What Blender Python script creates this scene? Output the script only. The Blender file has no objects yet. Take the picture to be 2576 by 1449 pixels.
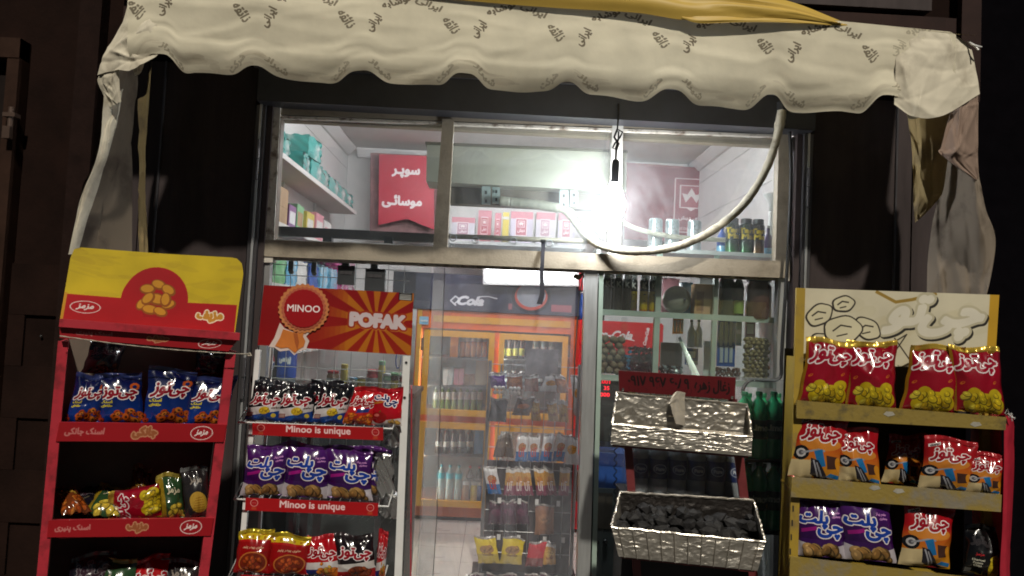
import bpy, math, random
import numpy as np
from mathutils import Vector, Matrix

R = math.radians
random.seed(7)
scene = bpy.context.scene
COL = scene.collection

# ------------------------------------------------------------------ camera, sky, sun, exposure
F = 1910.0                      # focal length in pixels of a 2576 px wide picture
CX, CY = 1288.0, 724.5
EYE = Vector((0, 0, 1.62))
YAW, PITCH, ROLL = R(1.0), R(2.8), R(2.75)
_f = Vector((math.sin(YAW) * math.cos(PITCH), math.cos(YAW) * math.cos(PITCH), math.sin(PITCH)))
_r0 = Vector((math.cos(YAW), -math.sin(YAW), 0))
_u0 = _r0.cross(_f)
_u = _u0 * math.cos(ROLL) - _r0 * math.sin(ROLL)
_r = _r0 * math.cos(ROLL) + _u0 * math.sin(ROLL)
cam = bpy.data.objects.new('camera', bpy.data.cameras.new('camera'))
COL.objects.link(cam)
cam.data.sensor_width = 36.0
cam.data.lens = 36.0 * F / 2576.0
cam.data.clip_start = 0.05
cam.data.clip_end = 400
_m = Matrix.Identity(4)
for i in range(3):
    _m[i][0], _m[i][1], _m[i][2], _m[i][3] = _r[i], _u[i], -_f[i], EYE[i]
cam.matrix_world = _m
scene.camera = cam

SUN_EL, SUN_AZ = R(46), R(6)     # the street lamp high behind the viewer
w = bpy.data.worlds.new('World'); scene.world = w; w.use_nodes = True
nt = w.node_tree; nt.nodes.clear()
sk = nt.nodes.new('ShaderNodeTexSky'); sk.sky_type = 'NISHITA'; sk.sun_disc = False
sk.sun_elevation = SUN_EL; sk.sun_rotation = math.pi - SUN_AZ
bg = nt.nodes.new('ShaderNodeBackground'); bg.inputs[1].default_value = 0.006
wo = nt.nodes.new('ShaderNodeOutputWorld')
nt.links.new(sk.outputs[0], bg.inputs[0]); nt.links.new(bg.outputs[0], wo.inputs[0])
sun = bpy.data.objects.new('street_light', bpy.data.lights.new('street_light', 'SUN'))
COL.objects.link(sun)
sun.data.energy = 3.0; sun.data.angle = R(2.0); sun.data.color = (1.0, 0.93, 0.80)
_d = Vector((-math.sin(SUN_AZ) * math.cos(SUN_EL), math.cos(SUN_AZ) * math.cos(SUN_EL), -math.sin(SUN_EL)))
sun.rotation_euler = _d.to_track_quat('-Z', 'Y').to_euler()
scene.view_settings.view_transform = 'Standard'
scene.view_settings.look = 'None'
scene.view_settings.exposure = 0.0
scene.view_settings.gamma = 1.0
scene.render.engine = 'CYCLES'
scene.cycles.use_denoising = True
scene.cycles.filter_width = 1.8
scene.cycles.max_bounces = 8
scene.cycles.diffuse_bounces = 3
scene.cycles.glossy_bounces = 3
scene.cycles.transmission_bounces = 4
scene.cycles.transparent_max_bounces = 24
scene.cycles.sample_clamp_indirect = 4.0
scene.cycles.caustics_reflective = False
scene.cycles.caustics_refractive = False

# ------------------------------------------------------------------ pixels to places
def ray(px, py):
    return _f + _r * ((px - CX) / F) + _u * ((CY - py) / F)

def P(px, py, Y):
    d = ray(px, py)
    return EYE + d * (Y / d.y)

class Fr:
    """a vertical plane (the front of a rack): u to the right, v up, w behind it"""
    def __init__(s, px, Y, yaw):
        s.o = P(px, 800, Y); s.o.z = 0
        s.u = Vector((math.cos(yaw), math.sin(yaw), 0))
        s.n = Vector((math.sin(yaw), -math.cos(yaw), 0))     # towards the viewer
        s.yaw = yaw
    def hit(s, px, py, w=0.0):
        d = ray(px, py); o = s.o - s.n * w
        t = (o - EYE).dot(s.n) / d.dot(s.n)
        q = EYE + d * t - s.o
        return q.dot(s.u), q.z
    def W(s, u, v, w=0.0):
        return s.o + s.u * u + Vector((0, 0, v)) - s.n * w
    def at(s, px, py, w=0.0):
        return s.W(*s.hit(px, py, w), w)

# ------------------------------------------------------------------ materials
MATS = {}
def lin(c):
    return tuple(((x / 255.0) / 12.92 if x / 255.0 < 0.04045 else ((x / 255.0 + 0.055) / 1.055) ** 2.4) for x in c)

def pm(name, col, rough=0.5, metal=0.0, var=0.12, scale=9.0, bump=0.0, bscale=60.0, spec=0.5, coat=0.0, trans=0.0, stain=None, stretch=None):
    """principled material, colour broken by noise; col is linear"""
    if name in MATS: return MATS[name]
    m = bpy.data.materials.new(name); m.use_nodes = True
    t = m.node_tree; b = t.nodes['Principled BSDF']
    b.inputs['Roughness'].default_value = rough; b.inputs['Metallic'].default_value = metal
    b.inputs['Specular IOR Level'].default_value = spec
    b.inputs['Coat Weight'].default_value = coat; b.inputs['Coat Roughness'].default_value = 0.12
    tc = t.nodes.new('ShaderNodeTexCoord'); src = tc.outputs['Object']
    if stretch:
        mp = t.nodes.new('ShaderNodeMapping'); mp.inputs['Scale'].default_value = stretch
        t.links.new(src, mp.inputs[0]); src = mp.outputs[0]
    n = t.nodes.new('ShaderNodeTexNoise'); n.inputs['Scale'].default_value = scale; n.inputs['Detail'].default_value = 6
    n.inputs['Roughness'].default_value = 0.65
    t.links.new(src, n.inputs['Vector'])
    cr = t.nodes.new('ShaderNodeValToRGB')
    lo, hi = 1 - var, 1 + var
    cr.color_ramp.elements[0].position = 0.3; cr.color_ramp.elements[1].position = 0.7
    c0 = stain if stain else tuple(x * lo for x in col)
    cr.color_ramp.elements[0].color = (*c0, 1); cr.color_ramp.elements[1].color = (*(min(1, x * hi) for x in col), 1)
    if stain:
        cr.color_ramp.elements[0].position = 0.34; cr.color_ramp.elements[1].position = 0.5
    t.links.new(n.outputs['Fac'], cr.inputs[0]); t.links.new(cr.outputs[0], b.inputs['Base Color'])
    mr = t.nodes.new('ShaderNodeMapRange'); mr.inputs[3].default_value = max(0.03, rough - 0.1); mr.inputs[4].default_value = min(1, rough + 0.12)
    t.links.new(n.outputs['Fac'], mr.inputs[0]); t.links.new(mr.outputs[0], b.inputs['Roughness'])
    if bump:
        n2 = t.nodes.new('ShaderNodeTexNoise'); n2.inputs['Scale'].default_value = bscale; n2.inputs['Detail'].default_value = 4
        t.links.new(src, n2.inputs['Vector'])
        bp = t.nodes.new('ShaderNodeBump'); bp.inputs['Strength'].default_value = bump; bp.inputs['Distance'].default_value = 0.01
        t.links.new(n2.outputs['Fac'], bp.inputs['Height']); t.links.new(bp.outputs[0], b.inputs['Normal'])
    if trans:
        b.inputs['Transmission Weight'].default_value = trans
    MATS[name] = m
    return m

def em(name, col, strength):
    if name in MATS: return MATS[name]
    m = bpy.data.materials.new(name); m.use_nodes = True
    t = m.node_tree; t.nodes.clear()
    e = t.nodes.new('ShaderNodeEmission'); e.inputs[0].default_value = (*col, 1); e.inputs[1].default_value = strength
    o = t.nodes.new('ShaderNodeOutputMaterial'); t.links.new(e.outputs[0], o.inputs[0])
    MATS[name] = m
    return m

def glassy(name, tint=(0.95, 0.98, 0.97), gloss=0.08, dirt=0.06, dirt_hi=0.25, scale=3.0, dirtcol=(0.7, 0.72, 0.74), rough=0.03, stretch=(1, 1, 1), bump=0.0):
    """a pane: clear, a little mirror, and a grey film of dirt on it"""
    if name in MATS: return MATS[name]
    m = bpy.data.materials.new(name); m.use_nodes = True
    t = m.node_tree; t.nodes.clear()
    tr = t.nodes.new('ShaderNodeBsdfTransparent'); tr.inputs[0].default_value = (*tint, 1)
    gl = t.nodes.new('ShaderNodeBsdfGlossy'); gl.inputs['Roughness'].default_value = rough
    df = t.nodes.new('ShaderNodeBsdfDiffuse'); df.inputs[0].default_value = (*dirtcol, 1)
    tl = t.nodes.new('ShaderNodeBsdfTranslucent'); tl.inputs[0].default_value = (*dirtcol, 1)
    ad = t.nodes.new('ShaderNodeMixShader'); ad.inputs[0].default_value = 0.4
    t.links.new(df.outputs[0], ad.inputs[1]); t.links.new(tl.outputs[0], ad.inputs[2])
    tc = t.nodes.new('ShaderNodeTexCoord'); mp = t.nodes.new('ShaderNodeMapping'); mp.inputs['Scale'].default_value = stretch
    t.links.new(tc.outputs['Object'], mp.inputs[0])
    n = t.nodes.new('ShaderNodeTexNoise'); n.inputs['Scale'].default_value = scale; n.inputs['Detail'].default_value = 8
    n.inputs['Roughness'].default_value = 0.7; n.inputs['Distortion'].default_value = 1.5
    t.links.new(mp.outputs[0], n.inputs['Vector'])
    mr = t.nodes.new('ShaderNodeMapRange'); mr.inputs[1].default_value = 0.35; mr.inputs[2].default_value = 0.75
    mr.inputs[3].default_value = dirt; mr.inputs[4].default_value = dirt_hi
    t.links.new(n.outputs['Fac'], mr.inputs[0])
    m1 = t.nodes.new('ShaderNodeMixShader'); m1.inputs[0].default_value = gloss
    if bump:
        bp = t.nodes.new('ShaderNodeBump'); bp.inputs['Strength'].default_value = bump; bp.inputs['Distance'].default_value = 0.02
        t.links.new(n.outputs['Fac'], bp.inputs['Height']); t.links.new(bp.outputs[0], gl.inputs['Normal'])
    t.links.new(tr.outputs[0], m1.inputs[1]); t.links.new(gl.outputs[0], m1.inputs[2])
    m2 = t.nodes.new('ShaderNodeMixShader')
    t.links.new(mr.outputs[0], m2.inputs[0]); t.links.new(m1.outputs[0], m2.inputs[1]); t.links.new(ad.outputs[0], m2.inputs[2])
    o = t.nodes.new('ShaderNodeOutputMaterial'); t.links.new(m2.outputs[0], o.inputs[0])
    MATS[name] = m
    return m

# ------------------------------------------------------------------ letters: Persian joining forms, flat print drawn on a canvas
_AR = {}
def _add(ch, base, n): _AR[ch] = (base, n)
for ch, b, n in [('ء', 0xFE80, 1), ('آ', 0xFE81, 2), ('ئ', 0xFE89, 4), ('ا', 0xFE8D, 2), ('ب', 0xFE8F, 4), ('ت', 0xFE95, 4), ('ث', 0xFE99, 4),
                 ('ج', 0xFE9D, 4), ('ح', 0xFEA1, 4), ('خ', 0xFEA5, 4), ('د', 0xFEA9, 2), ('ذ', 0xFEAB, 2), ('ر', 0xFEAD, 2), ('ز', 0xFEAF, 2),
                 ('س', 0xFEB1, 4), ('ش', 0xFEB5, 4), ('ص', 0xFEB9, 4), ('ط', 0xFEC1, 4), ('ع', 0xFEC9, 4), ('غ', 0xFECD, 4), ('ف', 0xFED1, 4),
                 ('ق', 0xFED5, 4), ('ل', 0xFEDD, 4), ('م', 0xFEE1, 4), ('ن', 0xFEE5, 4), ('ه', 0xFEE9, 4), ('و', 0xFEED, 2),
                 ('پ', 0xFB56, 4), ('چ', 0xFB7A, 4), ('ژ', 0xFB8A, 2), ('ک', 0xFB8E, 4), ('گ', 0xFB92, 4), ('ی', 0xFBFC, 4)]:
    _add(ch, b, n)

def shape_text(s):
    if not any(c in _AR for c in s): return s
    out = []
    for i, c in enumerate(s):
        if c == '\u200c': continue
        if c not in _AR:
            out.append(c); continue
        base, n = _AR[c]
        pv = s[i - 1] if i else ' '; nx = s[i + 1] if i + 1 < len(s) else ' '
        jp = (pv == 'ـ') or (pv in _AR and _AR[pv][1] == 4)
        jn = (nx == 'ـ' or nx in _AR and _AR[nx][1] > 1) and n == 4
        k = 3 if (jp and jn) else 2 if jn else 1 if (jp and n > 1) else 0
        out.append(chr(base + k))
    # right to left, numbers keep their order
    res, num = [], []
    for c in reversed(out):
        if c in '۰۱۲۳۴۵۶۷۸۹': num.insert(0, c)
        else:
            res += num; num = []; res.append(c)
    return ''.join(res + num)

_TC = {}
_tcu = bpy.data.curves.new('lettering', 'FONT'); _tob = bpy.data.objects.new('lettering', _tcu); COL.objects.link(_tob)
_tcu.resolution_u = 3
def text_tris(s):
    if s in _TC: return _TC[s]
    _tcu.body = shape_text(s)
    dg = bpy.context.evaluated_depsgraph_get(); dg.update()
    ev = _tob.evaluated_get(dg); me = ev.to_mesh(); me.calc_loop_triangles()
    v = np.array([(q.co.x, q.co.y) for q in me.vertices]); t = np.array([tuple(q.vertices) for q in me.loop_triangles])
    ev.to_mesh_clear()
    c = (v.min(0) + v.max(0)) / 2
    _TC[s] = (v - c, t)
    return _TC[s]

class Cv:
    """a canvas 100 units wide, y up"""
    def __init__(s, w, h, bg, px=280, ss=2):
        s.ss = ss; s.W = px * ss; s.k = s.W / 100.0; s.H = max(2, int(round(s.W * h / w / ss)) * ss)
        s.h = s.H / s.k
        s.a = np.empty((s.H, s.W, 3), np.float32); s.a[:] = np.array(bg, np.float32) / 255.0
    def _bl(s, m, x0, y0, col, al=1.0):
        h, w = m.shape
        X0, Y0, X1, Y1 = max(0, x0), max(0, y0), min(s.W, x0 + w), min(s.H, y0 + h)
        if X1 <= X0 or Y1 <= Y0: return s
        mm = (m[Y0 - y0:Y1 - y0, X0 - x0:X1 - x0] * al)[..., None]
        r = s.a[Y0:Y1, X0:X1]
        r += (np.array(col, np.float32) / 255.0 - r) * mm
        return s
    def poly(s, pts, col, al=1.0):
        p = np.array(pts, float) * s.k
        x0, y0 = np.floor(p.min(0)).astype(int); x1, y1 = np.ceil(p.max(0)).astype(int) + 1
        x0, y0 = max(x0, 0), max(y0, 0); x1, y1 = min(x1, s.W), min(y1, s.H)
        if x1 <= x0 or y1 <= y0: return s
        gx, gy = np.meshgrid(np.arange(x0, x1) + 0.5, np.arange(y0, y1) + 0.5)
        ins = np.zeros(gx.shape, bool)
        for i in range(len(p)):
            xa, ya = p[i]; xb, yb = p[i - 1]
            if ya == yb: continue
            ins ^= ((ya > gy) != (yb > gy)) & (gx < (xb - xa) * (gy - ya) / (yb - ya) + xa)
        return s._bl(ins.astype(np.float32), x0, y0, col, al)
    def rect(s, x0, y0, x1, y1, col, al=1.0): return s.poly([(x0, y0), (x1, y0), (x1, y1), (x0, y1)], col, al)
    def oval(s, x, y, rx, ry, col, rot=0, al=1.0, n=36, wob=0.0, k=11):
        c, q = math.cos(rot), math.sin(rot); pts = []
        for i in range(n):
            a = 2 * math.pi * i / n; e = 1 + wob * math.cos(a * k)
            dx, dy = rx * e * math.cos(a), ry * e * math.sin(a)
            pts.append((x + dx * c - dy * q, y + dx * q + dy * c))
        return s.poly(pts, col, al)
    def line(s, pts, wd, col, al=1.0):
        for (xa, ya), (xb, yb) in zip(pts, pts[1:]):
            d = math.hypot(xb - xa, yb - ya) or 1; nx, ny = -(yb - ya) / d * wd / 2, (xb - xa) / d * wd / 2
            s.poly([(xa + nx, ya + ny), (xb + nx, yb + ny), (xb - nx, yb - ny), (xa - nx, ya - ny)], col, al)
        for x, y in pts[1:-1]: s.oval(x, y, wd / 2, wd / 2, col, n=12, al=al)
        return s
    def vgrad(s, y0, y1, c0, c1):
        a, b = int(max(0, y0 * s.k)), int(min(s.H, y1 * s.k))
        t = np.linspace(0, 1, max(1, b - a), dtype=np.float32)[:, None, None]
        s.a[a:b] = (np.array(c0, np.float32) * (1 - t) + np.array(c1, np.float32) * t) / 255.0
        return s
    def text(s, txt, x, y, col, size=None, fw=None, fh=None, rot=0, shear=0, out=None, ow=0, bold=0, al=1.0, under=None, uo=(0, 0)):
        v, t = text_tris(txt)
        ext = v.max(0) - v.min(0)
        sx = sy = size or 1.0
        if fw: sx = sy = fw / ext[0]
        if fh: sy = fh / ext[1]
        if fh and not fw: sx = sy
        q = v * (sx, sy)
        q = np.stack([q[:, 0] + shear * q[:, 1], q[:, 1]], 1)
        c, n = math.cos(rot), math.sin(rot)
        q = np.stack([q[:, 0] * c - q[:, 1] * n + x, q[:, 0] * n + q[:, 1] * c + y], 1) * s.k
        pad = int((ow + bold + max(map(abs, uo))) * s.k) + 3
        x0, y0 = np.floor(q.min(0)).astype(int) - pad; x1, y1 = np.ceil(q.max(0)).astype(int) + pad
        m = np.zeros((y1 - y0, x1 - x0), bool)
        q = q - (x0, y0)
        for i, j, k in t:
            A, B, C = q[i], q[j], q[k]
            a0 = np.floor(np.minimum(np.minimum(A, B), C)).astype(int); a1 = np.ceil(np.maximum(np.maximum(A, B), C)).astype(int) + 1
            gx = np.arange(a0[0], a1[0])[None, :] + 0.5; gy = np.arange(a0[1], a1[1])[:, None] + 0.5
            e0 = (B[0] - A[0]) * (gy - A[1]) - (B[1] - A[1]) * (gx - A[0])
            e1 = (C[0] - B[0]) * (gy - B[1]) - (C[1] - B[1]) * (gx - B[0])
            e2 = (A[0] - C[0]) * (gy - C[1]) - (A[1] - C[1]) * (gx - C[0])
            m[a0[1]:a1[1], a0[0]:a1[0]] |= ((e0 >= 0) & (e1 >= 0) & (e2 >= 0)) | ((e0 <= 0) & (e1 <= 0) & (e2 <= 0))
        def dil(a, r):
            r = int(round(r * s.k))
            if r < 1: return a
            o = a.copy()
            for dy in range(-r, r + 1):
                for dx in range(-r, r + 1):
                    if dx * dx + dy * dy <= r * r + 1 and (dx or dy): o |= np.roll(np.roll(a, dy, 0), dx, 1)
            return o
        if bold: m = dil(m, bold)
        if out is not None:
            big = dil(m, ow)
            if under is not None: s._bl(np.roll(np.roll(big, int(uo[1] * s.k), 0), int(uo[0] * s.k), 1).astype(np.float32), x0, y0, under, al)
            s._bl(big.astype(np.float32), x0, y0, out, al)
        s._bl(m.astype(np.float32), x0, y0, col, al)
        return s
    def image(s, name):
        a = s.a.reshape(s.H // s.ss, s.ss, s.W // s.ss, s.ss, 3).mean((1, 3))
        h, w_ = a.shape[:2]
        im = bpy.data.images.new(name, w_, h)
        px = np.ones((h, w_, 4), np.float32); px[..., :3] = np.clip(a, 0, 1)
        im.pixels.foreach_set(px.ravel()); im.update(); im.pack()
        return im

def printed(name, cv, rough=0.4, coat=0.0, metal=0.0, dirt=0.12, bump=0.0, bscale=40.0, trans=0.0, gain=1.0, spec=0.5):
    """print on a surface, with a little wear"""
    m = bpy.data.materials.new(name); m.use_nodes = True
    t = m.node_tree; b = t.nodes['Principled BSDF']
    b.inputs['Roughness'].default_value = rough; b.inputs['Coat Weight'].default_value = coat; b.inputs['Metallic'].default_value = metal
    b.inputs['Coat Roughness'].default_value = 0.1; b.inputs['Specular IOR Level'].default_value = spec
    ti = t.nodes.new('ShaderNodeTexImage'); ti.image = cv.image(name); ti.extension = 'EXTEND'
    tc = t.nodes.new('ShaderNodeTexCoord')
    n = t.nodes.new('ShaderNodeTexNoise'); n.inputs['Scale'].default_value = 7; n.inputs['Detail'].default_value = 7
    t.links.new(tc.outputs['Object'], n.inputs['Vector'])
    mr = t.nodes.new('ShaderNodeMapRange'); mr.inputs[1].default_value = 0.3; mr.inputs[2].default_value = 0.7
    mr.inputs[3].default_value = gain * (1 - dirt * 2); mr.inputs[4].default_value = gain
    t.links.new(n.outputs['Fac'], mr.inputs[0])
    mx = t.nodes.new('ShaderNodeVectorMath'); mx.operation = 'SCALE'
    t.links.new(ti.outputs[0], mx.inputs[0]); t.links.new(mr.outputs[0], mx.inputs['Scale'])
    t.links.new(mx.outputs[0], b.inputs['Base Color'])
    if bump:
        n2 = t.nodes.new('ShaderNodeTexNoise'); n2.inputs['Scale'].default_value = bscale; n2.inputs['Detail'].default_value = 3
        t.links.new(tc.outputs['Object'], n2.inputs['Vector'])
        bp = t.nodes.new('ShaderNodeBump'); bp.inputs['Strength'].default_value = bump; bp.inputs['Distance'].default_value = 0.01
        t.links.new(n2.outputs['Fac'], bp.inputs['Height']); t.links.new(bp.outputs[0], b.inputs['Normal'])
    if trans:
        tl = t.nodes.new('ShaderNodeBsdfTranslucent'); t.links.new(mx.outputs[0], tl.inputs[0])
        mi = t.nodes.new('ShaderNodeMixShader'); mi.inputs[0].default_value = trans
        o = t.nodes['Material Output']
        t.links.new(b.outputs[0], mi.inputs[1]); t.links.new(tl.outputs[0], mi.inputs[2]); t.links.new(mi.outputs[0], o.inputs[0])
    MATS[name] = m
    return m

# ------------------------------------------------------------------ mesh building
ORG = {}
def tag(o, label=None, cat=None, group=None, kind=None):
    if label: o['label'] = label
    if cat: o['category'] = cat
    if group: o['group'] = group
    if kind: o['kind'] = kind
    return o

def thing(name, label=None, cat=None, loc=(0, 0, 0), group=None):
    o = bpy.data.objects.new(name, None); COL.objects.link(o)
    o.empty_display_size = 0.05
    o.location = loc; ORG[o.name] = Vector(loc)
    return tag(o, label, cat, group)

class MB:
    def __init__(s):
        s.v = []; s.f = []; s.m = []; s.uv = []
    def _a(s, pts): 
        k = len(s.v); s.v += [tuple(p) for p in pts]; return k
    def face(s, idx, m=0, uv=None):
        s.f.append(tuple(idx)); s.m.append(m); s.uv.append(uv)
    def quad(s, a, b, c, d, m=0, uv=((0, 0), (1, 0), (1, 1), (0, 1))):
        k = s._a((a, b, c, d)); s.face((k, k + 1, k + 2, k + 3), m, uv); return s
    def hexa(s, q, d, m=0, mf=None):
        """front quad q (counter-clockwise from the front: bl, br, tr, tl) pushed along d"""
        d = Vector(d); q = [Vector(p) for p in q]
        k = s._a(q + [p + d for p in q])
        s.face((k, k + 1, k + 2, k + 3), m if mf is None else mf, ((0, 0), (1, 0), (1, 1), (0, 1)))
        s.face((k + 7, k + 6, k + 5, k + 4), m)
        for i in range(4):
            j = (i + 1) % 4
            s.face((k + j, k + i, k + 4 + i, k + 4 + j), m)
        return s
    def box(s, x0, x1, y0, y1, z0, z1, m=0, mf=None):
        return s.hexa([(x0, y0, z0), (x1, y0, z0), (x1, y0, z1), (x0, y0, z1)], (0, y1 - y0, 0), m, mf)
    def tube(s, path, r, n=8, m=0, cap=True):
        path = [Vector(p) for p in path]; rr = r if isinstance(r, (list, tuple)) else [r] * len(path)
        rings = []; up = None
        for i, p in enumerate(path):
            d = (path[min(i + 1, len(path) - 1)] - path[max(i - 1, 0)]).normalized()
            if up is None: up = Vector((0, 0, 1)) if abs(d.z) < 0.9 else Vector((1, 0, 0))
            a = d.cross(up).normalized(); b = a.cross(d).normalized(); up = b
            rings.append(s._a([p + (a * math.cos(2 * math.pi * j / n) + b * math.sin(2 * math.pi * j / n)) * rr[i] for j in range(n)]))
        for k0, k1 in zip(rings, rings[1:]):
            for j in range(n): s.face((k0 + j, k0 + (j + 1) % n, k1 + (j + 1) % n, k1 + j), m)
        if cap:
            s.face([rings[0] + j for j in reversed(range(n))], m); s.face([rings[-1] + j for j in range(n)], m)
        return s
    def lathe(s, prof, c, n=16, m=0, axis=None, ms=None):
        """prof: (radius, height) pairs; u runs round, v along"""
        c = Vector(c); rings = []
        L = prof[-1][1] - prof[0][1] or 1
        for r, h in prof:
            pts = [Vector((r * math.sin(2 * math.pi * j / n), -r * math.cos(2 * math.pi * j / n), h)) for j in range(n)]
            if axis is not None: pts = [axis @ p for p in pts]
            rings.append(s._a([c + p for p in pts]))
        for i, (k0, k1) in enumerate(zip(rings, rings[1:])):
            v0, v1 = (prof[i][1] - prof[0][1]) / L, (prof[i + 1][1] - prof[0][1]) / L
            for j in range(n):
                u0, u1 = (j / n + 0.5) % 1.0, (j / n + 0.5) % 1.0 + 1 / n
                s.face((k0 + j, k0 + (j + 1) % n, k1 + (j + 1) % n, k1 + j), ms[i] if ms else m, ((u0, v0), (u1, v0), (u1, v1), (u0, v1)))
        s.face([rings[0] + j for j in reversed(range(n))], ms[0] if ms else m); s.face([rings[-1] + j for j in range(n)], ms[-1] if ms else m)
        return s
    def prism(s, pts, d, m=0, mf=None, uvs=None):
        d = Vector(d); n = len(pts); k = s._a([Vector(p) for p in pts] + [Vector(p) + d for p in pts])
        s.face(list(range(k, k + n)), m if mf is None else mf, uvs)
        s.face([k + n + i for i in reversed(range(n))], m)
        for i in range(n): s.face((k + (i + 1) % n, k + i, k + n + i, k + n + (i + 1) % n), m)
        return s
    def grid(s, A, m=0, flip=False, vr=None):
        """A: rows x columns x 3"""
        nv, nu = A.shape[:2]; k = s._a(A.reshape(-1, 3).tolist())
        v0, v1 = vr or (0, 1)
        for j in range(nv - 1):
            for i in range(nu - 1):
                a = k + j * nu + i; q = (a, a + 1, a + nu + 1, a + nu)
                u0, u1, w0, w1 = i / (nu - 1), (i + 1) / (nu - 1), v0 + (v1 - v0) * j / (nv - 1), v0 + (v1 - v0) * (j + 1) / (nv - 1)
                uv = ((u0, w0), (u1, w0), (u1, w1), (u0, w1))
                if flip: q, uv = q[::-1], uv[::-1]
                s.face(q, m, uv)
        return s
    def mesh(s, name, mats, smooth=False, org=None):
        me = bpy.data.meshes.new(name)
        v = np.array(s.v, float)
        if org is not None: v = v - np.array(org)
        me.from_pydata(v.tolist(), [], s.f)
        for m in (mats if isinstance(mats, (list, tuple)) else [mats]): me.materials.append(m)
        me.polygons.foreach_set('material_index', s.m)
        if any(u is not None for u in s.uv):
            ul = me.uv_layers.new(name='print'); buf = []
            for f, u in zip(s.f, s.uv):
                for i in range(len(f)): buf += list(u[i]) if u else [0.02, 0.02]
            ul.data.foreach_set('uv', buf)
        if smooth:
            me.polygons.foreach_set('use_smooth', [True] * len(me.polygons))
            if smooth != 'all': me.set_sharp_from_angle(angle=R(40))
        me.update()
        return me
    def build(s, name, mats, parent=None, smooth=False, loc=None):
        """world coordinates in; a child keeps its thing's origin, a top-level mesh gets its base as origin"""
        if parent is not None: org = ORG[parent.name]
        elif loc is not None: org = Vector(loc)
        else:
            a = np.array(s.v); org = Vector(((a[:, 0].min() + a[:, 0].max()) / 2, (a[:, 1].min() + a[:, 1].max()) / 2, a[:, 2].min()))
        o = bpy.data.objects.new(name, s.mesh(name, mats, smooth, org)); COL.objects.link(o)
        ORG[o.name] = org
        if parent is not None: o.parent = parent
        else: o.location = org
        return o

def copy_tree(o, parent=None):
    c = o.copy(); COL.objects.link(c)
    if parent is not None: c.parent = parent
    for ch in list(o.children): copy_tree(ch, c)
    return c

def struct(name, mb, mats, **k):
    return tag(mb.build(name, mats, **k), kind='structure')

ORD = ['first', 'second', 'third', 'fourth', 'fifth', 'sixth', 'seventh', 'eighth', 'ninth', 'tenth', 'eleventh', 'twelfth']

def hermite(ctrl, nu, nv):
    """smooth surface through a grid of control points"""
    A = np.array([[tuple(p) for p in row] for row in ctrl], float)
    def go(A, n):
        m = A.shape[0]; t = np.linspace(0, m - 1, n); i = np.minimum(t.astype(int), m - 2); f = (t - i)[:, None, None]
        T = np.gradient(A, axis=0)
        p0, p1, t0, t1 = A[i], A[i + 1], T[i], T[i + 1]
        return (2 * f**3 - 3 * f**2 + 1) * p0 + (f**3 - 2 * f**2 + f) * t0 + (-2 * f**3 + 3 * f**2) * p1 + (f**3 - f**2) * t1
    B = go(A, nv)
    return go(B.swapaxes(0, 1), nu).swapaxes(0, 1)

def fold(nu, nv, seed, n=14, along=0.5):
    """creases of cloth or foil, 0 mean, about 1 high"""
    rg = np.random.RandomState(seed); u, v = np.meshgrid(np.linspace(0, 1, nu), np.linspace(0, 1, nv))
    z = np.zeros((nv, nu))
    for _ in range(n):
        a = rg.uniform(0, math.pi); cx, cy = rg.rand(2); wd = rg.uniform(0.02, 0.09); ln = rg.uniform(0.1, 0.5)
        d = (u - cx) * math.cos(a) + (v - cy) * math.sin(a); e = -(u - cx) * math.sin(a) + (v - cy) * math.cos(a)
        z += rg.choice([-1, 1]) * np.exp(-np.abs(d) / wd) * np.exp(-(e / ln) ** 2) * rg.uniform(0.3, 1)
    return z - z.mean()

def pq(mb, q, Y, depth, m=0, mf=None):
    """a slab whose front, at depth Y, has the given picture corners (bl, br, tr, tl)"""
    return mb.hexa([P(x, y, Y) for x, y in q], (0, depth, 0), m, mf)
def prect(mb, x0, y0, x1, y1, Y, depth, m=0, mf=None):
    """upright box between two picture points at depth Y: true verticals and horizontals"""
    a, b = P((x0 + x1) / 2, y1, Y), P((x0 + x1) / 2, y0, Y)
    xa, xb = P(x0, (y0 + y1) / 2, Y).x, P(x1, (y0 + y1) / 2, Y).x
    return mb.box(xa, xb, Y, Y + depth, a.z, b.z, m, mf)

# ------------------------------------------------------------------ common materials
M_panel = pm('dark_panel', (0.048, 0.037, 0.037), 0.5, var=0.3, scale=3, spec=0.2, stretch=(2.5, 2.5, 0.35), bump=0.05, bscale=40)
M_alu_dark = pm('dark_aluminium', (0.10, 0.095, 0.10), 0.35, metal=0.6, var=0.2, scale=12, stretch=(6, 6, 0.6))
M_alu = pm('aluminium', (0.55, 0.56, 0.56), 0.35, metal=0.7, var=0.12, scale=10, stretch=(6, 6, 0.5))
M_beige = pm('worn_beige_paint', (0.25, 0.215, 0.165), 0.55, var=0.2, scale=5, bump=0.15, bscale=90, stain=(0.19, 0.16, 0.12))
M_beige_worn = pm('chipped_cream_paint', (0.45, 0.42, 0.37), 0.7, var=0.25, scale=18, bump=0.3, stain=(0.16, 0.12, 0.09))
M_brown = pm('brown_wall', (0.0125, 0.006, 0.0045), 0.9, var=0.4, scale=3, bump=0.2, spec=0.08)
M_maroon = pm('maroon_beam', (0.030, 0.016, 0.014), 0.7, var=0.3, scale=5, spec=0.15)
M_white_wall = pm('white_wall', (0.66, 0.64, 0.63), 0.5, var=0.05, scale=3)
M_ceiling = pm('ceiling_paint', (0.62, 0.60, 0.60), 0.8, var=0.04, scale=3)
M_white = pm('white_enamel', (0.68, 0.68, 0.67), 0.3, var=0.06)
M_black = pm('black_plastic', (0.013, 0.013, 0.014), 0.45, var=0.2)
M_steel = pm('steel', (0.6, 0.6, 0.6), 0.25, metal=1.0, var=0.1)
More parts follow.
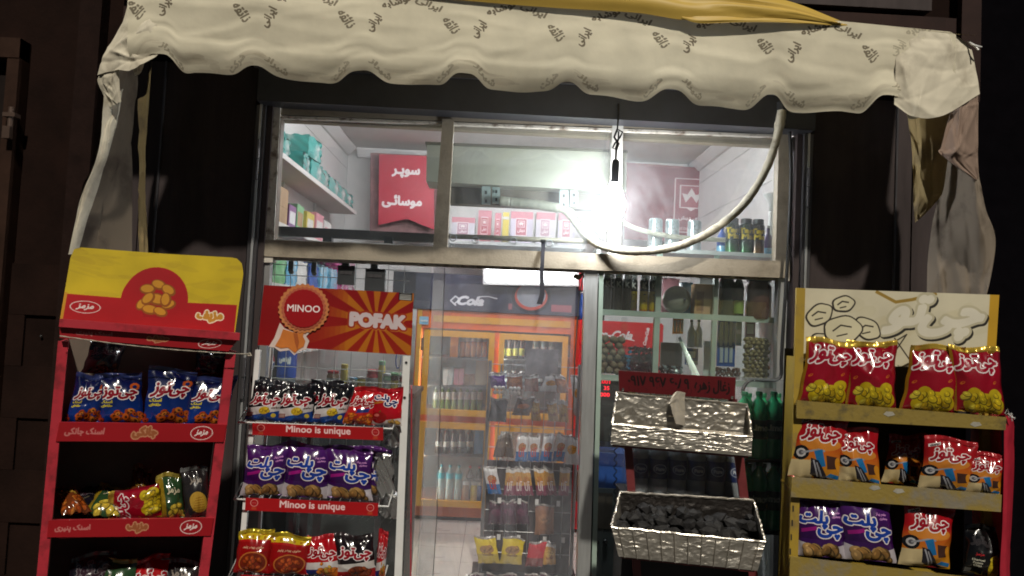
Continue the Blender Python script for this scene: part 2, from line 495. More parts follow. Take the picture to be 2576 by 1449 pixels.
M_wire = pm('steel_wire', (0.35, 0.35, 0.35), 0.4, metal=0.7, var=0.1)
M_asphalt = pm('asphalt', (0.035, 0.034, 0.033), 0.9, var=0.3, scale=14, bump=0.5, bscale=120)
M_paving = pm('paving', (0.07, 0.066, 0.06), 0.85, var=0.25, scale=8, bump=0.3)
M_glass = glassy('window_glass', dirt=0.01, dirt_hi=0.06, scale=2.5)
M_glass_dirty = glassy('dirty_window_glass', dirt=0.02, dirt_hi=0.15, scale=2.2)
M_shelf = pm('shelf_board', (0.42, 0.34, 0.31), 0.5, var=0.12)
M_shelf_edge = pm('shelf_edge_strip', (0.60, 0.58, 0.56), 0.4, var=0.06)
M_card = pm('brown_cardboard', (0.36, 0.23, 0.13), 0.8, var=0.15, scale=6)
M_red_steel = pm('red_painted_steel', (0.33, 0.02, 0.032), 0.4, var=0.25, scale=11, stain=(0.20, 0.018, 0.024), bump=0.08, bscale=50)
M_maroon_steel = pm('maroon_painted_steel', (0.13, 0.022, 0.024), 0.4, var=0.25, scale=10)
M_yellow_steel = pm('yellow_painted_steel', (0.30, 0.20, 0.025), 0.42, var=0.18, scale=9, stain=(0.22, 0.15, 0.05))
M_orange = pm('orange_enamel', (0.62, 0.14, 0.035), 0.35, var=0.06)
M_yellow = pm('amber_enamel', (0.66, 0.33, 0.03), 0.35, var=0.06)
M_rope = pm('pale_rope', (0.35, 0.31, 0.25), 0.9, var=0.3, scale=60)

# ------------------------------------------------------------------ ground, far dark, the shop's shell
mb = MB(); mb.box(-120, 120, -60, 160, -0.3, 0.0); struct('ground', mb, M_asphalt)
mb = MB()
pv = thing('pavement', None, None, (0, 3.0, 0.0)); tag(pv, kind='structure')
mb.box(-4.6, 2.6, 1.0, 3.76, 0.002, 0.03); mb.build('paving_bed', M_paving, pv)
first = None
for i in range(18):
    for j in range(6):
        if first is None:
            b = MB(); b.box(-4.6, -4.21, 1.0, 1.44, 0.03, 0.045); first = b.build('paving_slab', M_paving, pv)
        else:
            c = first.copy(); COL.objects.link(c); c.location = (i * 0.4, j * 0.45, 0)

YF = 3.80                                     # the shop front stands here
XL = P(655, 600, YF).x; XR = P(2008, 600, YF).x
RX0, RX1, RY0, RY1, RZ = -1.52, 1.86, YF + 0.16, 7.3, 3.25
bld = thing('shop_building', 'dark clad shop building with a lit glazed front and white inside walls', 'building', (0, YF, 0))
E_R = P(2442, 500, YF).x                      # right end of the building
def part(name, mats, f, parent=bld, smooth=False):
    b = MB(); f(b); return b.build(name, mats, parent, smooth)

def facade_panel(px0, px1, y=600, z0=0.05, z1=2.86, name='facade_panel', Y=YF):
    return part(name, M_panel, lambda b: b.box(P(px0, y, Y).x, P(px1, y, Y).x, Y, Y + 0.03, z0, z1))
facade_panel(246, 343); facade_panel(346, 388); facade_panel(391, 622)
facade_panel(2040, 2248); facade_panel(2252, 2290); facade_panel(2294, 2438)
part('facade_rail', M_alu_dark, lambda b: b.box(P(2247, 600, YF).x, P(2251, 600, YF).x, YF - 0.012, YF, 0.05, 2.86))
part('facade_rail', M_alu_dark, lambda b: b.box(P(387, 600, YF).x, P(391, 600, YF).x, YF - 0.012, YF, 0.05, 2.86))
# masonry behind the cladding, with the opening left free
def shell(b):
    b.box(-1.95, XL - 0.02, YF + 0.035, YF + 0.15, 0, 4.4); b.box(XR + 0.02, E_R, YF + 0.035, YF + 0.15, 0, 4.4)
    b.box(XL - 0.02, XR + 0.02, YF + 0.035, YF + 0.15, 2.95, 4.4)
part('outer_wall', M_brown, shell)
part('fascia', M_maroon, lambda b: b.box(-1.95, E_R, YF - 0.02, YF + 0.03, 2.9, 3.30))
part('fascia', M_panel, lambda b: b.box(-1.95, E_R - 0.25, YF - 0.05, YF + 0.03, 3.32, 4.4))
part('fascia_rail', M_maroon, lambda b: b.box(-1.95, E_R - 0.2, YF - 0.09, YF - 0.052, 3.2, 3.27))
part('corner_post', M_maroon, lambda b: b.box(E_R - 0.10, E_R, YF - 0.06, YF - 0.022, 2.86, 4.4))
# inside
def clad_wall(x, sgn):
    wl = part('wall', M_white_wall, lambda b: b.box(min(x, x + sgn * 0.1), max(x, x + sgn * 0.1), RY0, RY1, 0, RZ))
    z = 0.0; p0 = None
    while z < RZ - 0.1:
        if p0 is None:
            b = MB(); b.box(min(x - sgn * 0.012, x), max(x - sgn * 0.012, x) - 0.0, RY0 + 0.01, RY1 - 0.03, 0.0, 0.334)
            p0 = b.build('wall_panel', M_white_wall, wl)
        else:
            c = p0.copy(); COL.objects.link(c); c.location.z = z
        z += 0.338
    return wl
clad_wall(RX0, -1); clad_wall(RX1, 1)
part('back_wall', M_white_wall, lambda b: b.box(RX0 - 0.1, RX1 + 0.1, RY1, RY1 + 0.1, 0, RZ))
part('ceiling', M_ceiling, lambda b: b.box(RX0 - 0.1, RX1 + 0.1, RY0 - 0.05, RY1 + 0.1, RZ, RZ + 0.1))
def cove(b):
    for x, s in ((RX0 + 0.002, 1), (RX1 - 0.002, -1)):
        b.prism([(x, RY0, RZ - 0.003), (x, RY0, RZ - 0.09), (x + s * 0.03, RY0, RZ - 0.085), (x + s * 0.09, RY0, RZ - 0.02), (x + s * 0.09, RY0, RZ - 0.003)][::-int(s)], (0, RY1 - RY0 - 0.09, 0))
    b.prism([(RX0 + 0.1, RY1 - 0.003, RZ - 0.003), (RX0 + 0.1, RY1 - 0.003, RZ - 0.09), (RX0 + 0.1, RY1 - 0.04, RZ - 0.085), (RX0 + 0.1, RY1 - 0.085, RZ - 0.02), (RX0 + 0.1, RY1 - 0.085, RZ - 0.003)], (RX1 - RX0 - 0.2, 0, 0))
part('cornice', M_ceiling, cove)
part('inner_lintel', pm('dusty_timber', (0.30, 0.23, 0.17), 0.7, var=0.15), lambda b: b.box(XL, XR, YF + 0.16, YF + 0.22, 2.635, 3.24))
fl = thing('shop_floor', None, None, (0, RY0, 0)); tag(fl, kind='structure')
M_tile = pm('floor_tile', (0.50, 0.46, 0.41), 0.28, var=0.12, scale=3)
part('floor_bed', pm('grout', (0.16, 0.15, 0.14), 0.9), lambda b: b.box(RX0, RX1, YF + 0.0, RY1, 0.003, 0.012), fl)
first = None
for i in range(10):
    for j in range(10):
        if first is None:
            b = MB(); b.box(RX0 + 0.003, RX0 + 0.337, YF + 0.02, YF + 0.354, 0.012, 0.020); first = b.build('floor_tile', M_tile, fl)
        else:
            c = first.copy(); COL.objects.link(c); c.location = (i * 0.338, j * 0.338, random.uniform(-0.0006, 0.0006))

# shutter box above the opening, with bright trim lines
sb = thing('shutter_box', 'long dark metal shutter box above the glazing under the awning', 'shutter box', P(1330, 230, YF))
b = MB(); b.box(XL - 0.03, XR + 0.03, YF - 0.10, YF + 0.03, 2.66, 2.90); b.build('housing', pm('shutter_metal', (0.032, 0.033, 0.040), 0.4, var=0.2), sb)
for z in (2.905, 2.83):
    b = MB(); b.box(XL - 0.05, XR + 0.05, YF - 0.115, YF - 0.101, z - 0.008, z + 0.008); b.build('trim', M_alu_dark, sb)
# side jambs with stepped profiles
for nm, x, s in (('left', XL, 1), ('right', XR, -1)):
    j = thing('door_jamb', 'dark stepped metal jamb beside the %s rack' % ('red and yellow' if s > 0 else 'all yellow'), 'jamb', (x, YF, 0))
    for k, (a, c, y, mat) in enumerate(((-0.055, -0.036, -0.02, M_alu_dark), (-0.033, -0.022, -0.035, M_alu), (-0.019, -0.006, -0.03, M_alu_dark), (-0.003, 0.024, -0.012, M_panel))):
        b = MB(); b.box(min(x + s * a, x + s * c), max(x + s * a, x + s * c), YF + y, YF + 0.05 + 0.004 * k, 0.04, 2.66); b.build('profile', mat, j)
    b = MB()
    for z in (2.28, 1.2):
        b.lathe([(0.011, z), (0.011, z + 0.1)], (x - s * 0.028, YF - 0.045, 0), 8)
        b.lathe([(0.012, z + 0.105), (0.012, z + 0.2)], (x - s * 0.028, YF - 0.045, 0), 8)
    b.build('hinge', M_alu_dark, j)

# neighbour on the left, dark
nb = thing('neighbour_house', 'dark brown house front beyond the red rack, with a pilaster and steel door', 'building', (-3.4, YF, 0))
def nwall(b):
    b.box(-6.5, -1.955, YF + 0.06, YF + 0.3, 0, 5)
nbw = part('wall', M_brown, nwall, nb)
xp0, xp1 = P(185, 300, YF).x, P(240, 300, YF).x
part('pilaster', pm('pilaster_render', (0.016, 0.0085, 0.007), 0.9, var=0.3, bump=0.2, spec=0.08), lambda b: b.box(xp0, xp1, YF - 0.02, YF + 0.058, 0, 5), nb)
st0 = None
for i in range(7):
    for j in range(3):
        xa = xp0 - 0.86 + j * 0.285 + (0.10 if i % 2 else 0)
        if xa + 0.28 > xp0: continue
        if st0 is None:
            b = MB(); b.box(xa, xa + 0.2835, YF + 0.045, YF + 0.06, 0.02, 0.2745); st0 = b.build('stone', M_brown, nbw); X0s = xa
        else:
            c = st0.copy(); COL.objects.link(c); c.location = (xa - X0s, random.uniform(-0.002, 0.0), i * 0.256)
dr = part('door', pm('brown_steel_door', (0.012, 0.008, 0.007), 0.6, var=0.2, spec=0.1), lambda b: b.box(-4.2, P(14, 300, YF).x, YF + 0.01, YF + 0.055, 0, 2.75), nb)
part('door_frame', pm('brown_frame_paint', (0.030, 0.015, 0.010), 0.6, var=0.3, spec=0.1), lambda b: (b.box(P(16, 300, YF).x, P(46, 300, YF).x, YF - 0.03, YF + 0.055, 0, 2.93), b.box(-4.3, P(46, 300, YF).x, YF - 0.034, YF + 0.05, 2.83, 2.93)), nb)
def latch(b):
    c = P(28, 285, YF - 0.05)
    b.lathe([(0.014, -0.07), (0.014, 0.03)], c, 10); b.box(c.x - 0.03, c.x + 0.03, c.y - 0.02, c.y + 0.03, c.z - 0.02, c.z)
    b.box(c.x - 0.018, c.x + 0.018, c.y - 0.03, c.y - 0.003, c.z - 0.13, c.z - 0.07)
part('door_latch', pm('latch_metal', (0.10, 0.065, 0.05), 0.4, metal=0.4), latch, nb)
st = P(95, 846, YF + 0.02)
part('wall_stud', M_steel, lambda b: b.lathe([(0.006, 0), (0.006, 0.006), (0.002, 0.010)], st + Vector((0, 0.03, 0)), 10, axis=Matrix.Rotation(R(90), 3, 'X')), nb)
# black wall added to give the night dark beyond the right end
dw = thing('night_wall', 'black wall added for the night dark beyond the right end', 'wall', (6, 4.3, 0))
part('masonry', pm('night_dark_wall', (0.0035, 0.003, 0.004), 0.95, var=0.2, spec=0.0), lambda b: b.box(E_R + 0.02, 16, 4.3, 4.6, 0, 6.5), dw)
part('coping', pm('night_dark_coping', (0.004, 0.004, 0.005), 0.9, spec=0.0), lambda b: b.box(E_R + 0.01, 16.1, 4.25, 4.65, 6.5, 6.62), dw)

# ------------------------------------------------------------------ glazed front: frame, panes
wf = thing('shop_window', 'worn beige framed shop window with three upper panes and display bays', 'shop window', (0, YF, 0))
Y0 = YF + 0.02
def wpart(name, q, depth=0.06, m=M_beige, Y=Y0):
    b = MB(); pq(b, q, Y, depth); return b.build(name, m, wf)
wpart('head_bar', [(700, 288), (1968, 336), (1968, 303), (700, 252)])
wpart('head_bead', [(705, 297), (1964, 345), (1964, 339), (705, 291)], m=M_beige_worn, depth=0.03)
wpart('stile', [(655, 660), (686, 660), (706, 262), (672, 262)], m=M_beige_worn, Y=Y0 - 0.014)
wpart('stile', [(672, 632), (689, 632), (708, 293), (690, 293)], m=pm('smoked_paint', (0.13, 0.10, 0.075), 0.6, var=0.3), Y=Y0 - 0.004)
wpart('stile', [(1950, 690), (1986, 690), (1992, 300), (1961, 300)], Y=Y0 - 0.010)
wpart('mullion', [(1088, 637), (1124, 638), (1142, 300), (1113, 299)], Y=Y0 - 0.006)
wpart('mullion', [(1528, 652), (1560, 654), (1568, 316), (1541, 315)], m=pm('bulb_bright_paint', (0.6, 0.58, 0.54), 0.5, var=0.1), Y=Y0 - 0.006)  # paler than the other mullion: the bulb's brightness is in its colour
wpart('transom_bar', [(650, 644), (1986, 700), (1986, 658), (652, 602)], Y=Y0 - 0.02, depth=0.055)
wpart('transom_lip', [(652, 652), (1986, 707), (1986, 701), (650, 645)], Y=Y0 + 0.004, depth=0.03, m=M_beige_worn)
wpart('jamb_post', [(1448, 1600), (1480, 1600), (1505, 672), (1472, 672)], m=M_alu, Y=Y0, depth=0.07)
wpart('jamb_post', [(1484, 1600), (1496, 1600), (1519, 672), (1508, 672)], m=pm('green_glass_edge', (0.30, 0.38, 0.33), 0.2, var=0.1), Y=Y0 + 0.004, depth=0.05)
wpart('jamb_post', [(1942, 1600), (1962, 1600), (1980, 700), (1958, 700)], m=M_alu, Y=Y0, depth=0.05)
wpart('jamb_post', [(598, 1600), (640, 1600), (680, 650), (654, 650)], m=pm('grey_aluminium', (0.30, 0.30, 0.30), 0.4, metal=0.5), Y=Y0, depth=0.05)
def pane(q, m, Y=Y0 + 0.035):
    b = MB(); pq(b, q, Y, 0.005); return b.build('pane', m, wf)
pane([(688, 606), (1090, 622), (1114, 308), (706, 296)], M_glass)
pane([(1122, 624), (1530, 641), (1542, 322), (1140, 306)], M_glass_dirty)
pane([(1560, 643), (1952, 660), (1962, 340), (1568, 324)], M_glass_dirty)
pane([(612, 1600), (1046, 1600), (1086, 662), (680, 648)], M_glass)
pane([(1490, 1600), (1950, 1600), (1962, 700), (1514, 684)], M_glass)
# silicone and old tape along the beads
def beads(b):
    rg = random.Random(3)
    for (xa, ya), (xb, yb) in (((710, 298), (1108, 313)), ((1144, 314), (1538, 328)), ((1570, 330), (1958, 345)), ((692, 604), (1088, 620)), ((1566, 650), (1948, 668))):
        n = 26; pts = []
        for i in range(n + 1):
            t = i / n; pts.append(P(xa + (xb - xa) * t, ya + (yb - ya) * t + rg.uniform(-2, 2), Y0 + 0.03))
        b.tube(pts, [0.003 + 0.003 * rg.random() for _ in pts], 5)
bb = MB(); beads(bb); bb.build('putty', M_white, wf, smooth=True)

# ------------------------------------------------------------------ awning: front valance, roof cloth, side cloths, folded tarpaulin
aw = thing('awning', 'dirty cream cloth awning with scalloped printed valance over the shop front', 'awning', P(1350, 200, 2.8))
NOTCH = [395, 633, 903, 1169, 1432, 1695, 1948, 2242]
def v_low(x):
    y = np.interp(x, [240, 395, 480, 820, 1090, 1370, 1545, 1840, 2130, 2305, 2470], [180, 178, 172, 199, 210, 222, 235, 263, 273, 293, 240])
    for k, n in enumerate(NOTCH): y -= (44, 22, 32, 34, 25, 30, 36, 44)[k] * math.exp(-abs((x - n) / (46.0, 40, 50, 44, 34, 48, 36, 46)[k]) ** (4, 2.5, 3, 3.4, 2.5, 3, 2.6, 4)[k])
    y += 2.5 * math.sin(x / 61.0) + 1.5 * math.sin(x / 23.0 + 1)
    return y
def v_top(x): return np.interp(x, [250, 700, 1000, 1400, 1750, 1850, 1950, 2100, 2390, 2430], [-70, -45, -14, 10, 35, 40, 38, 52, 80, 100])
def v_Y(x): return AY(2.74 + 0.12 * (x - 330) / 2070)
def AY(y): return 3.10 + (y - 2.74) * 0.70
VX0, VX1 = 322.0, 2405.0
cv = Cv(100, 13.5, (228, 220, 196), px=2000, ss=1)
def vtxt(t, x, y, rot, fw, al=0.82):
    # picture place -> canvas place
    lo, tp = v_low(x), v_top(x)
    lo = np.interp(x, [330, 820, 1545, 2305], [172, 199, 235, 290])
    cv.text(t, (x - VX0) / (VX1 - VX0) * 100, (lo - y) / (lo - tp) * cv.h, (78, 68, 54), fw=fw * 1.16 / (VX1 - VX0) * 100, fh=25 / (VX1 - VX0) * 100, rot=R(rot), bold=0.04, al=al * (0.78 if rot in (66, 27, -27, -64) else 0.5))
for k in range(9):
    xc = 248 + 263.5 * k                        # peak of each arch
    base = np.interp(xc, [330, 1000, 2120], [42, 84, 155])
    if k:
        vtxt('ایرانی', xc - 98, base - 20, 66, 58, 0.9 if k < 8 else 0.35)
        vtxt('نوشابه', xc - 42, base - 80, 27, 66, 0.9 if k < 8 else 0.35)
    if k < 8:
        vtxt('ایرانی', xc + 40, base - 74, -27, 58)
        vtxt('ذائقه', xc + 98, base - 14, -64, 56)
    lo = np.interp(xc, [330, 820, 1545, 2305], [172, 199, 235, 290])
    vtxt('شیراز', xc - 82 + 263, lo - 12, -28, 46, 0.7); vtxt('شرکت', xc + 80, lo - 14, 32, 40, 0.55)
for k in range(60):                             # grime along the hem
    cv.oval(random.uniform(0, 100), random.uniform(0, 2.2), random.uniform(0.6, 2.5), random.uniform(0.1, 0.5), (120, 104, 84), al=0.10)
M_val = printed('awning_cloth', cv, rough=0.75, dirt=0.09, bump=0.28, bscale=11, trans=0.12, spec=0.15)
NU, NV = 360, 34
A = np.zeros((NV, NU, 3)); cr = fold(NU, NV, 11, 46); rg = np.random.RandomState(5)
for i in range(NU):
    x = VX0 + (VX1 - VX0) * i / (NU - 1); lo, tp, Y = v_low(x), v_top(x), v_Y(x)
    for j in range(NV):
        t = j / (NV - 1); y = lo + (tp - lo) * t
        yb = np.interp(x, [330, 820, 1545, 2305], [172, 199, 235, 290]); hh = max(0.0, 62 - (yb - y)) / 62.0
        curl = 0.050 * hh ** 1.4
        bil = 0.003 * math.sin(x / 263.5 * 2 * math.pi + 0.6) * (1 - t) ** 1.2 + 0.005 * math.sin(x / 95.0 + 3 * t) * (1 - t)
        p = P(x, y, Y); A[j, i] = (p.x, p.y + curl + bil + cr[j, i] * 0.008 * (0.35 + (1 - t)), p.z)
mb = MB(); mb.grid(A); mb.build('valance', M_val, aw, smooth='all')
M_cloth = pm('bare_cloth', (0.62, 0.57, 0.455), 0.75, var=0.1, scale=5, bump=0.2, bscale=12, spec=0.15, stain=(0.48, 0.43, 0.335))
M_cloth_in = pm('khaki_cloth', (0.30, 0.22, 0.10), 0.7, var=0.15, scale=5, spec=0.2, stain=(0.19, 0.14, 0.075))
M_cloth_side = pm('shaded_side_cloth', (0.13, 0.105, 0.08), 0.8, var=0.15, scale=5, bump=0.2, bscale=12, spec=0.1, stain=(0.09, 0.07, 0.055))  # dark tone holds the awning's shade on the left side cloth
M_cloth_side2 = pm('shaded_grey_cloth', (0.20, 0.165, 0.13), 0.8, var=0.15, scale=4, bump=0.2, bscale=12, spec=0.1, stain=(0.12, 0.095, 0.075))  # right side cloth, darkened in colour for the shade under the awning
def cloth(name, ctrl, mat, nu=40, nv=60, amp=0.012, seed=1, parent=aw):
    A = hermite([[P(q[0], q[1], AY(q[2])) for q in row] for row in ctrl], nu, nv); z = (fold(nu, nv, seed, 18) + 0.45 * fold(nu, nv, seed + 50, 40)) * amp * 1.2
    A[..., 1] += z; A[..., 0] += z * 0.4
    b = MB(); b.grid(A); return b.build(name, mat, parent, smooth='all')
# roof cloth from the wall down to the front rail
zt = [P(VX0 + (VX1 - VX0) * i / 5, v_top(VX0 + (VX1 - VX0) * i / 5), v_Y(VX0 + (VX1 - VX0) * i / 5)) for i in range(6)]
zr = [p + Vector((-0.26 * (1 - i / 5) + 0.10 * i / 5, 0.0, 0.0)) for i, p in enumerate(zt)]  # unseen roof widened past both ends to shade the side panels
Ar = np.array([[tuple(p) for p in zr], [(p.x, 3.42, p.z + 0.10) for p in zr], [(p.x, YF - 0.06, 3.18) for p in zr]])
b = MB(); b.grid(hermite(Ar, 60, 16)); b.build('roof_cloth', M_cloth_in, aw, smooth='all')
b = MB(); b.tube([p + Vector((0, 0.03, -0.012)) for p in zt], 0.018, 8); b.build('front_rail', M_alu_dark, aw)
for p in (zt[0], zt[-1]):
    b = MB(); b.tube([p + Vector((0, 0.04, -0.02)), Vector((p.x, YF - 0.04, 2.95))], 0.014, 8); b.build('arm', M_alu_dark, aw)
# left end: the cloth turns the corner and hangs down to the rack
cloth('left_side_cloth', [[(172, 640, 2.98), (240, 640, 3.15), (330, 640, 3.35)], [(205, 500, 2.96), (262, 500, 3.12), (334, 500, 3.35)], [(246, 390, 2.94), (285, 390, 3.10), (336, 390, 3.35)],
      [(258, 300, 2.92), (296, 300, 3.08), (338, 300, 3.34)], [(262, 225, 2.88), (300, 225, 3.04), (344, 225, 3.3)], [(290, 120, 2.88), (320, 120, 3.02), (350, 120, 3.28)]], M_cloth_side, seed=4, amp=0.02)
cloth('left_lit_edge', [[(172, 640, 2.96), (186, 640, 2.99), (196, 640, 3.03)], [(202, 505, 2.94), (222, 500, 2.97), (236, 500, 3.01)], [(244, 400, 2.92), (262, 395, 2.95), (272, 390, 3.0)], [(257, 300, 2.90), (278, 300, 2.93), (302, 300, 2.98)], [(262, 235, 2.87), (288, 230, 2.9), (314, 225, 2.96)]], M_cloth, seed=16, amp=0.010)  # lit edge of the side cloth, made as a separate paler strip
cloth('left_corner_cloth', [[(248, 190, 2.86), (290, 176, 2.80), (333, 176, 2.76), (395, 138, 2.755)], [(262, 145, 2.86), (300, 130, 2.80), (340, 120, 2.75), (396, 100, 2.745)],
      [(300, 70, 2.86), (322, 55, 2.80), (352, 45, 2.75), (396, 36, 2.742)], [(338, -30, 2.86), (350, -40, 2.80), (372, -50, 2.75), (396, -55, 2.742)]], M_cloth, seed=6, amp=0.012)
cloth('left_corner_flap', [[(276, 270, 2.90), (292, 262, 2.88), (304, 255, 2.87)], [(246, 208, 2.87), (272, 205, 2.84), (300, 178, 2.82)], [(250, 180, 2.86), (280, 168, 2.83), (318, 168, 2.80)]], M_cloth, seed=7, amp=0.006)
cloth('left_inner_cloth', [[(352, 640, 3.5), (362, 640, 3.55), (372, 640, 3.6)], [(350, 400, 3.45), (358, 400, 3.5), (366, 400, 3.55)], [(346, 250, 3.3), (366, 230, 3.4), (386, 150, 3.5)]], M_cloth_in, seed=8)
# right end
cloth('right_corner_cloth', [[(2250, 262, 2.86), (2300, 294, 2.85), (2370, 292, 2.86), (2465, 236, 2.93)], [(2252, 200, 2.855), (2310, 220, 2.84), (2380, 215, 2.85), (2458, 190, 2.93)],
      [(2254, 130, 2.855), (2320, 135, 2.84), (2390, 135, 2.85), (2446, 132, 2.93)], [(2258, 72, 2.86), (2320, 78, 2.85), (2396, 86, 2.86), (2432, 106, 2.92)]], M_cloth, seed=9, amp=0.007, nu=60)
cloth('right_inner_cloth', [[(2302, 560, 3.3), (2320, 545, 3.28), (2345, 520, 3.26)], [(2298, 500, 3.28), (2330, 490, 3.22), (2372, 480, 3.24)], [(2294, 380, 3.25), (2330, 378, 3.17), (2388, 372, 3.2)], [(2282, 270, 3.2), (2330, 270, 3.12), (2412, 262, 3.15)]], M_cloth_in, seed=12)
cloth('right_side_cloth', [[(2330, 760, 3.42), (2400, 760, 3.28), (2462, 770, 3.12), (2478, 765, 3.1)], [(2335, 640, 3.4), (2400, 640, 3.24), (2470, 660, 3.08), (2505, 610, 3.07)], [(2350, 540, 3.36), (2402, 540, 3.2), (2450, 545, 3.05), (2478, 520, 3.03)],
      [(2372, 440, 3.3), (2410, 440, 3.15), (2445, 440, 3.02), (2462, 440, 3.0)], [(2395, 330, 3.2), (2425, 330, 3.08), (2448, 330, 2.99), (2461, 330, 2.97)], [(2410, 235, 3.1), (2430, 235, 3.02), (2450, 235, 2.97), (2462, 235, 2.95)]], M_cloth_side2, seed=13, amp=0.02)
cloth('right_side_fold', [[(2448, 450, 2.95), (2456, 452, 2.96), (2462, 448, 2.97)], [(2366, 388, 2.94), (2400, 402, 2.92), (2461, 400, 2.95)], [(2368, 368, 2.95), (2410, 372, 2.90), (2461, 370, 2.94)], [(2388, 292, 2.95), (2424, 290, 2.91), (2461, 290, 2.94)], [(2406, 250, 2.94), (2430, 245, 2.90), (2460, 240, 2.93)]], pm('lining_cloth', (0.27, 0.195, 0.155), 0.8, var=0.12, spec=0.1), seed=14, amp=0.012)
b = MB(); b.tube([P(2436, 104, AY(2.9)), P(2446, 112, AY(2.88)), P(2456, 116, AY(2.87)), P(2470, 118, AY(2.87))], [0.004, 0.006, 0.006, 0.003], 6); b.tube([P(2450, 114, AY(2.88)), P(2462, 126, AY(2.86))], 0.004, 5); b.build('tie_string', M_white, aw)
# yellow tarpaulin folded over the top of the valance
tp = thing('yellow_tarpaulin', 'yellow tarpaulin folded over the top edge of the cream awning', 'tarpaulin', P(1500, 0, 2.7))
M_tarp = pm('yellow_tarp', (0.55, 0.37, 0.07), 0.5, var=0.08, scale=4, bump=0.15, bscale=6)
def tcl(name, ctrl, seed, amp=0.012):
    A = hermite([[P(q[0], q[1], 3.142 + (q[2] - 2.71) * 0.42) for q in row] for row in ctrl], 90, 16); A[..., 1] += fold(90, 16, seed, 14) * amp
    b = MB(); b.grid(A); b.build(name, M_tarp, tp, smooth='all')
tcl('upper_fold', [[(300, -90, 2.66), (900, -24, 2.66), (1200, 4, 2.66), (1400, 20, 2.66), (1600, 32, 2.66), (1725, 50, 2.66), (1850, 44, 2.67), (1990, 46, 2.70), (2115, 62, 2.76)],
                   [(300, -120, 2.63), (900, -50, 2.63), (1200, -30, 2.62), (1400, -16, 2.62), (1600, -2, 2.62), (1725, 14, 2.63), (1850, 12, 2.65), (1990, 28, 2.70), (2115, 60, 2.77)],
                   [(300, -160, 2.68), (900, -100, 2.68), (1200, -80, 2.68), (1400, -60, 2.68), (1600, -40, 2.68), (1725, -20, 2.68), (1850, -10, 2.69), (1990, 14, 2.74), (2115, 56, 2.80)],
                   [(300, -180, 2.8), (900, -120, 2.8), (1200, -100, 2.8), (1400, -80, 2.8), (1600, -60, 2.8), (1725, -40, 2.8), (1850, -26, 2.8), (1990, 4, 2.82), (2115, 52, 2.84)]], 21)
tcl('lower_fold', [[(1715, 46, 2.655), (1760, 58, 2.65), (1850, 56, 2.66), (1960, 56, 2.69), (2060, 62, 2.74), (2160, 66, 2.80)], [(1716, 40, 2.65), (1770, 46, 2.645), (1850, 46, 2.655), (1960, 48, 2.69), (2060, 56, 2.74), (2160, 63, 2.80)], [(1720, 38, 2.67), (1790, 30, 2.69), (1850, 34, 2.70), (1960, 42, 2.72), (2060, 52, 2.77), (2160, 61, 2.82)]], 22, 0.005)

# ------------------------------------------------------------------ the bare bulb on its flex, the air conditioner and its hose
lamp = thing('hanging_bulb', 'bare lit bulb hanging on a knotted black flex in front of the panes', 'light bulb', P(1546, 500, YF - 0.16))
YB = YF - 0.16
M_flex = pm('black_flex', (0.010, 0.010, 0.012), 0.6)
b = MB(); b.tube([P(1556, 262, YF - 0.11), P(1555, 300, YB), P(1553, 325, YB), P(1566, 332, YB - 0.006), P(1560, 345, YB), P(1546, 362, YB + 0.006), P(1541, 372, YB), P(1548, 376, YB - 0.004), P(1556, 350, YB), P(1556, 330, YB)], 0.0042, 6)
b.tube([P(1553, 325, YB), P(1545, 345, YB + 0.01), P(1556, 362, YB), P(1550, 378, YB), P(1549, 404, YB)], 0.0055, 6); b.build('flex', M_flex, lamp, smooth=True)
c = P(1547, 450, YB); s = YB / F
b = MB(); b.lathe([(0.010 * 1, 0.095), (0.017, 0.088), (0.019, 0.06), (0.019, 0.0), (0.021, -0.02), (0.016, -0.025)][::-1], c, 14); b.build('holder', pm('grey_holder', (0.05, 0.05, 0.055), 0.4), lamp, smooth=True)
b = MB(); b.lathe([(0.012, -0.205), (0.032, -0.195), (0.046, -0.170), (0.052, -0.135), (0.050, -0.10), (0.040, -0.065), (0.026, -0.035), (0.022, -0.02)], c, 20)
b.build('bulb', em('bulb_light', (0.95, 0.98, 1.0), 215.0), lamp, smooth='all')

ac = thing('air_conditioner', 'beige air conditioner seen from its back, mounted behind the upper panes', 'air conditioner', P(1320, 470, 4.05))
YA = 4.05
M_ac = pm('beige_cover', (0.52, 0.50, 0.43), 0.5, var=0.06)
b = MB(); pq(b, [(1072, 456), (1575, 483), (1577, 380), (1074, 360)], YA, 0.22); b.build('body', M_ac, ac)
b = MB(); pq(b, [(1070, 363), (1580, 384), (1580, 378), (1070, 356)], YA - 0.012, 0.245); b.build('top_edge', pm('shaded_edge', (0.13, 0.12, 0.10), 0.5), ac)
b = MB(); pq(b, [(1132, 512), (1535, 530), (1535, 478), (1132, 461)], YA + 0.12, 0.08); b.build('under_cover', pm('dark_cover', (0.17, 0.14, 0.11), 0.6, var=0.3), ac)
M_galv = pm('galvanised', (0.42, 0.50, 0.50), 0.4, metal=0.3, var=0.1)
for x in (1212, 1408):
    b = MB(); y = 468 + (x - 1212) * 0.045
    pq(b, [(x, y + 45), (x + 22, y + 46), (x + 22, y + 1), (x, y)], YA + 0.01, 0.02); pq(b, [(x + 26, y + 42), (x + 46, y + 43), (x + 46, y + 3), (x + 26, y + 2)], YA + 0.02, 0.02)
    bk = b.build('bracket', M_galv, ac); b = MB()
    for dx, dy in ((8, 12), (8, 34), (34, 10), (34, 30)):
        b = MB(); pq(b, [(x + dx, y + dy + 8), (x + dx + 5, y + dy + 8), (x + dx + 5, y + dy), (x + dx, y + dy)], YA + 0.007, 0.002); b.build('slot', M_black, bk)
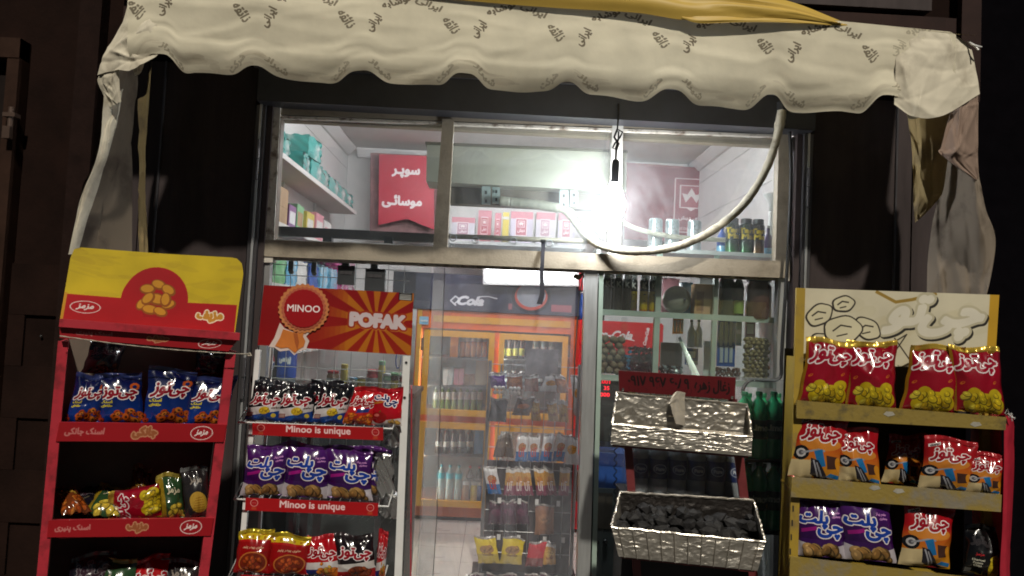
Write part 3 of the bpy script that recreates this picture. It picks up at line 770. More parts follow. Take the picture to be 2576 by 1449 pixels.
def curve(pts, n=60):
    return [Vector(q) for q in hermite([[tuple(P(*p)), tuple(P(*p))] for p in pts], 2, n)[:, 0]]
hs = thing('drain_hose', 'thick cream insulated hose looping from the air conditioner to the jamb', 'hose', P(1600, 630, 3.7))
M_hose = pm('cream_hose', (0.42, 0.39, 0.31), 0.6, var=0.12, scale=20, bump=0.35, bscale=70, stain=(0.26, 0.235, 0.18))
b = MB(); b.tube(curve([(1256, 505, 4.02), (1300, 510, 4.02), (1350, 515, 4.0), (1400, 522, 3.98), (1430, 538, 3.96), (1452, 566, 3.94), (1474, 594, 3.9), (1506, 616, 3.80), (1560, 630, 3.73), (1640, 631, 3.71), (1720, 615, 3.70), (1800, 575, 3.69), (1870, 515, 3.69), (1920, 440, 3.69), (1948, 370, 3.69), (1962, 310, 3.69), (1969, 262, 3.70)], 110), [0.020 + 0.0022 * math.sin(i * 0.7) * (1 if i < 30 else 0.35) + 0.0012 * math.sin(i * 2.3) + (0.004 if i > 100 else 0) for i in range(110)], 12)
b.build('insulation', M_hose, hs, smooth='all')
b = MB(); pw = curve([(1258, 505, 4.015), (1300, 510, 4.015), (1350, 515, 3.995), (1405, 523, 3.975)], 40)
b.tube(pw, [0.0235 + 0.003 * abs(math.sin(i * 1.3 + math.sin(i * 0.6))) for i in range(40)], 12); b.build('tape_wrap', pm('wrap_tape', (0.36, 0.35, 0.29), 0.3, var=0.1, bump=0.6, bscale=25), hs, smooth=True)
b = MB(); b.tube(curve([(1424, 522, 4.0), (1450, 540, 3.97), (1480, 578, 3.93), (1505, 602, 3.9)], 24), 0.010, 8); b.build('thin_pipe', pm('grey_pipe', (0.30, 0.30, 0.27), 0.4), hs, smooth='all')
b = MB(); b.tube(curve([(1560, 556, 3.90), (1600, 575, 3.95), (1660, 590, 4.0), (1740, 600, 4.05), (1840, 604, 4.1)], 30), 0.013, 8); b.build('branch_pipe', M_hose, hs, smooth='all')
b = MB(); b.lathe([(0.030, -0.022), (0.031, 0.02)], P(1969, 268, 3.70), 14); b.build('tape_band', M_black, hs)
cd = thing('cable_run', 'thin black cable hanging down along the jamb beside the yellow rack', 'cable', P(1978, 700, 3.74))
b = MB(); b.tube(curve([(1985, 300, 3.76), (1990, 420, 3.75), (1986, 560, 3.75), (1980, 680, 3.74), (1972, 800, 3.74), (1966, 900, 3.74), (1962, 950, 3.74), (1925, 957, 3.72), (1890, 956, 3.70), (1872, 972, 3.68), (1868, 990, 3.67)], 60), 0.009, 7); b.build('cable', M_black, cd, smooth='all')

# ------------------------------------------------------------------ lamps inside the shop
M_tube = em('tube_light', (0.98, 0.96, 1.0), 125.0)
for k, (x, y) in enumerate(((-0.45, 4.75), (0.75, 4.75), (0.2, 5.75))):
    t = thing('ceiling_lamp', 'lit white tube lamp on the shop ceiling, %s' % ('towards the red pennant', 'above the display bay', 'above the orange fridge')[k], 'lamp', (x, y, RZ), 'tube lamps on the shop ceiling')
    b = MB(); b.box(x - 0.64, x + 0.64, y - 0.04, y + 0.04, RZ - 0.05, RZ - 0.004); b.build('housing', M_white, t)
    b = MB(); b.lathe([(0.018, -0.60), (0.018, 0.60)], (x, y, RZ - 0.075), 10, axis=Matrix.Rotation(R(90), 3, 'Y')); b.build('tube', M_tube, t, smooth='all')
t = thing('canopy_lamp', 'bright white lamp box glowing above the dark fridge header', 'lamp', P(1330, 715, 6.1))
b = MB(); pq(b, [(1215, 716), (1456, 720), (1456, 642), (1215, 633)], 6.12, 0.25); b.build('housing', M_white, t)
b = MB(); pq(b, [(1222, 708), (1450, 713), (1450, 649), (1222, 640)], 6.108, 0.010); b.build('diffuser', em('canopy_light', (0.95, 0.98, 1.0), 9.0), t)

# ------------------------------------------------------------------ generic goods
PROTO = {}
def place(key, make, loc, label, cat, group=None, rz=0.0, name=None):
    """first use builds the thing at the origin, later ones copy it with its parts"""
    if key not in PROTO:
        PROTO[key] = o = make()
    else:
        o = copy_tree(PROTO[key])
    o.location = loc; o.rotation_euler = (0, 0, rz)
    for k in ('label', 'category', 'group'):
        if k in o: del o[k]
    return tag(o, label, cat, group)

def bottle(name, r, h, mats, neck=0.30, prof='pet', label=(0.28, 0.62), n=14):
    """mats: body, label, cap -> a maker of one bottle at the origin"""
    def make():
        t = thing(name, None, None)
        nr = r * neck * 1.1
        if prof == 'pet': pr = [(r * 0.9, 0), (r, 0.03 * h), (r, 0.25 * h), (r * 0.97, 0.27 * h), (r * 0.97, 0.62 * h), (r, 0.64 * h), (r * 0.93, 0.72 * h), (r * 0.62, 0.84 * h), (nr, 0.90 * h), (nr, 0.94 * h)]
        elif prof == 'can': pr = [(r * 0.9, 0), (r, 0.02 * h), (r, 0.80 * h), (r * 0.86, 0.85 * h), (r * 0.80, 0.86 * h)]
        elif prof == 'jar': pr = [(r * 0.92, 0), (r, 0.05 * h), (r, 0.74 * h), (r * 0.84, 0.82 * h), (r * 0.84, 0.86 * h)]
        else: pr = [(r * 0.9, 0), (r, 0.03 * h), (r, 0.55 * h), (r * 0.7, 0.68 * h), (nr, 0.76 * h), (nr, 0.92 * h)]
        b = MB(); b.lathe(pr, (0, 0, 0), n); b.build('body', mats[0], t, smooth=True)
        if mats[1] is not None:
            b = MB(); b.lathe([(r * 1.015, label[0] * h), (r * 1.015, label[1] * h)], (0, 0, 0), n); b.build('label', mats[1], t, smooth=True)
        cr_ = {'pet': nr * 1.25, 'can': r * 0.82, 'jar': r * 0.95}.get(prof, nr * 1.2); z0 = pr[-1][1]
        b = MB(); b.lathe([(cr_, z0), (cr_, h * 0.985), (cr_ * 0.85, h)], (0, 0, 0), max(8, n - 4)); b.build('cap', mats[2], t, smooth=True)
        return t
    return make

def boxthing(name, w, d, h, mat, front=None, lid=None):
    def make():
        t = thing(name, None, None)
        b = MB(); b.box(-w / 2, w / 2, -d / 2, d / 2, 0, h * (0.9 if lid else 1)); b.build('body', mat, t)
        if front is not None:
            b = MB(); b.quad((-w / 2 + 0.0008, -d / 2 - 0.001, 0.001), (w / 2 - 0.0008, -d / 2 - 0.001, 0.001), (w / 2 - 0.0008, -d / 2 - 0.001, h * 0.985), (-w / 2 + 0.0008, -d / 2 - 0.001, h * 0.985)); b.build('printed_face', front, t)
        if lid:
            b = MB(); b.box(-w / 2 - 0.001, w / 2 + 0.001, -d / 2 - 0.002, d / 2 + 0.002, h * 0.902, h); b.build('lid', lid, t)
        return t
    return make

def soft_mesh(w, d, h, seed, n=9, puff=0.55, crease=0.05):
    """a soft wrapped block: cube sides blown out, with creases"""
    rg = np.random.RandomState(seed); b = MB()
    for ax in range(3):
        for sg in (-1, 1):
            u, v = np.meshgrid(np.linspace(-1, 1, n), np.linspace(-1, 1, n))
            q = np.zeros((n, n, 3)); q[..., ax] = sg; q[..., (ax + 1) % 3] = u; q[..., (ax + 2) % 3] = v
            r = np.linalg.norm(q, axis=2, keepdims=True); q = q * (1 - puff * 0.32) + q / r * puff * 0.42
            q *= (1 + crease * np.sin(q[..., :1] * rg.uniform(4, 9) + q[..., 1:2] * rg.uniform(3, 8) + q[..., 2:] * 7 + seed))
            b.grid(q * (w / 2, d / 2, h / 2) + (0, 0, h / 2), flip=(sg < 0))
    return b

def simple(name, mb, mats, smooth=True):
    o = mb.build(name, mats, None, smooth, loc=(0, 0, 0)); return o

# ------------------------------------------------------------------ left wall shelf with packs
SX = -1.275
sh = thing('wall_shelf', 'long stepped shelf unit along the white left wall, loaded with packs', 'shelf', (RX0, 5.2, 0))
SZ = (2.535, 2.14, 1.79, 1.40, 1.02)
for z in SZ:
    b = MB(); b.box(RX0 + 0.014, SX, YF + 0.26, 6.6, z - 0.02, z); bd = b.build('board', M_shelf, sh)
    b = MB(); b.box(SX + 0.0005, SX + 0.008, YF + 0.26, 6.6, z - 0.024, z + 0.006); b.build('edge_strip', M_shelf_edge, bd)
for y in (4.25, 5.15, 6.05):
    b = MB(); b.box(RX0 + 0.013, RX0 + 0.03, y - 0.012, y + 0.012, 0.3, 2.7); b.build('upright', M_white, sh)
M_teal = pm('teal_wrap', (0.03, 0.26, 0.235), 0.22, var=0.2, scale=5, stain=(0.62, 0.68, 0.66), coat=0.4)
def yof(px): return max(4.2, -SX * F / (1312 - px))
for k, (px, z, hh, w_) in enumerate(((716, 0, 0.15, 0.20), (742, 0, 0.145, 0.2), (762, 0, 0.12, 0.17), (818, 0, 0.13, 0.2), (846, 0, 0.14, 0.22), (838, 0.14, 0.14, 0.22), (866, 0, 0.13, 0.2), (892, 0, 0.13, 0.25), (910, 0, 0.12, 0.25), (926, 0, 0.12, 0.3))):
    y = yof(px)
    o = simple('tissue_pack', soft_mesh(0.20, w_ + 0.06, hh, 30 + k), M_teal, 'all'); o.location = (SX - 0.115, y, SZ[0] + z + 0.001); o.rotation_euler = (0, 0, random.uniform(-0.1, 0.1))
    tag(o, 'teal and white soft pack on the top wall shelf, %s' % (['nearest the window', 'second from the window', 'third from the window', 'just beyond the gap', 'under another pack', 'stacked on another pack', 'right after the stack', 'third from the pennant', 'second from the pennant', 'nearest the pennant'][k]), 'pack', 'teal packs on the top shelf')
def shelfbox(px, w, h, mat, label, z, name='carton', front=None, d=0.2, lift=0.0):
    y = yof(px)
    t = thing(name, label, 'box', (SX - 0.12, y, z + lift + 0.001))
    b = MB(); c = Vector(t.location); b.box(c.x - d / 2, c.x + d / 2, c.y - w / 2, c.y + w / 2, c.z, c.z + h); b.build('body', mat, t)
    b = MB(); b.box(c.x + d / 2 + 0.0004, c.x + d / 2 + 0.0014, c.y - w * 0.38, c.y + w * 0.38, c.z + h * 0.25, c.z + h * 0.75)
    b.box(c.x - d * 0.3, c.x + d * 0.3, c.y - w / 2 - 0.0015, c.y - w / 2 - 0.0004, c.z + h * 0.3, c.z + h * 0.7); b.build('label', front or M_white, t)
C_purple = pm('purple_card', (0.20, 0.09, 0.22), 0.4); C_yel = pm('yellow_card', (0.60, 0.48, 0.10), 0.4); C_pink = pm('pink_card', (0.60, 0.26, 0.30), 0.4); C_wh = pm('white_card', (0.62, 0.60, 0.58), 0.45); C_lb = pm('light_blue_wrap', (0.14, 0.40, 0.60), 0.2, stain=(0.55, 0.65, 0.7), coat=0.5); C_gr = pm('green_card', (0.12, 0.34, 0.15), 0.4, stain=(0.3, 0.45, 0.3)); C_red = pm('red_card', (0.48, 0.03, 0.04), 0.4); C_db = pm('blue_card', (0.03, 0.09, 0.36), 0.4)
shelfbox(765, 0.25, 0.11, M_card, 'lower brown carton of two stacked on the second wall shelf', SZ[1], front=M_card)
shelfbox(765, 0.25, 0.11, M_card, 'upper brown carton of two stacked on the second wall shelf', SZ[1], lift=0.112, front=M_card)
shelfbox(793, 0.16, 0.15, C_purple, 'purple carton beside the stacked brown cartons', SZ[1], front=M_white)
shelfbox(812, 0.16, 0.18, C_gr, 'olive carton between purple and yellow cartons on the wall shelf', SZ[1], front=M_card)
shelfbox(838, 0.2, 0.17, C_yel, 'yellow carton on the second wall shelf', SZ[1], front=C_wh)
shelfbox(861, 0.22, 0.20, C_pink, 'pink and white carton on the second wall shelf', SZ[1], front=C_wh)
shelfbox(882, 0.24, 0.18, C_wh, 'white carton beside the pink carton on the wall shelf', SZ[1], front=C_pink)
for k, (px, m_, h, nm) in enumerate(((690, C_lb, 0.20, 'light blue wrapped pack nearest the window on the third wall shelf'), (735, C_lb, 0.19, 'light blue wrapped pack second along the third wall shelf'), (770, C_gr, 0.21, 'green pack between blue packs on the third wall shelf'), (800, C_lb, 0.18, 'light blue pack after the green pack on the third shelf'), (826, C_wh, 0.18, 'white pack with blue band on the third wall shelf'), (855, C_db, 0.19, 'dark blue pack behind the hanging dark box'), (880, C_lb, 0.2, 'light blue pack beyond the first hanging dark box'), (905, C_lb, 0.2, 'light blue pack second from the magenta packs'))):
    o = simple('wrapped_pack', soft_mesh(0.18, 0.24, h, 60 + k, puff=0.35), m_, 'all'); o.location = (SX - 0.11, yof(px), SZ[2] + 0.001); tag(o, nm, 'pack', 'packs on the third wall shelf')
C_mag = pm('magenta_wrap', (0.50, 0.05, 0.22), 0.25, scale=14, stain=(0.65, 0.6, 0.62), coat=0.4)
for k, (px, z, nm) in enumerate(((948, 0, 'lower magenta and white soft pack at the far end of the wall shelf'), (948, 0.15, 'upper magenta and white soft pack at the far end of the wall shelf'))):
    o = simple('soft_pack', soft_mesh(0.2, 0.5, 0.15, 80 + k, crease=0.08), C_mag, 'all'); o.location = (SX - 0.09, yof(948) - 0.3, SZ[2] + z + 0.001); tag(o, nm, 'pack', 'magenta packs')

# ------------------------------------------------------------------ pennants and boards on the back wall
def board(name, q, Y, depth, m, edge, label, cat):
    t = thing(name, label, cat, P(*[sum(p[i] for p in q) / len(q) for i in (0, 1)], Y))
    b = MB(); pts = [P(x, y, Y) for x, y in q]; xs = [p.x for p in pts]; zs = [p.z for p in pts]
    uv = [((p.x - min(xs)) / (max(xs) - min(xs)), (p.z - min(zs)) / (max(zs) - min(zs))) for p in pts]
    b.prism(pts, (0, depth, 0), 0, 1, uv); b.build('sheet', [edge, m], t)
    return t
cv = Cv(155, 190, (178, 44, 62), px=260)
for k in range(9): cv.line([(random.uniform(0, 100), random.uniform(0, 120)), (random.uniform(0, 100), random.uniform(0, 120))], 1.5, (196, 74, 88), al=0.35)
cv.text('سوپـر', 47, 92, (238, 226, 226), fw=46, bold=1.1).text('موسائـی', 43, 44, (238, 226, 226), fw=66, bold=1.1)
M_pen = printed('pennant_print', cv, rough=0.35, dirt=0.05)
M_dkedge = pm('dark_edge', (0.10, 0.05, 0.05), 0.6)
bk = board('wall_board', [(930, 600), (1100, 606), (1102, 392), (932, 384)], 7.05, 0.03, pm('dusty_maroon_board', (0.22, 0.11, 0.11), 0.6, var=0.4, scale=9), M_dkedge, 'dusty dark maroon board behind the red pennant', 'board')
pn = board('pennant', [(952, 566), (1024, 550), (1092, 578), (1092, 393), (954, 388)], 6.96, 0.006, M_pen, M_dkedge, 'red pennant with white Persian lettering and notched hem on the back wall', 'pennant')
cv = Cv(155, 175, (122, 38, 50), px=260)
for k in range(50): cv.oval(random.uniform(0, 60), random.uniform(0, 113), random.uniform(4, 14), random.uniform(2, 8), (150, 108, 112), rot=random.random() * 3, al=0.14)  # pale blotches paint the bulb's glare over the left part
cv.rect(56, 14, 94, 94, (222, 205, 205)).rect(57.5, 15.5, 92.5, 92.5, (134, 36, 52)).rect(62, 50, 88, 84, (222, 205, 205)).rect(63.5, 51.5, 86.5, 82.5, (150, 40, 58))
cv.poly([(64.5, 72), (69, 58), (73.5, 66), (75, 68), (76.5, 66), (81, 58), (85.5, 72), (79.5, 70), (75, 80), (70.5, 70)], (226, 214, 212)).poly([(70, 50), (75, 46), (80, 50)], (222, 205, 205))
cv.text('چای دبش', 75, 35, (226, 212, 212), fw=27, bold=0.35).text('DEBSH TEA', 75, 20, (196, 160, 160), fw=30, bold=0.2)
bd2 = board('tea_board', [(1570, 602), (1792, 612), (1792, 424), (1572, 408)], 7.1, 0.05, printed('tea_board_print', cv, rough=0.4, dirt=0.12), M_white, 'maroon board with white framed tea emblem and Persian lettering', 'board')
b = MB(); pq(b, [(1792.5, 612), (1806, 613), (1806, 424), (1792.5, 424)], 7.09, 0.09); b.build('side_batten', M_white, bd2)

# shelf of tea cartons high at the back
tsf = thing('back_shelf', 'white shelf high on the back wall carrying tea cartons', 'shelf', P(1300, 606, 6.9))
b = MB(); pq(b, [(1132, 612), (1475, 626), (1475, 618), (1132, 604)], 6.72, 0.5); b.build('board', M_white, tsf)
def tea_print(bgc, sq, n=1):
    c = Cv(60, 70, bgc, px=90); c.rect(0, 90, 100, c.h, (196, 130, 142)).rect(22, 26, 74, 92, (235, 222, 222)).rect(25, 29, 71, 89, sq).rect(32, 58, 64, 82, (235, 222, 222)).rect(35, 60, 61, 80, sq).poly([(37, 74), (43, 63), (48, 70), (53, 63), (59, 74), (48, 78)], (240, 228, 228)).text('دبش', 48, 45, (240, 228, 228), fw=32, bold=0.8)  # print colours washed out to carry the haze in front of the cartons
    return c
TP = [printed('tea_carton_lavender', tea_print((196, 188, 204), (176, 110, 124)), dirt=0.03), printed('tea_carton_red', tea_print((180, 110, 118), (160, 70, 84)), dirt=0.03), printed('tea_carton_white', tea_print((200, 194, 204), (176, 140, 156)), dirt=0.03)]
for k, (x0, x1, y0, m_) in enumerate(((1134, 1196, 548, 2), (1200, 1238, 530, 1), (1242, 1262, 536, 1), (1282, 1342, 534, 0), (1346, 1398, 536, 2), (1402, 1448, 538, 0))):
    y1 = 604 + (x0 - 1132) * 0.042
    a, c = P(x0, y1, 6.74), P(x1, y0, 6.74)
    t = thing('tea_carton', '%s tea carton %s on the back shelf' % (('white', 'red', 'narrow red', 'lavender', 'white', 'lavender')[k], ('first from the pennant', 'beside the white carton', 'beside the yellow box', 'right of the yellow box', 'between two lavender cartons', 'nearest the bulb')[k]), 'carton', ((a.x + c.x) / 2, 6.84, a.z), 'tea cartons on the back shelf')
    b = MB(); b.box(a.x, c.x, 6.741, 6.93, P(x0, y1, 6.74).z + 0.002, c.z); b.build('body', C_wh, t); b = MB(); b.quad((a.x + .001, 6.739, a.z + 0.003), (c.x - .001, 6.739, a.z + 0.003), (c.x - .001, 6.739, c.z - .001), (a.x + .001, 6.739, c.z - .001)); b.build('printed_face', TP[m_], t)
t = thing('yellow_box', 'narrow yellow box between tea cartons on the back shelf', 'box', P(1271, 609, 6.78)); b = MB(); prect(b, 1264, 534, 1280, 607, 6.74, 0.15); b.build('body', C_yel, t); b = MB(); prect(b, 1264, 545, 1280, 552, 6.737, 0.002); b.build('band', C_wh, t)

# ------------------------------------------------------------------ orange double fridge
YFR = 6.2
fx0, fx1, fxm = P(1036, 1000, YFR).x, P(1446, 1000, YFR).x, P(1243, 1000, YFR).x
zt_, zb, zmid = P(1243, 786, YFR).z, 0.02, P(1243, 1058, YFR).z
fr = thing('orange_fridge', 'orange four door drinks fridge with amber door frames at the back', 'fridge', ((fx0 + fx1) / 2, YFR + 0.3, 0))
z_k = P(1243, 1306, YFR).z
def fp(name, m_, *bx):
    b = MB(); b.box(*bx); return b.build(name, m_, fr)
M_in = pm('fridge_inside', (0.30, 0.33, 0.33), 0.5, var=0.05)
fp('back_panel', M_in, fx0, fx1, YFR + 0.62, YFR + 0.68, z_k, zt_)
fp('side_panel', M_orange, fx0, fx0 + 0.05, YFR + 0.03, YFR + 0.618, z_k, zt_); fp('side_panel', M_orange, fx1 - 0.05, fx1, YFR + 0.03, YFR + 0.618, z_k, zt_)
fp('divider', M_orange, fxm - 0.022, fxm + 0.022, YFR + 0.03, YFR + 0.618, z_k + 0.1, zt_ - 0.16)
fp('divider', M_orange, fx0 + 0.052, fxm - 0.024, YFR + 0.031, YFR + 0.61, zmid - 0.04, zmid + 0.04); fp('divider', M_orange, fxm + 0.024, fx1 - 0.052, YFR + 0.031, YFR + 0.61, zmid - 0.04, zmid + 0.04)
fp('top_panel', M_orange, fx0 + 0.051, fx1 - 0.051, YFR + 0.02, YFR + 0.618, zt_ - 0.15, zt_ - 0.002)
fp('stripe', M_yellow, fx0 + 0.14, fx1 - 0.06, YFR + 0.012, YFR + 0.019, zt_ - 0.098, zt_ - 0.045)
fp('bottom_panel', M_orange, fx0 + 0.051, fx1 - 0.051, YFR + 0.02, YFR + 0.618, z_k + 0.0, z_k + 0.098)
fp('plinth', pm('dark_plinth', (0.03, 0.022, 0.022), 0.6), fx0 + 0.02, fx1 - 0.02, YFR + 0.06, YFR + 0.6, zb, z_k - 0.002)
fp('trim', M_yellow, fx0 + 0.012, fx0 + 0.045, YFR + 0.012, YFR + 0.029, z_k, zt_)
M_fglass = glassy('fridge_glass', gloss=0.10, dirt=0.01, dirt_hi=0.05)
M_flamp = em('fridge_light', (0.92, 1.0, 0.97), 42.0)
def fdoor(x0, x1, z0, z1):
    d = fp('door', M_yellow, x0, x0 + 0.045, YFR - 0.02, YFR + 0.02, z0, z1)
    me = MB(); me.box(x0, x0 + 0.045, YFR - 0.02, YFR + 0.018, z0, z1); me.box(x1 - 0.045, x1, YFR - 0.02, YFR + 0.018, z0, z1); me.box(x0 + 0.0452, x1 - 0.0452, YFR - 0.018, YFR + 0.016, z1 - 0.05, z1); me.box(x0 + 0.0452, x1 - 0.0452, YFR - 0.018, YFR + 0.016, z0, z0 + 0.05)
    d.data = me.mesh('door', M_yellow, org=ORG[fr.name])
    b = MB(); b.box(x0 + 0.046, x1 - 0.046, YFR, YFR + 0.006, z0 + 0.051, z1 - 0.051); b.build('pane', M_fglass, d)
    b = MB(); xh = x1 - 0.03 if x1 < fxm + 0.01 else x0 + 0.03
    b.tube([(xh, YFR - 0.022, (z0 + z1) / 2 - 0.09), (xh, YFR - 0.045, (z0 + z1) / 2 - 0.07), (xh, YFR - 0.045, (z0 + z1) / 2 + 0.07), (xh, YFR - 0.022, (z0 + z1) / 2 + 0.09)], 0.008, 6); b.build('handle', M_alu_dark, d)
    xg = x0 - 0.012 if x1 < fxm + 0.01 else x1 + 0.012
    for z in (z0 + 0.12, z1 - 0.12):
        b = MB(); b.lathe([(0.010, z - 0.05), (0.010, z + 0.05)], (xg, YFR - 0.01, 0), 8); b.build('hinge', pm('hinge_bronze', (0.16, 0.10, 0.06), 0.4, metal=0.5), d)
for x0, x1 in ((fx0 + 0.075, fxm - 0.018), (fxm + 0.018, fx1 - 0.075)):
    fdoor(x0, x1, zmid + 0.025, zt_ - 0.165); fdoor(x0, x1, z_k + 0.085, zmid - 0.03)
for x, z0, z1 in ((fx0 + 0.098, zmid + 0.06, zt_ - 0.18), (fx0 + 0.098, z_k + 0.12, zmid - 0.06), (fxm + 0.045, zmid + 0.06, zt_ - 0.18), (fxm + 0.045, z_k + 0.12, zmid - 0.06)):
    b = MB(); b.lathe([(0.009, z0), (0.009, z1)], (x, YFR + 0.045, 0), 8); b.build('lamp', M_flamp, fr)
cv = Cv(410, 95, (62, 64, 78), px=420)
for k in range(30): cv.oval(random.uniform(20, 100), random.uniform(0, 23), random.uniform(1, 6), random.uniform(0.5, 3), (110, 114, 128), rot=random.random() * 3, al=0.15)
cv.rect(0, 0, 12, 24, (40, 42, 50)).text('Cola', 42, 6.5, (226, 228, 232), fw=14, shear=0.35, bold=0.45).line([(33, 4), (36, 7), (33.5, 9), (31, 6), (34, 3)], 0.9, (226, 228, 232)).line([(46, 9.4), (51, 9.8), (56, 8.6)], 0.6, (226, 228, 232))
cv.oval(74, 11, 10.5, 10.5, (34, 36, 46)).oval(74, 11, 8.8, 8.8, (196, 84, 70)).oval(74, 12, 7.8, 7.8, (150, 156, 166)).rect(62, 2, 64, 6, (150, 90, 96)).rect(85, 2, 96, 6.5, (160, 88, 96))
hd = fp('header', M_alu_dark, P(985, 780, YFR).x, fx1 + 0.005, YFR + 0.0, YFR + 0.4, zt_ + 0.001, P(1243, 694, YFR).z)
b = MB(); z1 = P(1243, 694, YFR).z; b.quad((P(985, 780, YFR).x + 0.003, YFR - 0.002, zt_ + 0.003), (fx1 + 0.003, YFR - 0.002, zt_ + 0.003), (fx1 + 0.003, YFR - 0.002, z1 - 0.002), (P(985, 780, YFR).x + 0.003, YFR - 0.002, z1 - 0.002)); b.build('header_print', printed('fridge_header_print', cv, rough=0.35, dirt=0.08), hd)
t = thing('sticker', 'small light blue sticker on the orange fridge frame', 'sticker', P(1064, 806, YFR - 0.01)); b = MB(); prect(b, 1055, 796, 1078, 816, YFR + 0.008, 0.003); b.build('sheet', pm('sky_sticker', (0.2, 0.42, 0.6), 0.5), t); b = MB(); prect(b, 1058, 805, 1075, 809, YFR + 0.006, 0.0015); b.build('band', M_white, t)
# shelves and bottles inside
YS = YFR + 0.16
def fshelf(px0, px1, py):
    a = P((px0 + px1) / 2, py, YS); b = MB(); b.box(P(px0, py, YS).x, P(px1, py, YS).x, YFR + 0.05, YFR + 0.60, a.z - 0.012, a.z); return b.build('shelf', M_wire, fr)
B_or = pm('orange_juice', (0.70, 0.24, 0.02), 0.2, coat=0.5); B_wt = pm('bottle_white', (0.66, 0.68, 0.66), 0.3); B_dk = pm('cola_dark', (0.02, 0.012, 0.01), 0.15, coat=0.5); B_gn = pm('green_drink', (0.16, 0.26, 0.06), 0.2); B_aq = pm('water_plastic', (0.34, 0.50, 0.52), 0.12, coat=0.5); B_bl = pm('cyan_label', (0.02, 0.40, 0.52), 0.35); B_rd = pm('red_cap', (0.55, 0.02, 0.03), 0.35); B_yl = pm('yellow_plastic', (0.68, 0.52, 0.03), 0.35); B_br = pm('brown_drink', (0.26, 0.13, 0.05), 0.3); B_tn = pm('tan_carton', (0.46, 0.34, 0.18), 0.4); B_lg = pm('lime_label', (0.42, 0.46, 0.05), 0.4)
def frow(xs, py, w, h, key, mk, desc, where, group, Y=YS, jit=0.0, cat='bottle'):
    for k, x in enumerate(xs):
        p = P(x, py, Y); p.y += random.uniform(-jit, jit)
        place(key, mk, p, '%s %s %s' % (ORD[k], desc, where) if len(xs) > 1 else desc + ' ' + where, cat, group if len(xs) > 1 else None, rz=random.uniform(-0.4, 0.4) if cat == 'bottle' else 0)
def px2m(n, Y=YS): return n * Y / F
fshelf(1064, 1232, 899); fshelf(1064, 1232, 970); fshelf(1254, 1422, 904); fshelf(1254, 1422, 972); fshelf(1050, 1226, 1142); fshelf(1062, 1232, 1038)
frow((1142,), 898, 20, 60, 'fj0', boxthing('juice_carton', px2m(20), 0.07, px2m(66), B_wt, B_or, lid=B_wt), 'white and orange juice carton', 'on the top left fridge shelf', None, cat='carton')
frow((1162, 1176, 1190, 1204, 1218), 898, 13, 58, 'fj1', bottle('juice_bottle', px2m(6.6), px2m(62), (B_or, B_wt, B_or), label=(0.62, 0.78)), 'orange juice bottle from the left', 'on the top left fridge shelf', 'orange juice bottles')
frow((1120, 1133), 968, 11, 44, 'fc1', boxthing('milk_carton', px2m(12), 0.06, px2m(44), B_wt, C_wh, lid=M_alu), 'pale carton from the left', 'on the middle left fridge shelf', 'cartons on the middle fridge shelf', cat='carton')
frow((1147, 1160), 968, 11, 40, 'fc2', boxthing('drink_carton', px2m(12), 0.06, px2m(42), B_tn, C_pink), 'tan carton from the left', 'on the middle left fridge shelf', 'cartons on the middle fridge shelf', cat='carton')
frow((1174, 1187), 968, 11, 34, 'fc3', boxthing('drink_carton', px2m(12), 0.06, px2m(26), C_pink, B_br), 'short pink carton from the left', 'on the middle left fridge shelf', 'cartons on the middle fridge shelf', cat='carton')
frow((1202, 1216), 968, 13, 60, 'fc4', boxthing('drink_carton', px2m(13), 0.06, px2m(60), B_or, B_tn), 'tall peach carton from the left', 'on the middle left fridge shelf', 'cartons on the middle fridge shelf', cat='carton')
frow((1094, 1110, 1126, 1141, 1157, 1173, 1190, 1206), 1036, 14, 62, 'fd1', bottle('malt_bottle', px2m(7), px2m(62), (B_gn, B_wt, B_wt), label=(0.50, 0.80)), 'white labelled green bottle from the left', 'on the lower left fridge shelf', 'white labelled green bottles')
frow((1102, 1122, 1141, 1160, 1180), 1140, 17, 64, 'fd2', bottle('cola_bottle', px2m(8.6), px2m(66), (B_dk, B_wt, B_dk), label=(0.25, 0.45)), 'dark bottle from the left', 'on the upper shelf of the lower fridge door', 'dark bottles in the lower fridge')
frow((1203,), 1140, 20, 66, 'fd3', boxthing('milk_carton', px2m(22), 0.07, px2m(66), B_wt, pm('milk_blue', (0.08, 0.26, 0.55), 0.4), lid=B_wt), 'blue and white milk carton', 'beside the dark bottles in the lower fridge', None, cat='carton')
zf = z_k + 0.1
for k, (x, key, mk, d_) in enumerate(((1106, 'fw', bottle('water_bottle', px2m(10), px2m(86), (B_aq, B_bl, B_bl), label=(0.62, 0.78)), 'water bottle with cyan collar, first from the left at the fridge bottom'), (1128, 'fw', None, 'water bottle with cyan collar, second from the left at the fridge bottom'), (1150, 'fw', None, 'water bottle with cyan collar, third from the left at the fridge bottom'),
        (1178, 'fx', bottle('cola_bottle', px2m(9), px2m(80), (B_dk, B_wt, B_rd)), 'dark bottle with red cap above the brown jug'), (1201, 'fx', None, 'dark bottle with red cap above the yellow jug'))):
    p = P(x, 1266, YS + (0.1 if key == 'fx' else 0)); p.z = zf
    place(key, mk, p, d_, 'bottle', 'bottles at the fridge bottom')
for x, m_, d_ in ((1170, B_br, 'brown drink jug at the fridge bottom'), (1190, B_yl, 'yellow drink jug at the fridge bottom'), (1207, C_db, 'blue drink jug at the fridge bottom')):
    p = P(x, 1266, YS - 0.05); p.z = zf; place('jug' + d_, bottle('drink_jug', px2m(8.5), px2m(50), (m_, None, B_wt), prof='jar'), p, d_, 'bottle')
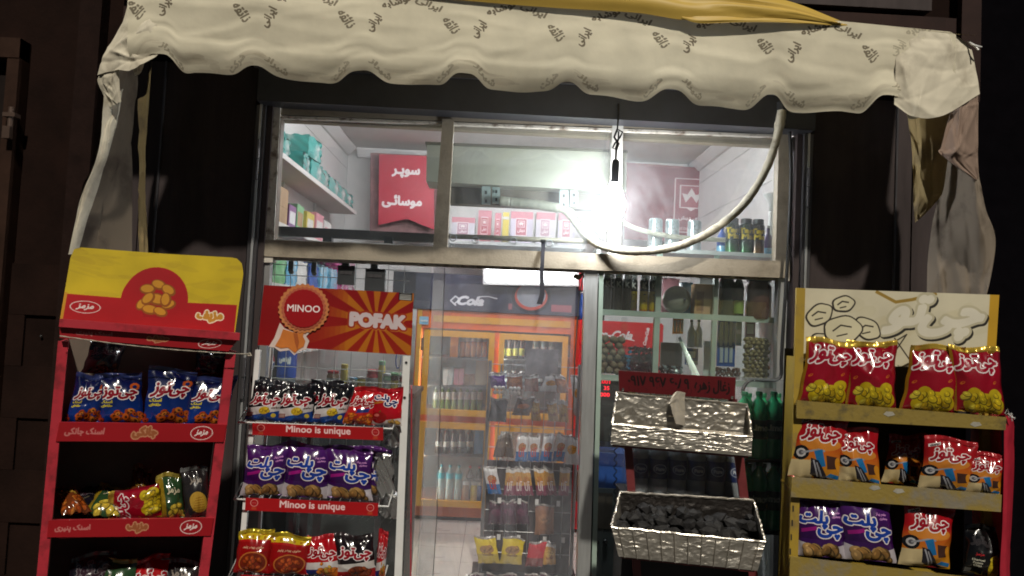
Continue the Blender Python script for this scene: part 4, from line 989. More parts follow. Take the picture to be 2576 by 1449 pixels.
frow((1264, 1280, 1296, 1312), 902, 15, 58, 'fe1', bottle('malt_bottle', px2m(7.4), px2m(60), (B_dk, B_lg, B_wt), label=(0.12, 0.42)), 'dark bottle with lime label from the left', 'on the top right fridge shelf', 'lime labelled bottles')
frow((1346, 1366, 1386), 902, 15, 58, 'fe2', bottle('soda_bottle', px2m(7.6), px2m(60), (B_aq, B_wt, pm('blue_cap', (0.04, 0.2, 0.5), 0.4)), label=(0.2, 0.5)), 'clear bottle from the left', 'on the top right fridge shelf', 'clear bottles in the fridge')
frow((1268, 1290, 1312, 1334, 1356), 971, 15, 44, 'fe3', bottle('drink_can', px2m(8), px2m(38), (pm('dark_can', (0.05, 0.06, 0.1), 0.25, metal=0.5), B_wt, M_alu), prof='can', label=(0.3, 0.5)), 'dark can from the left', 'on the middle right fridge shelf', 'dark cans in the fridge', cat='can')

# ------------------------------------------------------------------ red cooler to the right of the orange fridge
rcx0, rcx1 = P(1456, 900, 6.0).x, P(1664, 900, 6.0).x; rz1 = P(1560, 812, 6.0).z; rz0 = P(1560, 872, 6.0).z
rc = thing('red_cooler', 'red drinks cooler with white script lettering behind the walnuts', 'fridge', ((rcx0 + rcx1) / 2, 6.3, 0))
M_cred = pm('cooler_red', (0.55, 0.015, 0.025), 0.3, var=0.05)
b = MB(); b.box(rcx0, rcx1, 6.02, 6.6, 0.05, rz1 + 0.01); b.build('body', M_cred, rc)
cv = Cv(208, 60, (200, 22, 34), px=260); cv.text('Coca-Cola', 35, 14, (240, 230, 230), fw=58, shear=0.4, bold=0.6).line([(8, 8), (18, 5.5), (36, 7), (54, 10), (66, 8)], 1.4, (240, 230, 230)).text('Coca-Cola', 80, 14, (235, 215, 215), fw=22, rot=R(80), shear=0.4, bold=0.4)
b = MB(); b.box(rcx0 - 0.003, rcx1 + 0.003, 5.985, 6.018, rz0, rz1); b.quad((rcx0, 5.983, rz0 + .002), (rcx1, 5.983, rz0 + .002), (rcx1, 5.983, rz1 - .002), (rcx0, 5.983, rz1 - .002), 1); b.build('header', [M_cred, printed('cooler_print', cv, dirt=0.03)], rc)
b = MB()
b.box(rcx0, rcx0 + 0.05, 5.99, 6.018, 0.15, rz0 - 0.004); b.box(rcx1 - 0.05, rcx1, 5.99, 6.018, 0.15, rz0 - 0.004); b.box(rcx0 + 0.051, rcx1 - 0.051, 5.992, 6.018, rz0 - 0.06, rz0 - 0.004); dd = b.build('door', M_cred, rc)
b = MB(); b.box(rcx0 + 0.051, rcx1 - 0.051, 6.008, 6.017, 0.2, rz0 - 0.062); b.build('pane', pm('dark_glass', (0.012, 0.014, 0.016), 0.08), dd)
for k, (x0, x1, y0, y1, m_, d_) in enumerate(((1458, 1478, 690, 740, C_red, 'red pack with white stripe on top of the red cooler'), (1460, 1486, 742, 808, C_db, 'blue glossy pack on top of the red cooler'), (1488, 1520, 760, 810, M_black, 'black pack beside the blue pack on the cooler'))):
    a = P((x0 + x1) / 2, y1, 6.1)
    o = simple('pack', soft_mesh(px2m(x1 - x0, 6.1), 0.2, px2m(y1 - y0, 6.1), 90 + k), m_, 'all'); o.location = (a.x, 6.2, rz1 + 0.011 if k else rz1 + 0.25); tag(o, d_, 'pack')

# ------------------------------------------------------------------ snack bags: shapes and prints
def foil(name, cv, rough=0.19):
    m = printed(name, cv, rough=rough, coat=0.35, dirt=0.08, bump=0.10, bscale=22, spec=0.6, gain=0.8); return m
def word(c, t, x, y, col, fw, out, ow, rot=0.0, shear=0.0, bold=1.0, under=None, uo=(0, 0), fh=None):
    return c.text(t, x, y, col, fw=fw, fh=fh, rot=rot, shear=shear, out=out, ow=ow, bold=bold, under=under, uo=uo)
CT, CP = 'چی‌توز', 'پلت'
WH = (236, 226, 226)
def puffs(c, x0, x1, y0, y1, n, cols, r=(5, 9), ring=False):
    for _ in range(n):
        x, y = random.uniform(x0, x1), random.uniform(y0, y1); q = random.uniform(*r); cc = random.choice(cols); a = random.random() * 3
        c.oval(x, y, q, q * 0.75, tuple(v * 0.55 for v in cc), a); c.oval(x - q * 0.1, y + q * 0.12, q * 0.85, q * 0.6, cc, a)
        if ring: c.oval(x, y, q * 0.38, q * 0.26, tuple(v * 0.4 for v in cc), a)
        else: c.oval(x - q * 0.25, y + q * 0.25, q * 0.3, q * 0.16, tuple(min(255, v * 1.25) for v in cc), a)
def d_red_gold():
    c = Cv(17, 22, (150, 12, 34)); c.rect(0, 0, 5, c.h, (150, 108, 22)).rect(95, 0, 100, c.h, (120, 14, 30))
    word(c, CT, 50, 104, (160, 16, 42), 76, WH, 2.6, shear=0.3, bold=1.8, fh=38)
    for x, y in ((14, 60), (78, 66), (84, 46), (16, 36)): c.oval(x, y, 5, 2.6, (196, 96, 34), 0.7); c.oval(x + 1, y + 1, 2.5, 1.2, (160, 40, 30), 0.7)
    c.oval(56, 18, 40, 24, (196, 170, 22)); c.oval(34, 38, 13, 14, (188, 160, 20)); c.oval(76, 40, 15, 13, (200, 176, 30))
    puffs(c, 18, 92, 2, 40, 26, [(206, 180, 34), (190, 158, 20), (214, 192, 60)], (6, 11)); return c
def d_blue():
    c = Cv(17, 22, (12, 30, 96)); c.vgrad(0, 129, (14, 60, 150), (10, 16, 60)).oval(84, 104, 11, 11, (190, 84, 24)).oval(84, 104, 5, 5, (12, 30, 90))
    word(c, CT, 50, 86, (140, 14, 34), 78, WH, 2.6, shear=0.25, bold=1.8, fh=36); c.text('اسنک', 20, 62, (210, 190, 60), fw=24, bold=0.7).text('حلقه‌ای', 20, 50, (210, 190, 60), fw=24, bold=0.7)
    puffs(c, 30, 98, 0, 36, 22, [(198, 92, 28), (172, 66, 22), (208, 120, 40)], (7, 12), True); puffs(c, 0, 14, 0, 24, 4, [(160, 50, 24)], (6, 9), True); return c
def d_black():
    c = Cv(17, 20, (18, 18, 24)); c.poly([(0, 14), (100, 34), (100, 60), (0, 42)], (206, 200, 200)).poly([(0, 0), (100, 0), (100, 36), (0, 14)], (18, 62, 140))
    word(c, CT, 48, 72, (150, 20, 38), 84, WH, 2.6, shear=0.2, bold=1.8, fh=40); c.text('موتوری', 84, 46, (90, 70, 60), fw=22, bold=0.5).rect(3, 14, 22, 28, (120, 60, 60)).rect(5, 16, 20, 26, (170, 140, 130))
    c.oval(54, 36, 16, 13, (206, 172, 40)); puffs(c, 42, 68, 28, 46, 7, [(206, 172, 40), (190, 150, 30)], (4, 7)); c.oval(84, 20, 7, 7, (214, 186, 60)); c.oval(46, 10, 18, 12, (24, 84, 170)); return c
def d_redball():
    c = Cv(15, 20, (190, 22, 30)); c.vgrad(0, 60, (170, 60, 26), (190, 26, 30)); puffs(c, 0, 96, 0, 40, 36, [(206, 98, 24), (190, 76, 18), (216, 120, 36)], (7, 9)); c.poly([(34, 44), (76, 50), (78, 66), (36, 60)], (40, 52, 120))
    word(c, CT, 50, 90, (150, 14, 30), 84, WH, 2.6, shear=0.2, bold=1.8, fh=40); return c
def d_tomato():
    c = Cv(17, 20, (180, 14, 30)); c.poly([(0, 0), (100, 0), (100, 26), (50, 18), (0, 24)], (214, 200, 196)); word(c, CP, 36, 94, (24, 40, 96), 44, WH, 2.6, bold=1.6); word(c, 'چی', 66, 74, (24, 40, 96), 40, WH, 2.6, bold=1.6)
    c.poly([(4, 70), (40, 78), (40, 84), (4, 77)], (190, 120, 40)); c.oval(30, 26, 24, 20, (150, 16, 20)).oval(22, 34, 8, 5, (220, 110, 100)).line([(30, 44), (34, 50)], 2.5, (60, 100, 30)); puffs(c, 60, 92, 6, 16, 6, [(206, 160, 80)], (6, 9)); return c
def d_purple():
    c = Cv(19, 23, (58, 20, 86)); c.vgrad(40, 122, (48, 12, 72), (74, 26, 104)); c.poly([(0, 0), (100, 0), (100, 30), (72, 24), (40, 24), (0, 34)], (190, 182, 190))
    word(c, CP, 34, 82, (22, 60, 158), 58, WH, 2.4, bold=2.0, shear=0.15); word(c, 'چی', 68, 56, (22, 60, 158), 52, WH, 2.4, bold=2.0)
    c.text('طعم پیاز', 78, 98, (200, 140, 200), fw=22, bold=0.3).text('جعفری', 82, 90, (200, 140, 200), fw=18, bold=0.3)
    c.poly([(8, 52), (40, 60), (40, 68), (8, 60)], (150, 24, 120)); puffs(c, 22, 84, 0, 22, 13, [(176, 136, 80), (160, 118, 64), (188, 150, 96)], (12, 18)); return c
def d_moto():
    c = Cv(17, 22, (180, 24, 26)); c.vgrad(0, 62, (206, 150, 30), (196, 96, 26)).vgrad(62, 90, (196, 96, 26), (170, 18, 26)).vgrad(90, 129, (170, 18, 26), (160, 14, 26))
    c.oval(50, 74, 42, 14, (206, 128, 46)); word(c, CT, 50, 94, (150, 14, 30), 72, WH, 2.4, shear=0.2, bold=1.6, fh=34); c.poly([(6, 112), (30, 118), (30, 125), (6, 119)], WH).text('موتوری', 18, 118.5, (30, 30, 30), fw=18, rot=0.2, bold=0.4)
    c.poly([(0, 0), (46, 0), (40, 40), (0, 36)], (206, 186, 140)); c.oval(14, 52, 15, 15, (24, 24, 28)).oval(14, 52, 9, 9, (190, 186, 186)).oval(14, 52, 5, 5, (90, 90, 96)); c.line([(14, 52), (46, 62), (60, 60)], 4, (150, 150, 156))
    c.poly([(38, 58), (54, 64), (66, 30), (52, 26)], (26, 110, 170)).poly([(34, 44), (50, 40), (74, 6), (96, 2), (60, 0), (40, 10)], (34, 32, 40)).line([(40, 40), (56, 6)], 3, (170, 170, 176)).line([(47, 36), (62, 8)], 3, (150, 150, 156)).poly([(70, 8), (96, 4), (98, 12), (78, 16)], (30, 110, 170))
    c.poly([(64, 52), (88, 50), (90, 26), (70, 24)], (70, 42, 34)); c.oval(94, 34, 8, 16, (214, 140, 30), 0.4); return c
def d_bowl():
    c = Cv(16, 22, (150, 18, 20)); c.rect(0, 118, 100, c.h, (206, 176, 30)); c.poly([(0, 118), (100, 118), (60, 108), (0, 112)], (176, 26, 24)); c.text('حاوی پودر پنیر', 50, 92, (214, 170, 140), fw=62, bold=0.5)
    for k in range(6): c.rect(6 + k * 17, 121, 12 + k * 17, 131, (150, 90, 20), 0.7)
    c.oval(54, 40, 42, 38, (190, 110, 50)); c.oval(54, 40, 38, 34, (120, 40, 22)); puffs(c, 30, 78, 14, 60, 22, [(176, 80, 34), (150, 60, 26)], (6, 10)); return c
def d_redwhite():
    c = Cv(16, 20, (176, 14, 26)); c.poly([(0, 16), (100, 34), (100, 58), (0, 40)], (210, 204, 204)).poly([(0, 0), (100, 0), (100, 34), (0, 16)], (30, 46, 110)).poly([(40, 6), (100, 0), (100, 34), (50, 28)], (196, 104, 36))
    word(c, CT, 48, 78, (150, 16, 32), 82, WH, 2.6, shear=0.2, bold=1.8, fh=40); puffs(c, 44, 92, 4, 44, 12, [(206, 120, 40), (190, 150, 60)], (6, 10)); return c
def d_blackred():
    c = Cv(16, 20, (26, 18, 22)); c.poly([(0, 16), (100, 34), (100, 58), (0, 40)], (206, 200, 196)).poly([(0, 0), (100, 0), (100, 34), (0, 16)], (150, 30, 30)); word(c, CT, 50, 78, (150, 16, 32), 82, WH, 2.6, shear=0.2, bold=1.8, fh=40)
    c.oval(56, 20, 28, 20, (112, 50, 26)); puffs(c, 36, 84, 4, 34, 10, [(150, 70, 34), (120, 52, 26)], (7, 11)); return c
def d_charcoal():
    c = Cv(16, 22, (14, 13, 14)); word(c, CT, 46, 100, (50, 46, 48), 70, (60, 56, 58), 1.2, bold=1.2); c.text('مزمز', 34, 62, (190, 40, 44), fw=20, bold=0.6)
    for k, t in enumerate(('Charcoal', 'Potato', 'Chips')): c.text(t, 32, 46 - k * 9, (214, 210, 190), fw=(30, 22, 18)[k], bold=0.3)
    c.oval(80, 30, 20, 34, (206, 180, 40)); c.oval(74, 56, 15, 7, (216, 194, 66), 0.5)
    for k in range(5): c.line([(62, 12 + k * 11), (98, 16 + k * 11)], 1.6, (170, 140, 24))
    c.rect(4, 4, 20, 18, (90, 88, 84)); return c
def d_navy():
    c = Cv(17, 22, (22, 20, 30)); word(c, CT, 50, 100, (60, 40, 50), 80, (120, 112, 116), 2, bold=1.6, fh=36); c.text('اسنک', 22, 72, (96, 90, 70), fw=24, bold=0.5); puffs(c, 40, 96, 4, 44, 14, [(90, 46, 30), (70, 38, 28)], (8, 12)); return c
def d_amber():
    c = Cv(16, 21, (112, 54, 24)); c.vgrad(70, 131, (120, 60, 26), (70, 30, 20)); word(c, CP, 50, 90, (190, 150, 60), 56, (70, 30, 16), 2.2, bold=1.6); puffs(c, 8, 92, 4, 56, 26, [(170, 84, 30), (150, 66, 24), (184, 110, 44)], (7, 11)); return c
def d_green_chip():
    c = Cv(16, 21, (44, 74, 44)); c.rect(0, 0, 24, c.h, (150, 122, 30)); puffs(c, 30, 92, 2, 44, 12, [(206, 180, 66), (190, 160, 50)], (10, 15)); word(c, 'مزمز', 60, 90, (200, 190, 160), 50, (30, 50, 30), 2, bold=1.4); return c
def d_clear_chip():
    c = Cv(16, 21, (40, 36, 38)); c.oval(52, 44, 34, 30, (190, 150, 56))
    for k in range(6): c.line([(26 + k * 3, 20 + k * 7), (78 - k * 2, 24 + k * 7)], 2, (150, 104, 30))
    word(c, 'مزمز', 50, 104, (150, 140, 130), 44, (60, 56, 54), 1.5, bold=1); return c
BAGS = {}
for nm, fn, back, seal in (('red_gold', d_red_gold, (0.34, 0.20, 0.02), (0.62, 0.42, 0.06)), ('blue', d_blue, (0.01, 0.02, 0.10), (0.02, 0.03, 0.12)), ('black', d_black, (0.012, 0.012, 0.016), (0.015, 0.015, 0.02)), ('red_ball', d_redball, (0.30, 0.01, 0.015), (0.42, 0.012, 0.02)), ('tomato', d_tomato, (0.30, 0.01, 0.015), (0.42, 0.01, 0.02)),
                            ('purple', d_purple, (0.05, 0.01, 0.09), (0.07, 0.012, 0.12)), ('motorcycle', d_moto, (0.28, 0.01, 0.012), (0.34, 0.012, 0.018)), ('bowl', d_bowl, (0.25, 0.01, 0.01), (0.55, 0.42, 0.03)), ('red_white', d_redwhite, (0.30, 0.01, 0.015), (0.38, 0.012, 0.02)), ('black_red', d_blackred, (0.012, 0.01, 0.012), (0.02, 0.014, 0.016)),
                            ('charcoal', d_charcoal, (0.01, 0.01, 0.01), (0.01, 0.01, 0.01)), ('navy', d_navy, (0.01, 0.01, 0.02), (0.012, 0.012, 0.02)), ('amber', d_amber, (0.14, 0.06, 0.02), (0.2, 0.08, 0.02)), ('green_chip', d_green_chip, (0.05, 0.09, 0.04), (0.32, 0.24, 0.04)), ('clear_chip', d_clear_chip, (0.03, 0.03, 0.03), (0.1, 0.1, 0.1))):
    BAGS[nm] = (foil(nm + '_bag_print', fn()), pm(nm + '_bag_back', back, 0.3, coat=0.3, metal=0.35, bump=0.2, bscale=20), pm(nm + '_bag_seal', seal, 0.3, coat=0.5, metal=0.55 if nm in ('red_gold', 'bowl') else 0.1, bump=0.25, bscale=35))
M_foil_in = pm('silver_foil', (0.62, 0.62, 0.62), 0.28, metal=0.85, bump=0.5, bscale=18)

def bag_mesh(b, w, h, d, seed, nx=26, ny=34, wr=1.0):
    """a pillow pouch standing on z = 0, printed side towards -Y"""
    rg = np.random.RandomState(seed); s, t = np.meshgrid(np.linspace(-1, 1, nx), np.linspace(-1, 1, ny))
    fill = 0.55 + 0.45 * (1 - (t + 1) / 2) ** 0.7
    dep = d * fill * np.clip(1 - np.abs(s) ** 2.3, 0, 1) ** 0.75 * np.clip(1 - np.abs(t) ** 2.8, 0, 1) ** 0.8
    z = np.zeros_like(s)
    for sg in (1, -1):
        e = np.exp(-3.0 * (1 - sg * t)); f = rg.uniform(4, 7)
        z += e * (0.5 * np.sin(s * f + rg.uniform(0, 6)) + 0.35 * np.sin(s * f * 2.1 + rg.uniform(0, 6) + t * 3))
    for _ in range(9):
        a = rg.uniform(-0.9, 0.9) + (math.pi / 2 if rg.rand() < 0.35 else 0); cx, cy = rg.uniform(-1, 1, 2); wd = rg.uniform(0.05, 0.16); ln = rg.uniform(0.25, 0.8)
        q = (s - cx) * math.cos(a) + (t - cy) * math.sin(a); e = -(s - cx) * math.sin(a) + (t - cy) * math.cos(a)
        z += rg.choice([-1, 1]) * np.exp(-np.abs(q) / wd) * np.exp(-(e / ln) ** 2) * 0.55
    z += 0.3 * np.sin(s * 2 + rg.uniform(0, 6)) * np.sin(t * 2.3 + rg.uniform(0, 6))
    edge = np.clip(1 - np.abs(s) ** 6, 0, 1)
    z *= 0.0105 * wr * edge
    hw = w / 2 * (0.94 + 0.06 * np.abs(t) ** 3) * (1 + 0.02 * np.sin(t * rg.uniform(4, 8) + rg.uniform(0, 6)))
    top = 0.010 * rg.uniform(-1, 1) * s + 0.006 * np.sin(s * rg.uniform(2, 4) + rg.uniform(0, 6))
    lean = rg.uniform(-0.02, 0.02)
    X = s * hw + lean * (t + 1); Z = (t + 1) / 2 * h + top * np.clip(t, 0, 1) ** 2
    Fm = np.stack([X, -(dep + z), Z], -1); Bm = np.stack([X, dep * 0.75 - z * 0.3, Z], -1)
    b.grid(Fm, 0); b.grid(Bm, 1, flip=True)
    return Fm
def seal_mesh(b, Fm, hh, seed, at_top=True):
    rg = np.random.RandomState(seed); row = Fm[-1 if at_top else 0]; n = 53; xs = np.linspace(0, len(row) - 1, n); i = np.minimum(xs.astype(int), len(row) - 2); f = (xs - i)[:, None]
    base = row[i] * (1 - f) + row[i + 1] * f; sg = 1 if at_top else -1
    up = np.array([0, 0, hh * sg]); fl = rg.uniform(-0.5, 0.5)
    A = []
    for k, q in enumerate((0, 0.25, 0.5, 0.75, 1.0)):
        r = base + up * q; r[:, 1] += 0.0012 * (-1) ** k + fl * hh * q * q + 0.006 * q * np.sin(np.linspace(0, rg.uniform(5, 10), n) + seed)
        if q == 1.0: r[:, 2] += sg * 0.0018 * (np.arange(n) % 2)
        A.append(r)
    A = np.array(A)
    b.grid(A if at_top else A[::-1], 0)
NB = [100]
def bag(kind, label, group, bl, br, top, fr_yaw, tilt=0.10, d=0.034, sealh=0.016, name='snack_bag', cat='snack bag', roll=None, wr=1.0):
    """stands between two world points with its print towards the viewer"""
    NB[0] += 1; sd = NB[0]
    w_ = (br - bl).length * 1.07; h = max(0.05, (top - (bl + br) / 2).length * 1.03 - sealh)
    ang = math.atan2((br - bl).z, math.hypot((br - bl).x, (br - bl).y)) if roll is None else roll
    o = None; b = MB(); Fm = bag_mesh(b, w_, h, d, sd, wr=wr)
    mats = BAGS[kind]
    o = bpy.data.objects.new(name, b.mesh(name, [mats[0], mats[1]], 'all')); COL.objects.link(o); ORG[o.name] = Vector((0, 0, 0))
    b = MB(); seal_mesh(b, Fm, sealh, sd); sl = b.build('seal', mats[2], o, 'all')
    o.location = (bl + br) / 2; rv = random.Random(sd); ang += rv.uniform(-0.035, 0.035); tilt += rv.uniform(-0.05, 0.06); fr_yaw += rv.uniform(-0.09, 0.09)
    o.rotation_mode = 'XYZ'
    o.matrix_world = Matrix.Translation(o.location) @ Matrix.Rotation(fr_yaw, 4, 'Z') @ Matrix.Rotation(-ang, 4, 'Y') @ Matrix.Rotation(-tilt, 4, 'X')
    return tag(o, label, cat, group)
def bags_row(F_, items, w_in, group, tilt=0.10, **k):
    """items: kind, label, x0, y0 (bottom left), x1, y1 (bottom right), top y"""
    for kind, label, x0, y0, x1, y1, ty in items:
        bl, br = F_.at(x0, y0, w_in), F_.at(x1, y1, w_in)
        top = F_.at((x0 + x1) / 2 + (y0 + y1 - 2 * ty) / 2 * 0.05, ty, w_in)
        bag(kind, label, group, bl, br, top, F_.yaw, tilt, **k)

def fbox(b, Fq, q, w0, w1, m=0, mf=None):
    """slab on a rack: picture corners (bl, br, tr, tl) on the plane w0 behind the rack's front, w1 deep"""
    return b.hexa([Fq.at(x, y, w0) for x, y in q], -Fq.n * (w1 - w0), m, mf)
def ubox(b, Fq, u0, u1, v0, v1, w0, w1, m=0, mf=None):
    return b.hexa([Fq.W(u0, v0, w0), Fq.W(u1, v0, w0), Fq.W(u1, v1, w0), Fq.W(u0, v1, w0)], -Fq.n * (w1 - w0), m, mf)

# ------------------------------------------------------------------ left: red and yellow rack
FA = Fr(150, 2.66, R(25))
def ua(px, py): return FA.hit(px, py)
rk = thing('red_rack', 'red steel snack rack with tall yellow header card at the dark left end', 'display rack', FA.at(360, 1500) * 1.0)
rk.location.z = 0; ORG[rk.name] = Vector((FA.at(360, 1500).x, FA.at(360, 1500).y, 0))
def rp(name, m_, f, parent=rk, smooth=False):
    b = MB(); f(b); return b.build(name, m_, parent, smooth)
def to_floor(Fq, p, q):
    """picture line p-q continued down to the floor on the rack plane"""
    (u0, v0), (u1, v1) = Fq.hit(*p), Fq.hit(*q); t = (0.02 - v0) / (v1 - v0); return u0 + (u1 - u0) * t
def post(Fq, top, bot, wpx, w0, w1, m_, parent, nm='post'):
    ut, vt = Fq.hit(*top); ub = to_floor(Fq, top, bot); wd = (Fq.hit(top[0] + wpx, top[1])[0] - ut)
    b = MB(); b.hexa([Fq.W(ub, 0.02, w0), Fq.W(ub + wd, 0.02, w0), Fq.W(ut + wd, vt, w0), Fq.W(ut, vt, w0)], -Fq.n * (w1 - w0)); return b.build(nm, m_, parent)
post(FA, (146, 858), (92, 1449), 26, 0.0, 0.02, M_red_steel, rk); post(FA, (570, 884), (500, 1449), 24, 0.0, 0.02, M_red_steel, rk)
post(FA, (150, 858), (96, 1449), 5, 0.021, 0.30, M_red_steel, rk, 'side_panel'); post(FA, (588, 884), (518, 1449), 5, 0.021, 0.30, M_red_steel, rk, 'side_panel')
rp('back_panel', pm('rack_back', (0.11, 0.085, 0.065), 0.6, var=0.2), lambda b: b.hexa([FA.W(to_floor(FA, (150, 858), (96, 1449)) + 0.012, 0.05, 0.29), FA.W(to_floor(FA, (588, 884), (518, 1449)), 0.05, 0.29), FA.W(ua(586, 884)[0], ua(586, 884)[1], 0.29), FA.W(ua(156, 858)[0], ua(156, 858)[1], 0.29)], -FA.n * 0.008))
cv = Cv(62, 29, (214, 186, 36), px=420)
for k in range(26): cv.oval(random.uniform(0, 100), random.uniform(18, 47), random.uniform(3, 14), random.uniform(0.6, 2.5), (170, 140, 40), rot=random.uniform(-0.3, 0.3), al=0.16)
cv.rect(1.5, 0, 98, 17, (178, 18, 28)).oval(49, 17.5, 19, 20, (178, 18, 28), n=60).rect(0, 0, 1.5, 18, (206, 150, 40))
cv.oval(12, 9.5, 8.2, 4.0, (232, 220, 214)).oval(12, 9.5, 7.6, 3.5, (178, 18, 28)).text('مزمز', 12, 9.5, (236, 226, 222), fw=8.6, shear=0.3, bold=0.25)
cv.text('مزپف', 82, 9, (200, 140, 50), fw=15, bold=0.55, out=(240, 226, 196), ow=0.8)
cv.poly([(44, 6), (54, 6), (58, 16), (54, 22), (44, 22), (40, 16)], (150, 20, 26), al=0.5)
for x, y, r in ((42, 14, 4.2), (57, 15, 4.4), (50, 27, 4.4), (44, 24, 4.6), (56, 24, 4.6), (47, 11, 4.8), (53, 10, 4.4), (50, 18, 5.6), (45, 18, 4.6), (55, 18, 4.6)): cv.oval(x, y, r, r * 0.7, (150, 84, 24), x).oval(x - 0.3, y + 0.4, r * 0.8, r * 0.5, (214, 150, 44), x)
M_hdr = printed('red_rack_header_print', cv, rough=0.5, dirt=0.12)
q = [(150, 806), (598, 836), (616, 650), (182, 621)]
hdr_pts = []
rad = [(0, 0), (0.985, 0), (1, 0.80), (0.985, 0.93), (0.955, 0.99), (0.92, 1.0), (0.5, 0.99), (0.05, 1.0), (0.012, 0.97), (0.0, 0.85)]
def bil(q, u, v):
    x = (q[0][0] * (1 - u) + q[1][0] * u) * (1 - v) + (q[3][0] * (1 - u) + q[2][0] * u) * v
    y = (q[0][1] * (1 - u) + q[1][1] * u) * (1 - v) + (q[3][1] * (1 - u) + q[2][1] * u) * v
    return x, y
rp('header_card', [pm('card_edge', (0.45, 0.40, 0.32), 0.7), M_hdr], lambda b: b.prism([FA.at(*bil(q, u, v), 0.02) for u, v in rad], -FA.n * 0.006, 0, 1, rad))
rp('header_back', M_red_steel, lambda b: fbox(b, FA, [(156, 800), (592, 830), (604, 668), (190, 640)], 0.028, 0.036))
def strip(name, q, texts, w0=-0.012, base=(150, 16, 26), parent=rk, Fq=FA, m_edge=M_red_steel, asp=10):
    c = Cv(100, asp, base, px=420)
    for t, x, y, fw, kind in texts:
        if kind == 'oval': c.oval(x, y, 7.2, 4.0, (222, 206, 200)).oval(x, y, 6.6, 3.5, base).text(t, x, y, (226, 212, 208), fw=7.6, shear=0.3, bold=0.25)
        elif kind == 'gold': c.text(t, x, y, (150, 84, 50), fw=fw, bold=0.5, out=(186, 130, 96), ow=0.7)
        else: c.text(t, x, y, (186, 110, 106), fw=fw, bold=0.25)
    mt = printed(name + '_print', c, rough=0.4, dirt=0.05)
    b = MB(); b.hexa([Fq.at(x, y, w0) for x, y in q], -Fq.n * 0.014, 0, 1); return b.build('shelf_strip', [m_edge, mt], parent)
rp('lip', M_red_steel, lambda b: fbox(b, FA, [(148, 822), (602, 856), (604, 838), (150, 802)], -0.05, 0.02))
strip('cheese_strip', [(150, 850), (574, 884), (600, 854), (150, 818)], [('اسنک پنیری', 18, 5.4, 19, ''), ('مزپف', 53, 5, 11, 'gold'), ('مزمز', 85, 5, 0, 'oval')], w0=-0.03)
strip('chunky_strip', [(140, 1110), (562, 1112), (570, 1068), (150, 1062)], [('اسنک جانکی', 15, 5, 22, ''), ('جانکی', 50, 5, 14, 'gold'), ('مزمز', 85, 5, 0, 'oval')], w0=-0.006)
strip('cheese_strip_low', [(118, 1352), (530, 1348), (538, 1303), (122, 1309)], [('اسنک پنیری', 14, 5, 20, ''), ('مزپف', 52, 5, 12, 'gold'), ('مزمز', 86, 5, 0, 'oval')], w0=-0.006)
for yl, yr in ((1104, 1106), (1346, 1342), (1560, 1552)):
    v = (FA.hit(140, yl)[1] + FA.hit(540, yr)[1]) / 2
    rp('shelf', M_red_steel, lambda b: ubox(b, FA, FA.hit(140, yl)[0] + 0.01, FA.hit(545, yr)[0] - 0.012, v, v + 0.008, 0.009, 0.285))
tw = thing('twine', 'pale twine tied across the red rack below its header', 'string', FA.at(160, 850, -0.07))
b = MB(); ptsT = []
for k in range(41):
    t = k / 40; x = 150 + 470 * t; y = 845 + 46 * t + 7 * math.sin(t * math.pi)
    ptsT.append(FA.at(x, y, -0.055))
b.tube(ptsT, [0.0022 + 0.0008 * math.sin(k * 2.1) for k in range(41)], 6); b.build('strand', M_rope, tw, smooth='all')
b = MB(); e = ptsT[-1]; b.tube([e, e + Vector((0.012, 0.004, 0.004)), e + Vector((0.02, 0, -0.006)), e + Vector((0.004, -0.004, -0.004))], 0.003, 6); b.build('knot', M_rope, tw, smooth='all')
g = 'bags on the red rack'
bags_row(FA, [('navy', 'dark snack bag at the back of the red rack near its outer post', 205, 938, 292, 942, 858), ('navy', 'dark crumpled snack bag at the back of the red rack near the shop window', 488, 945, 566, 950, 880)], 0.22, g, 0.2)
bags_row(FA, [('blue', 'blue snack bag with clear silver top, first on the top shelf of the red rack', 162, 1062, 248, 1062, 946), ('blue', 'blue snack bag with orange ring, second on the top shelf of the red rack', 250, 1064, 362, 1066, 944), ('blue', 'blue snack bag with pinched V shaped top on the red rack', 358, 1066, 474, 1067, 932), ('blue', 'blue snack bag with silver glare, last on the top shelf of the red rack', 458, 1067, 562, 1068, 952)], 0.05, g, 0.06)
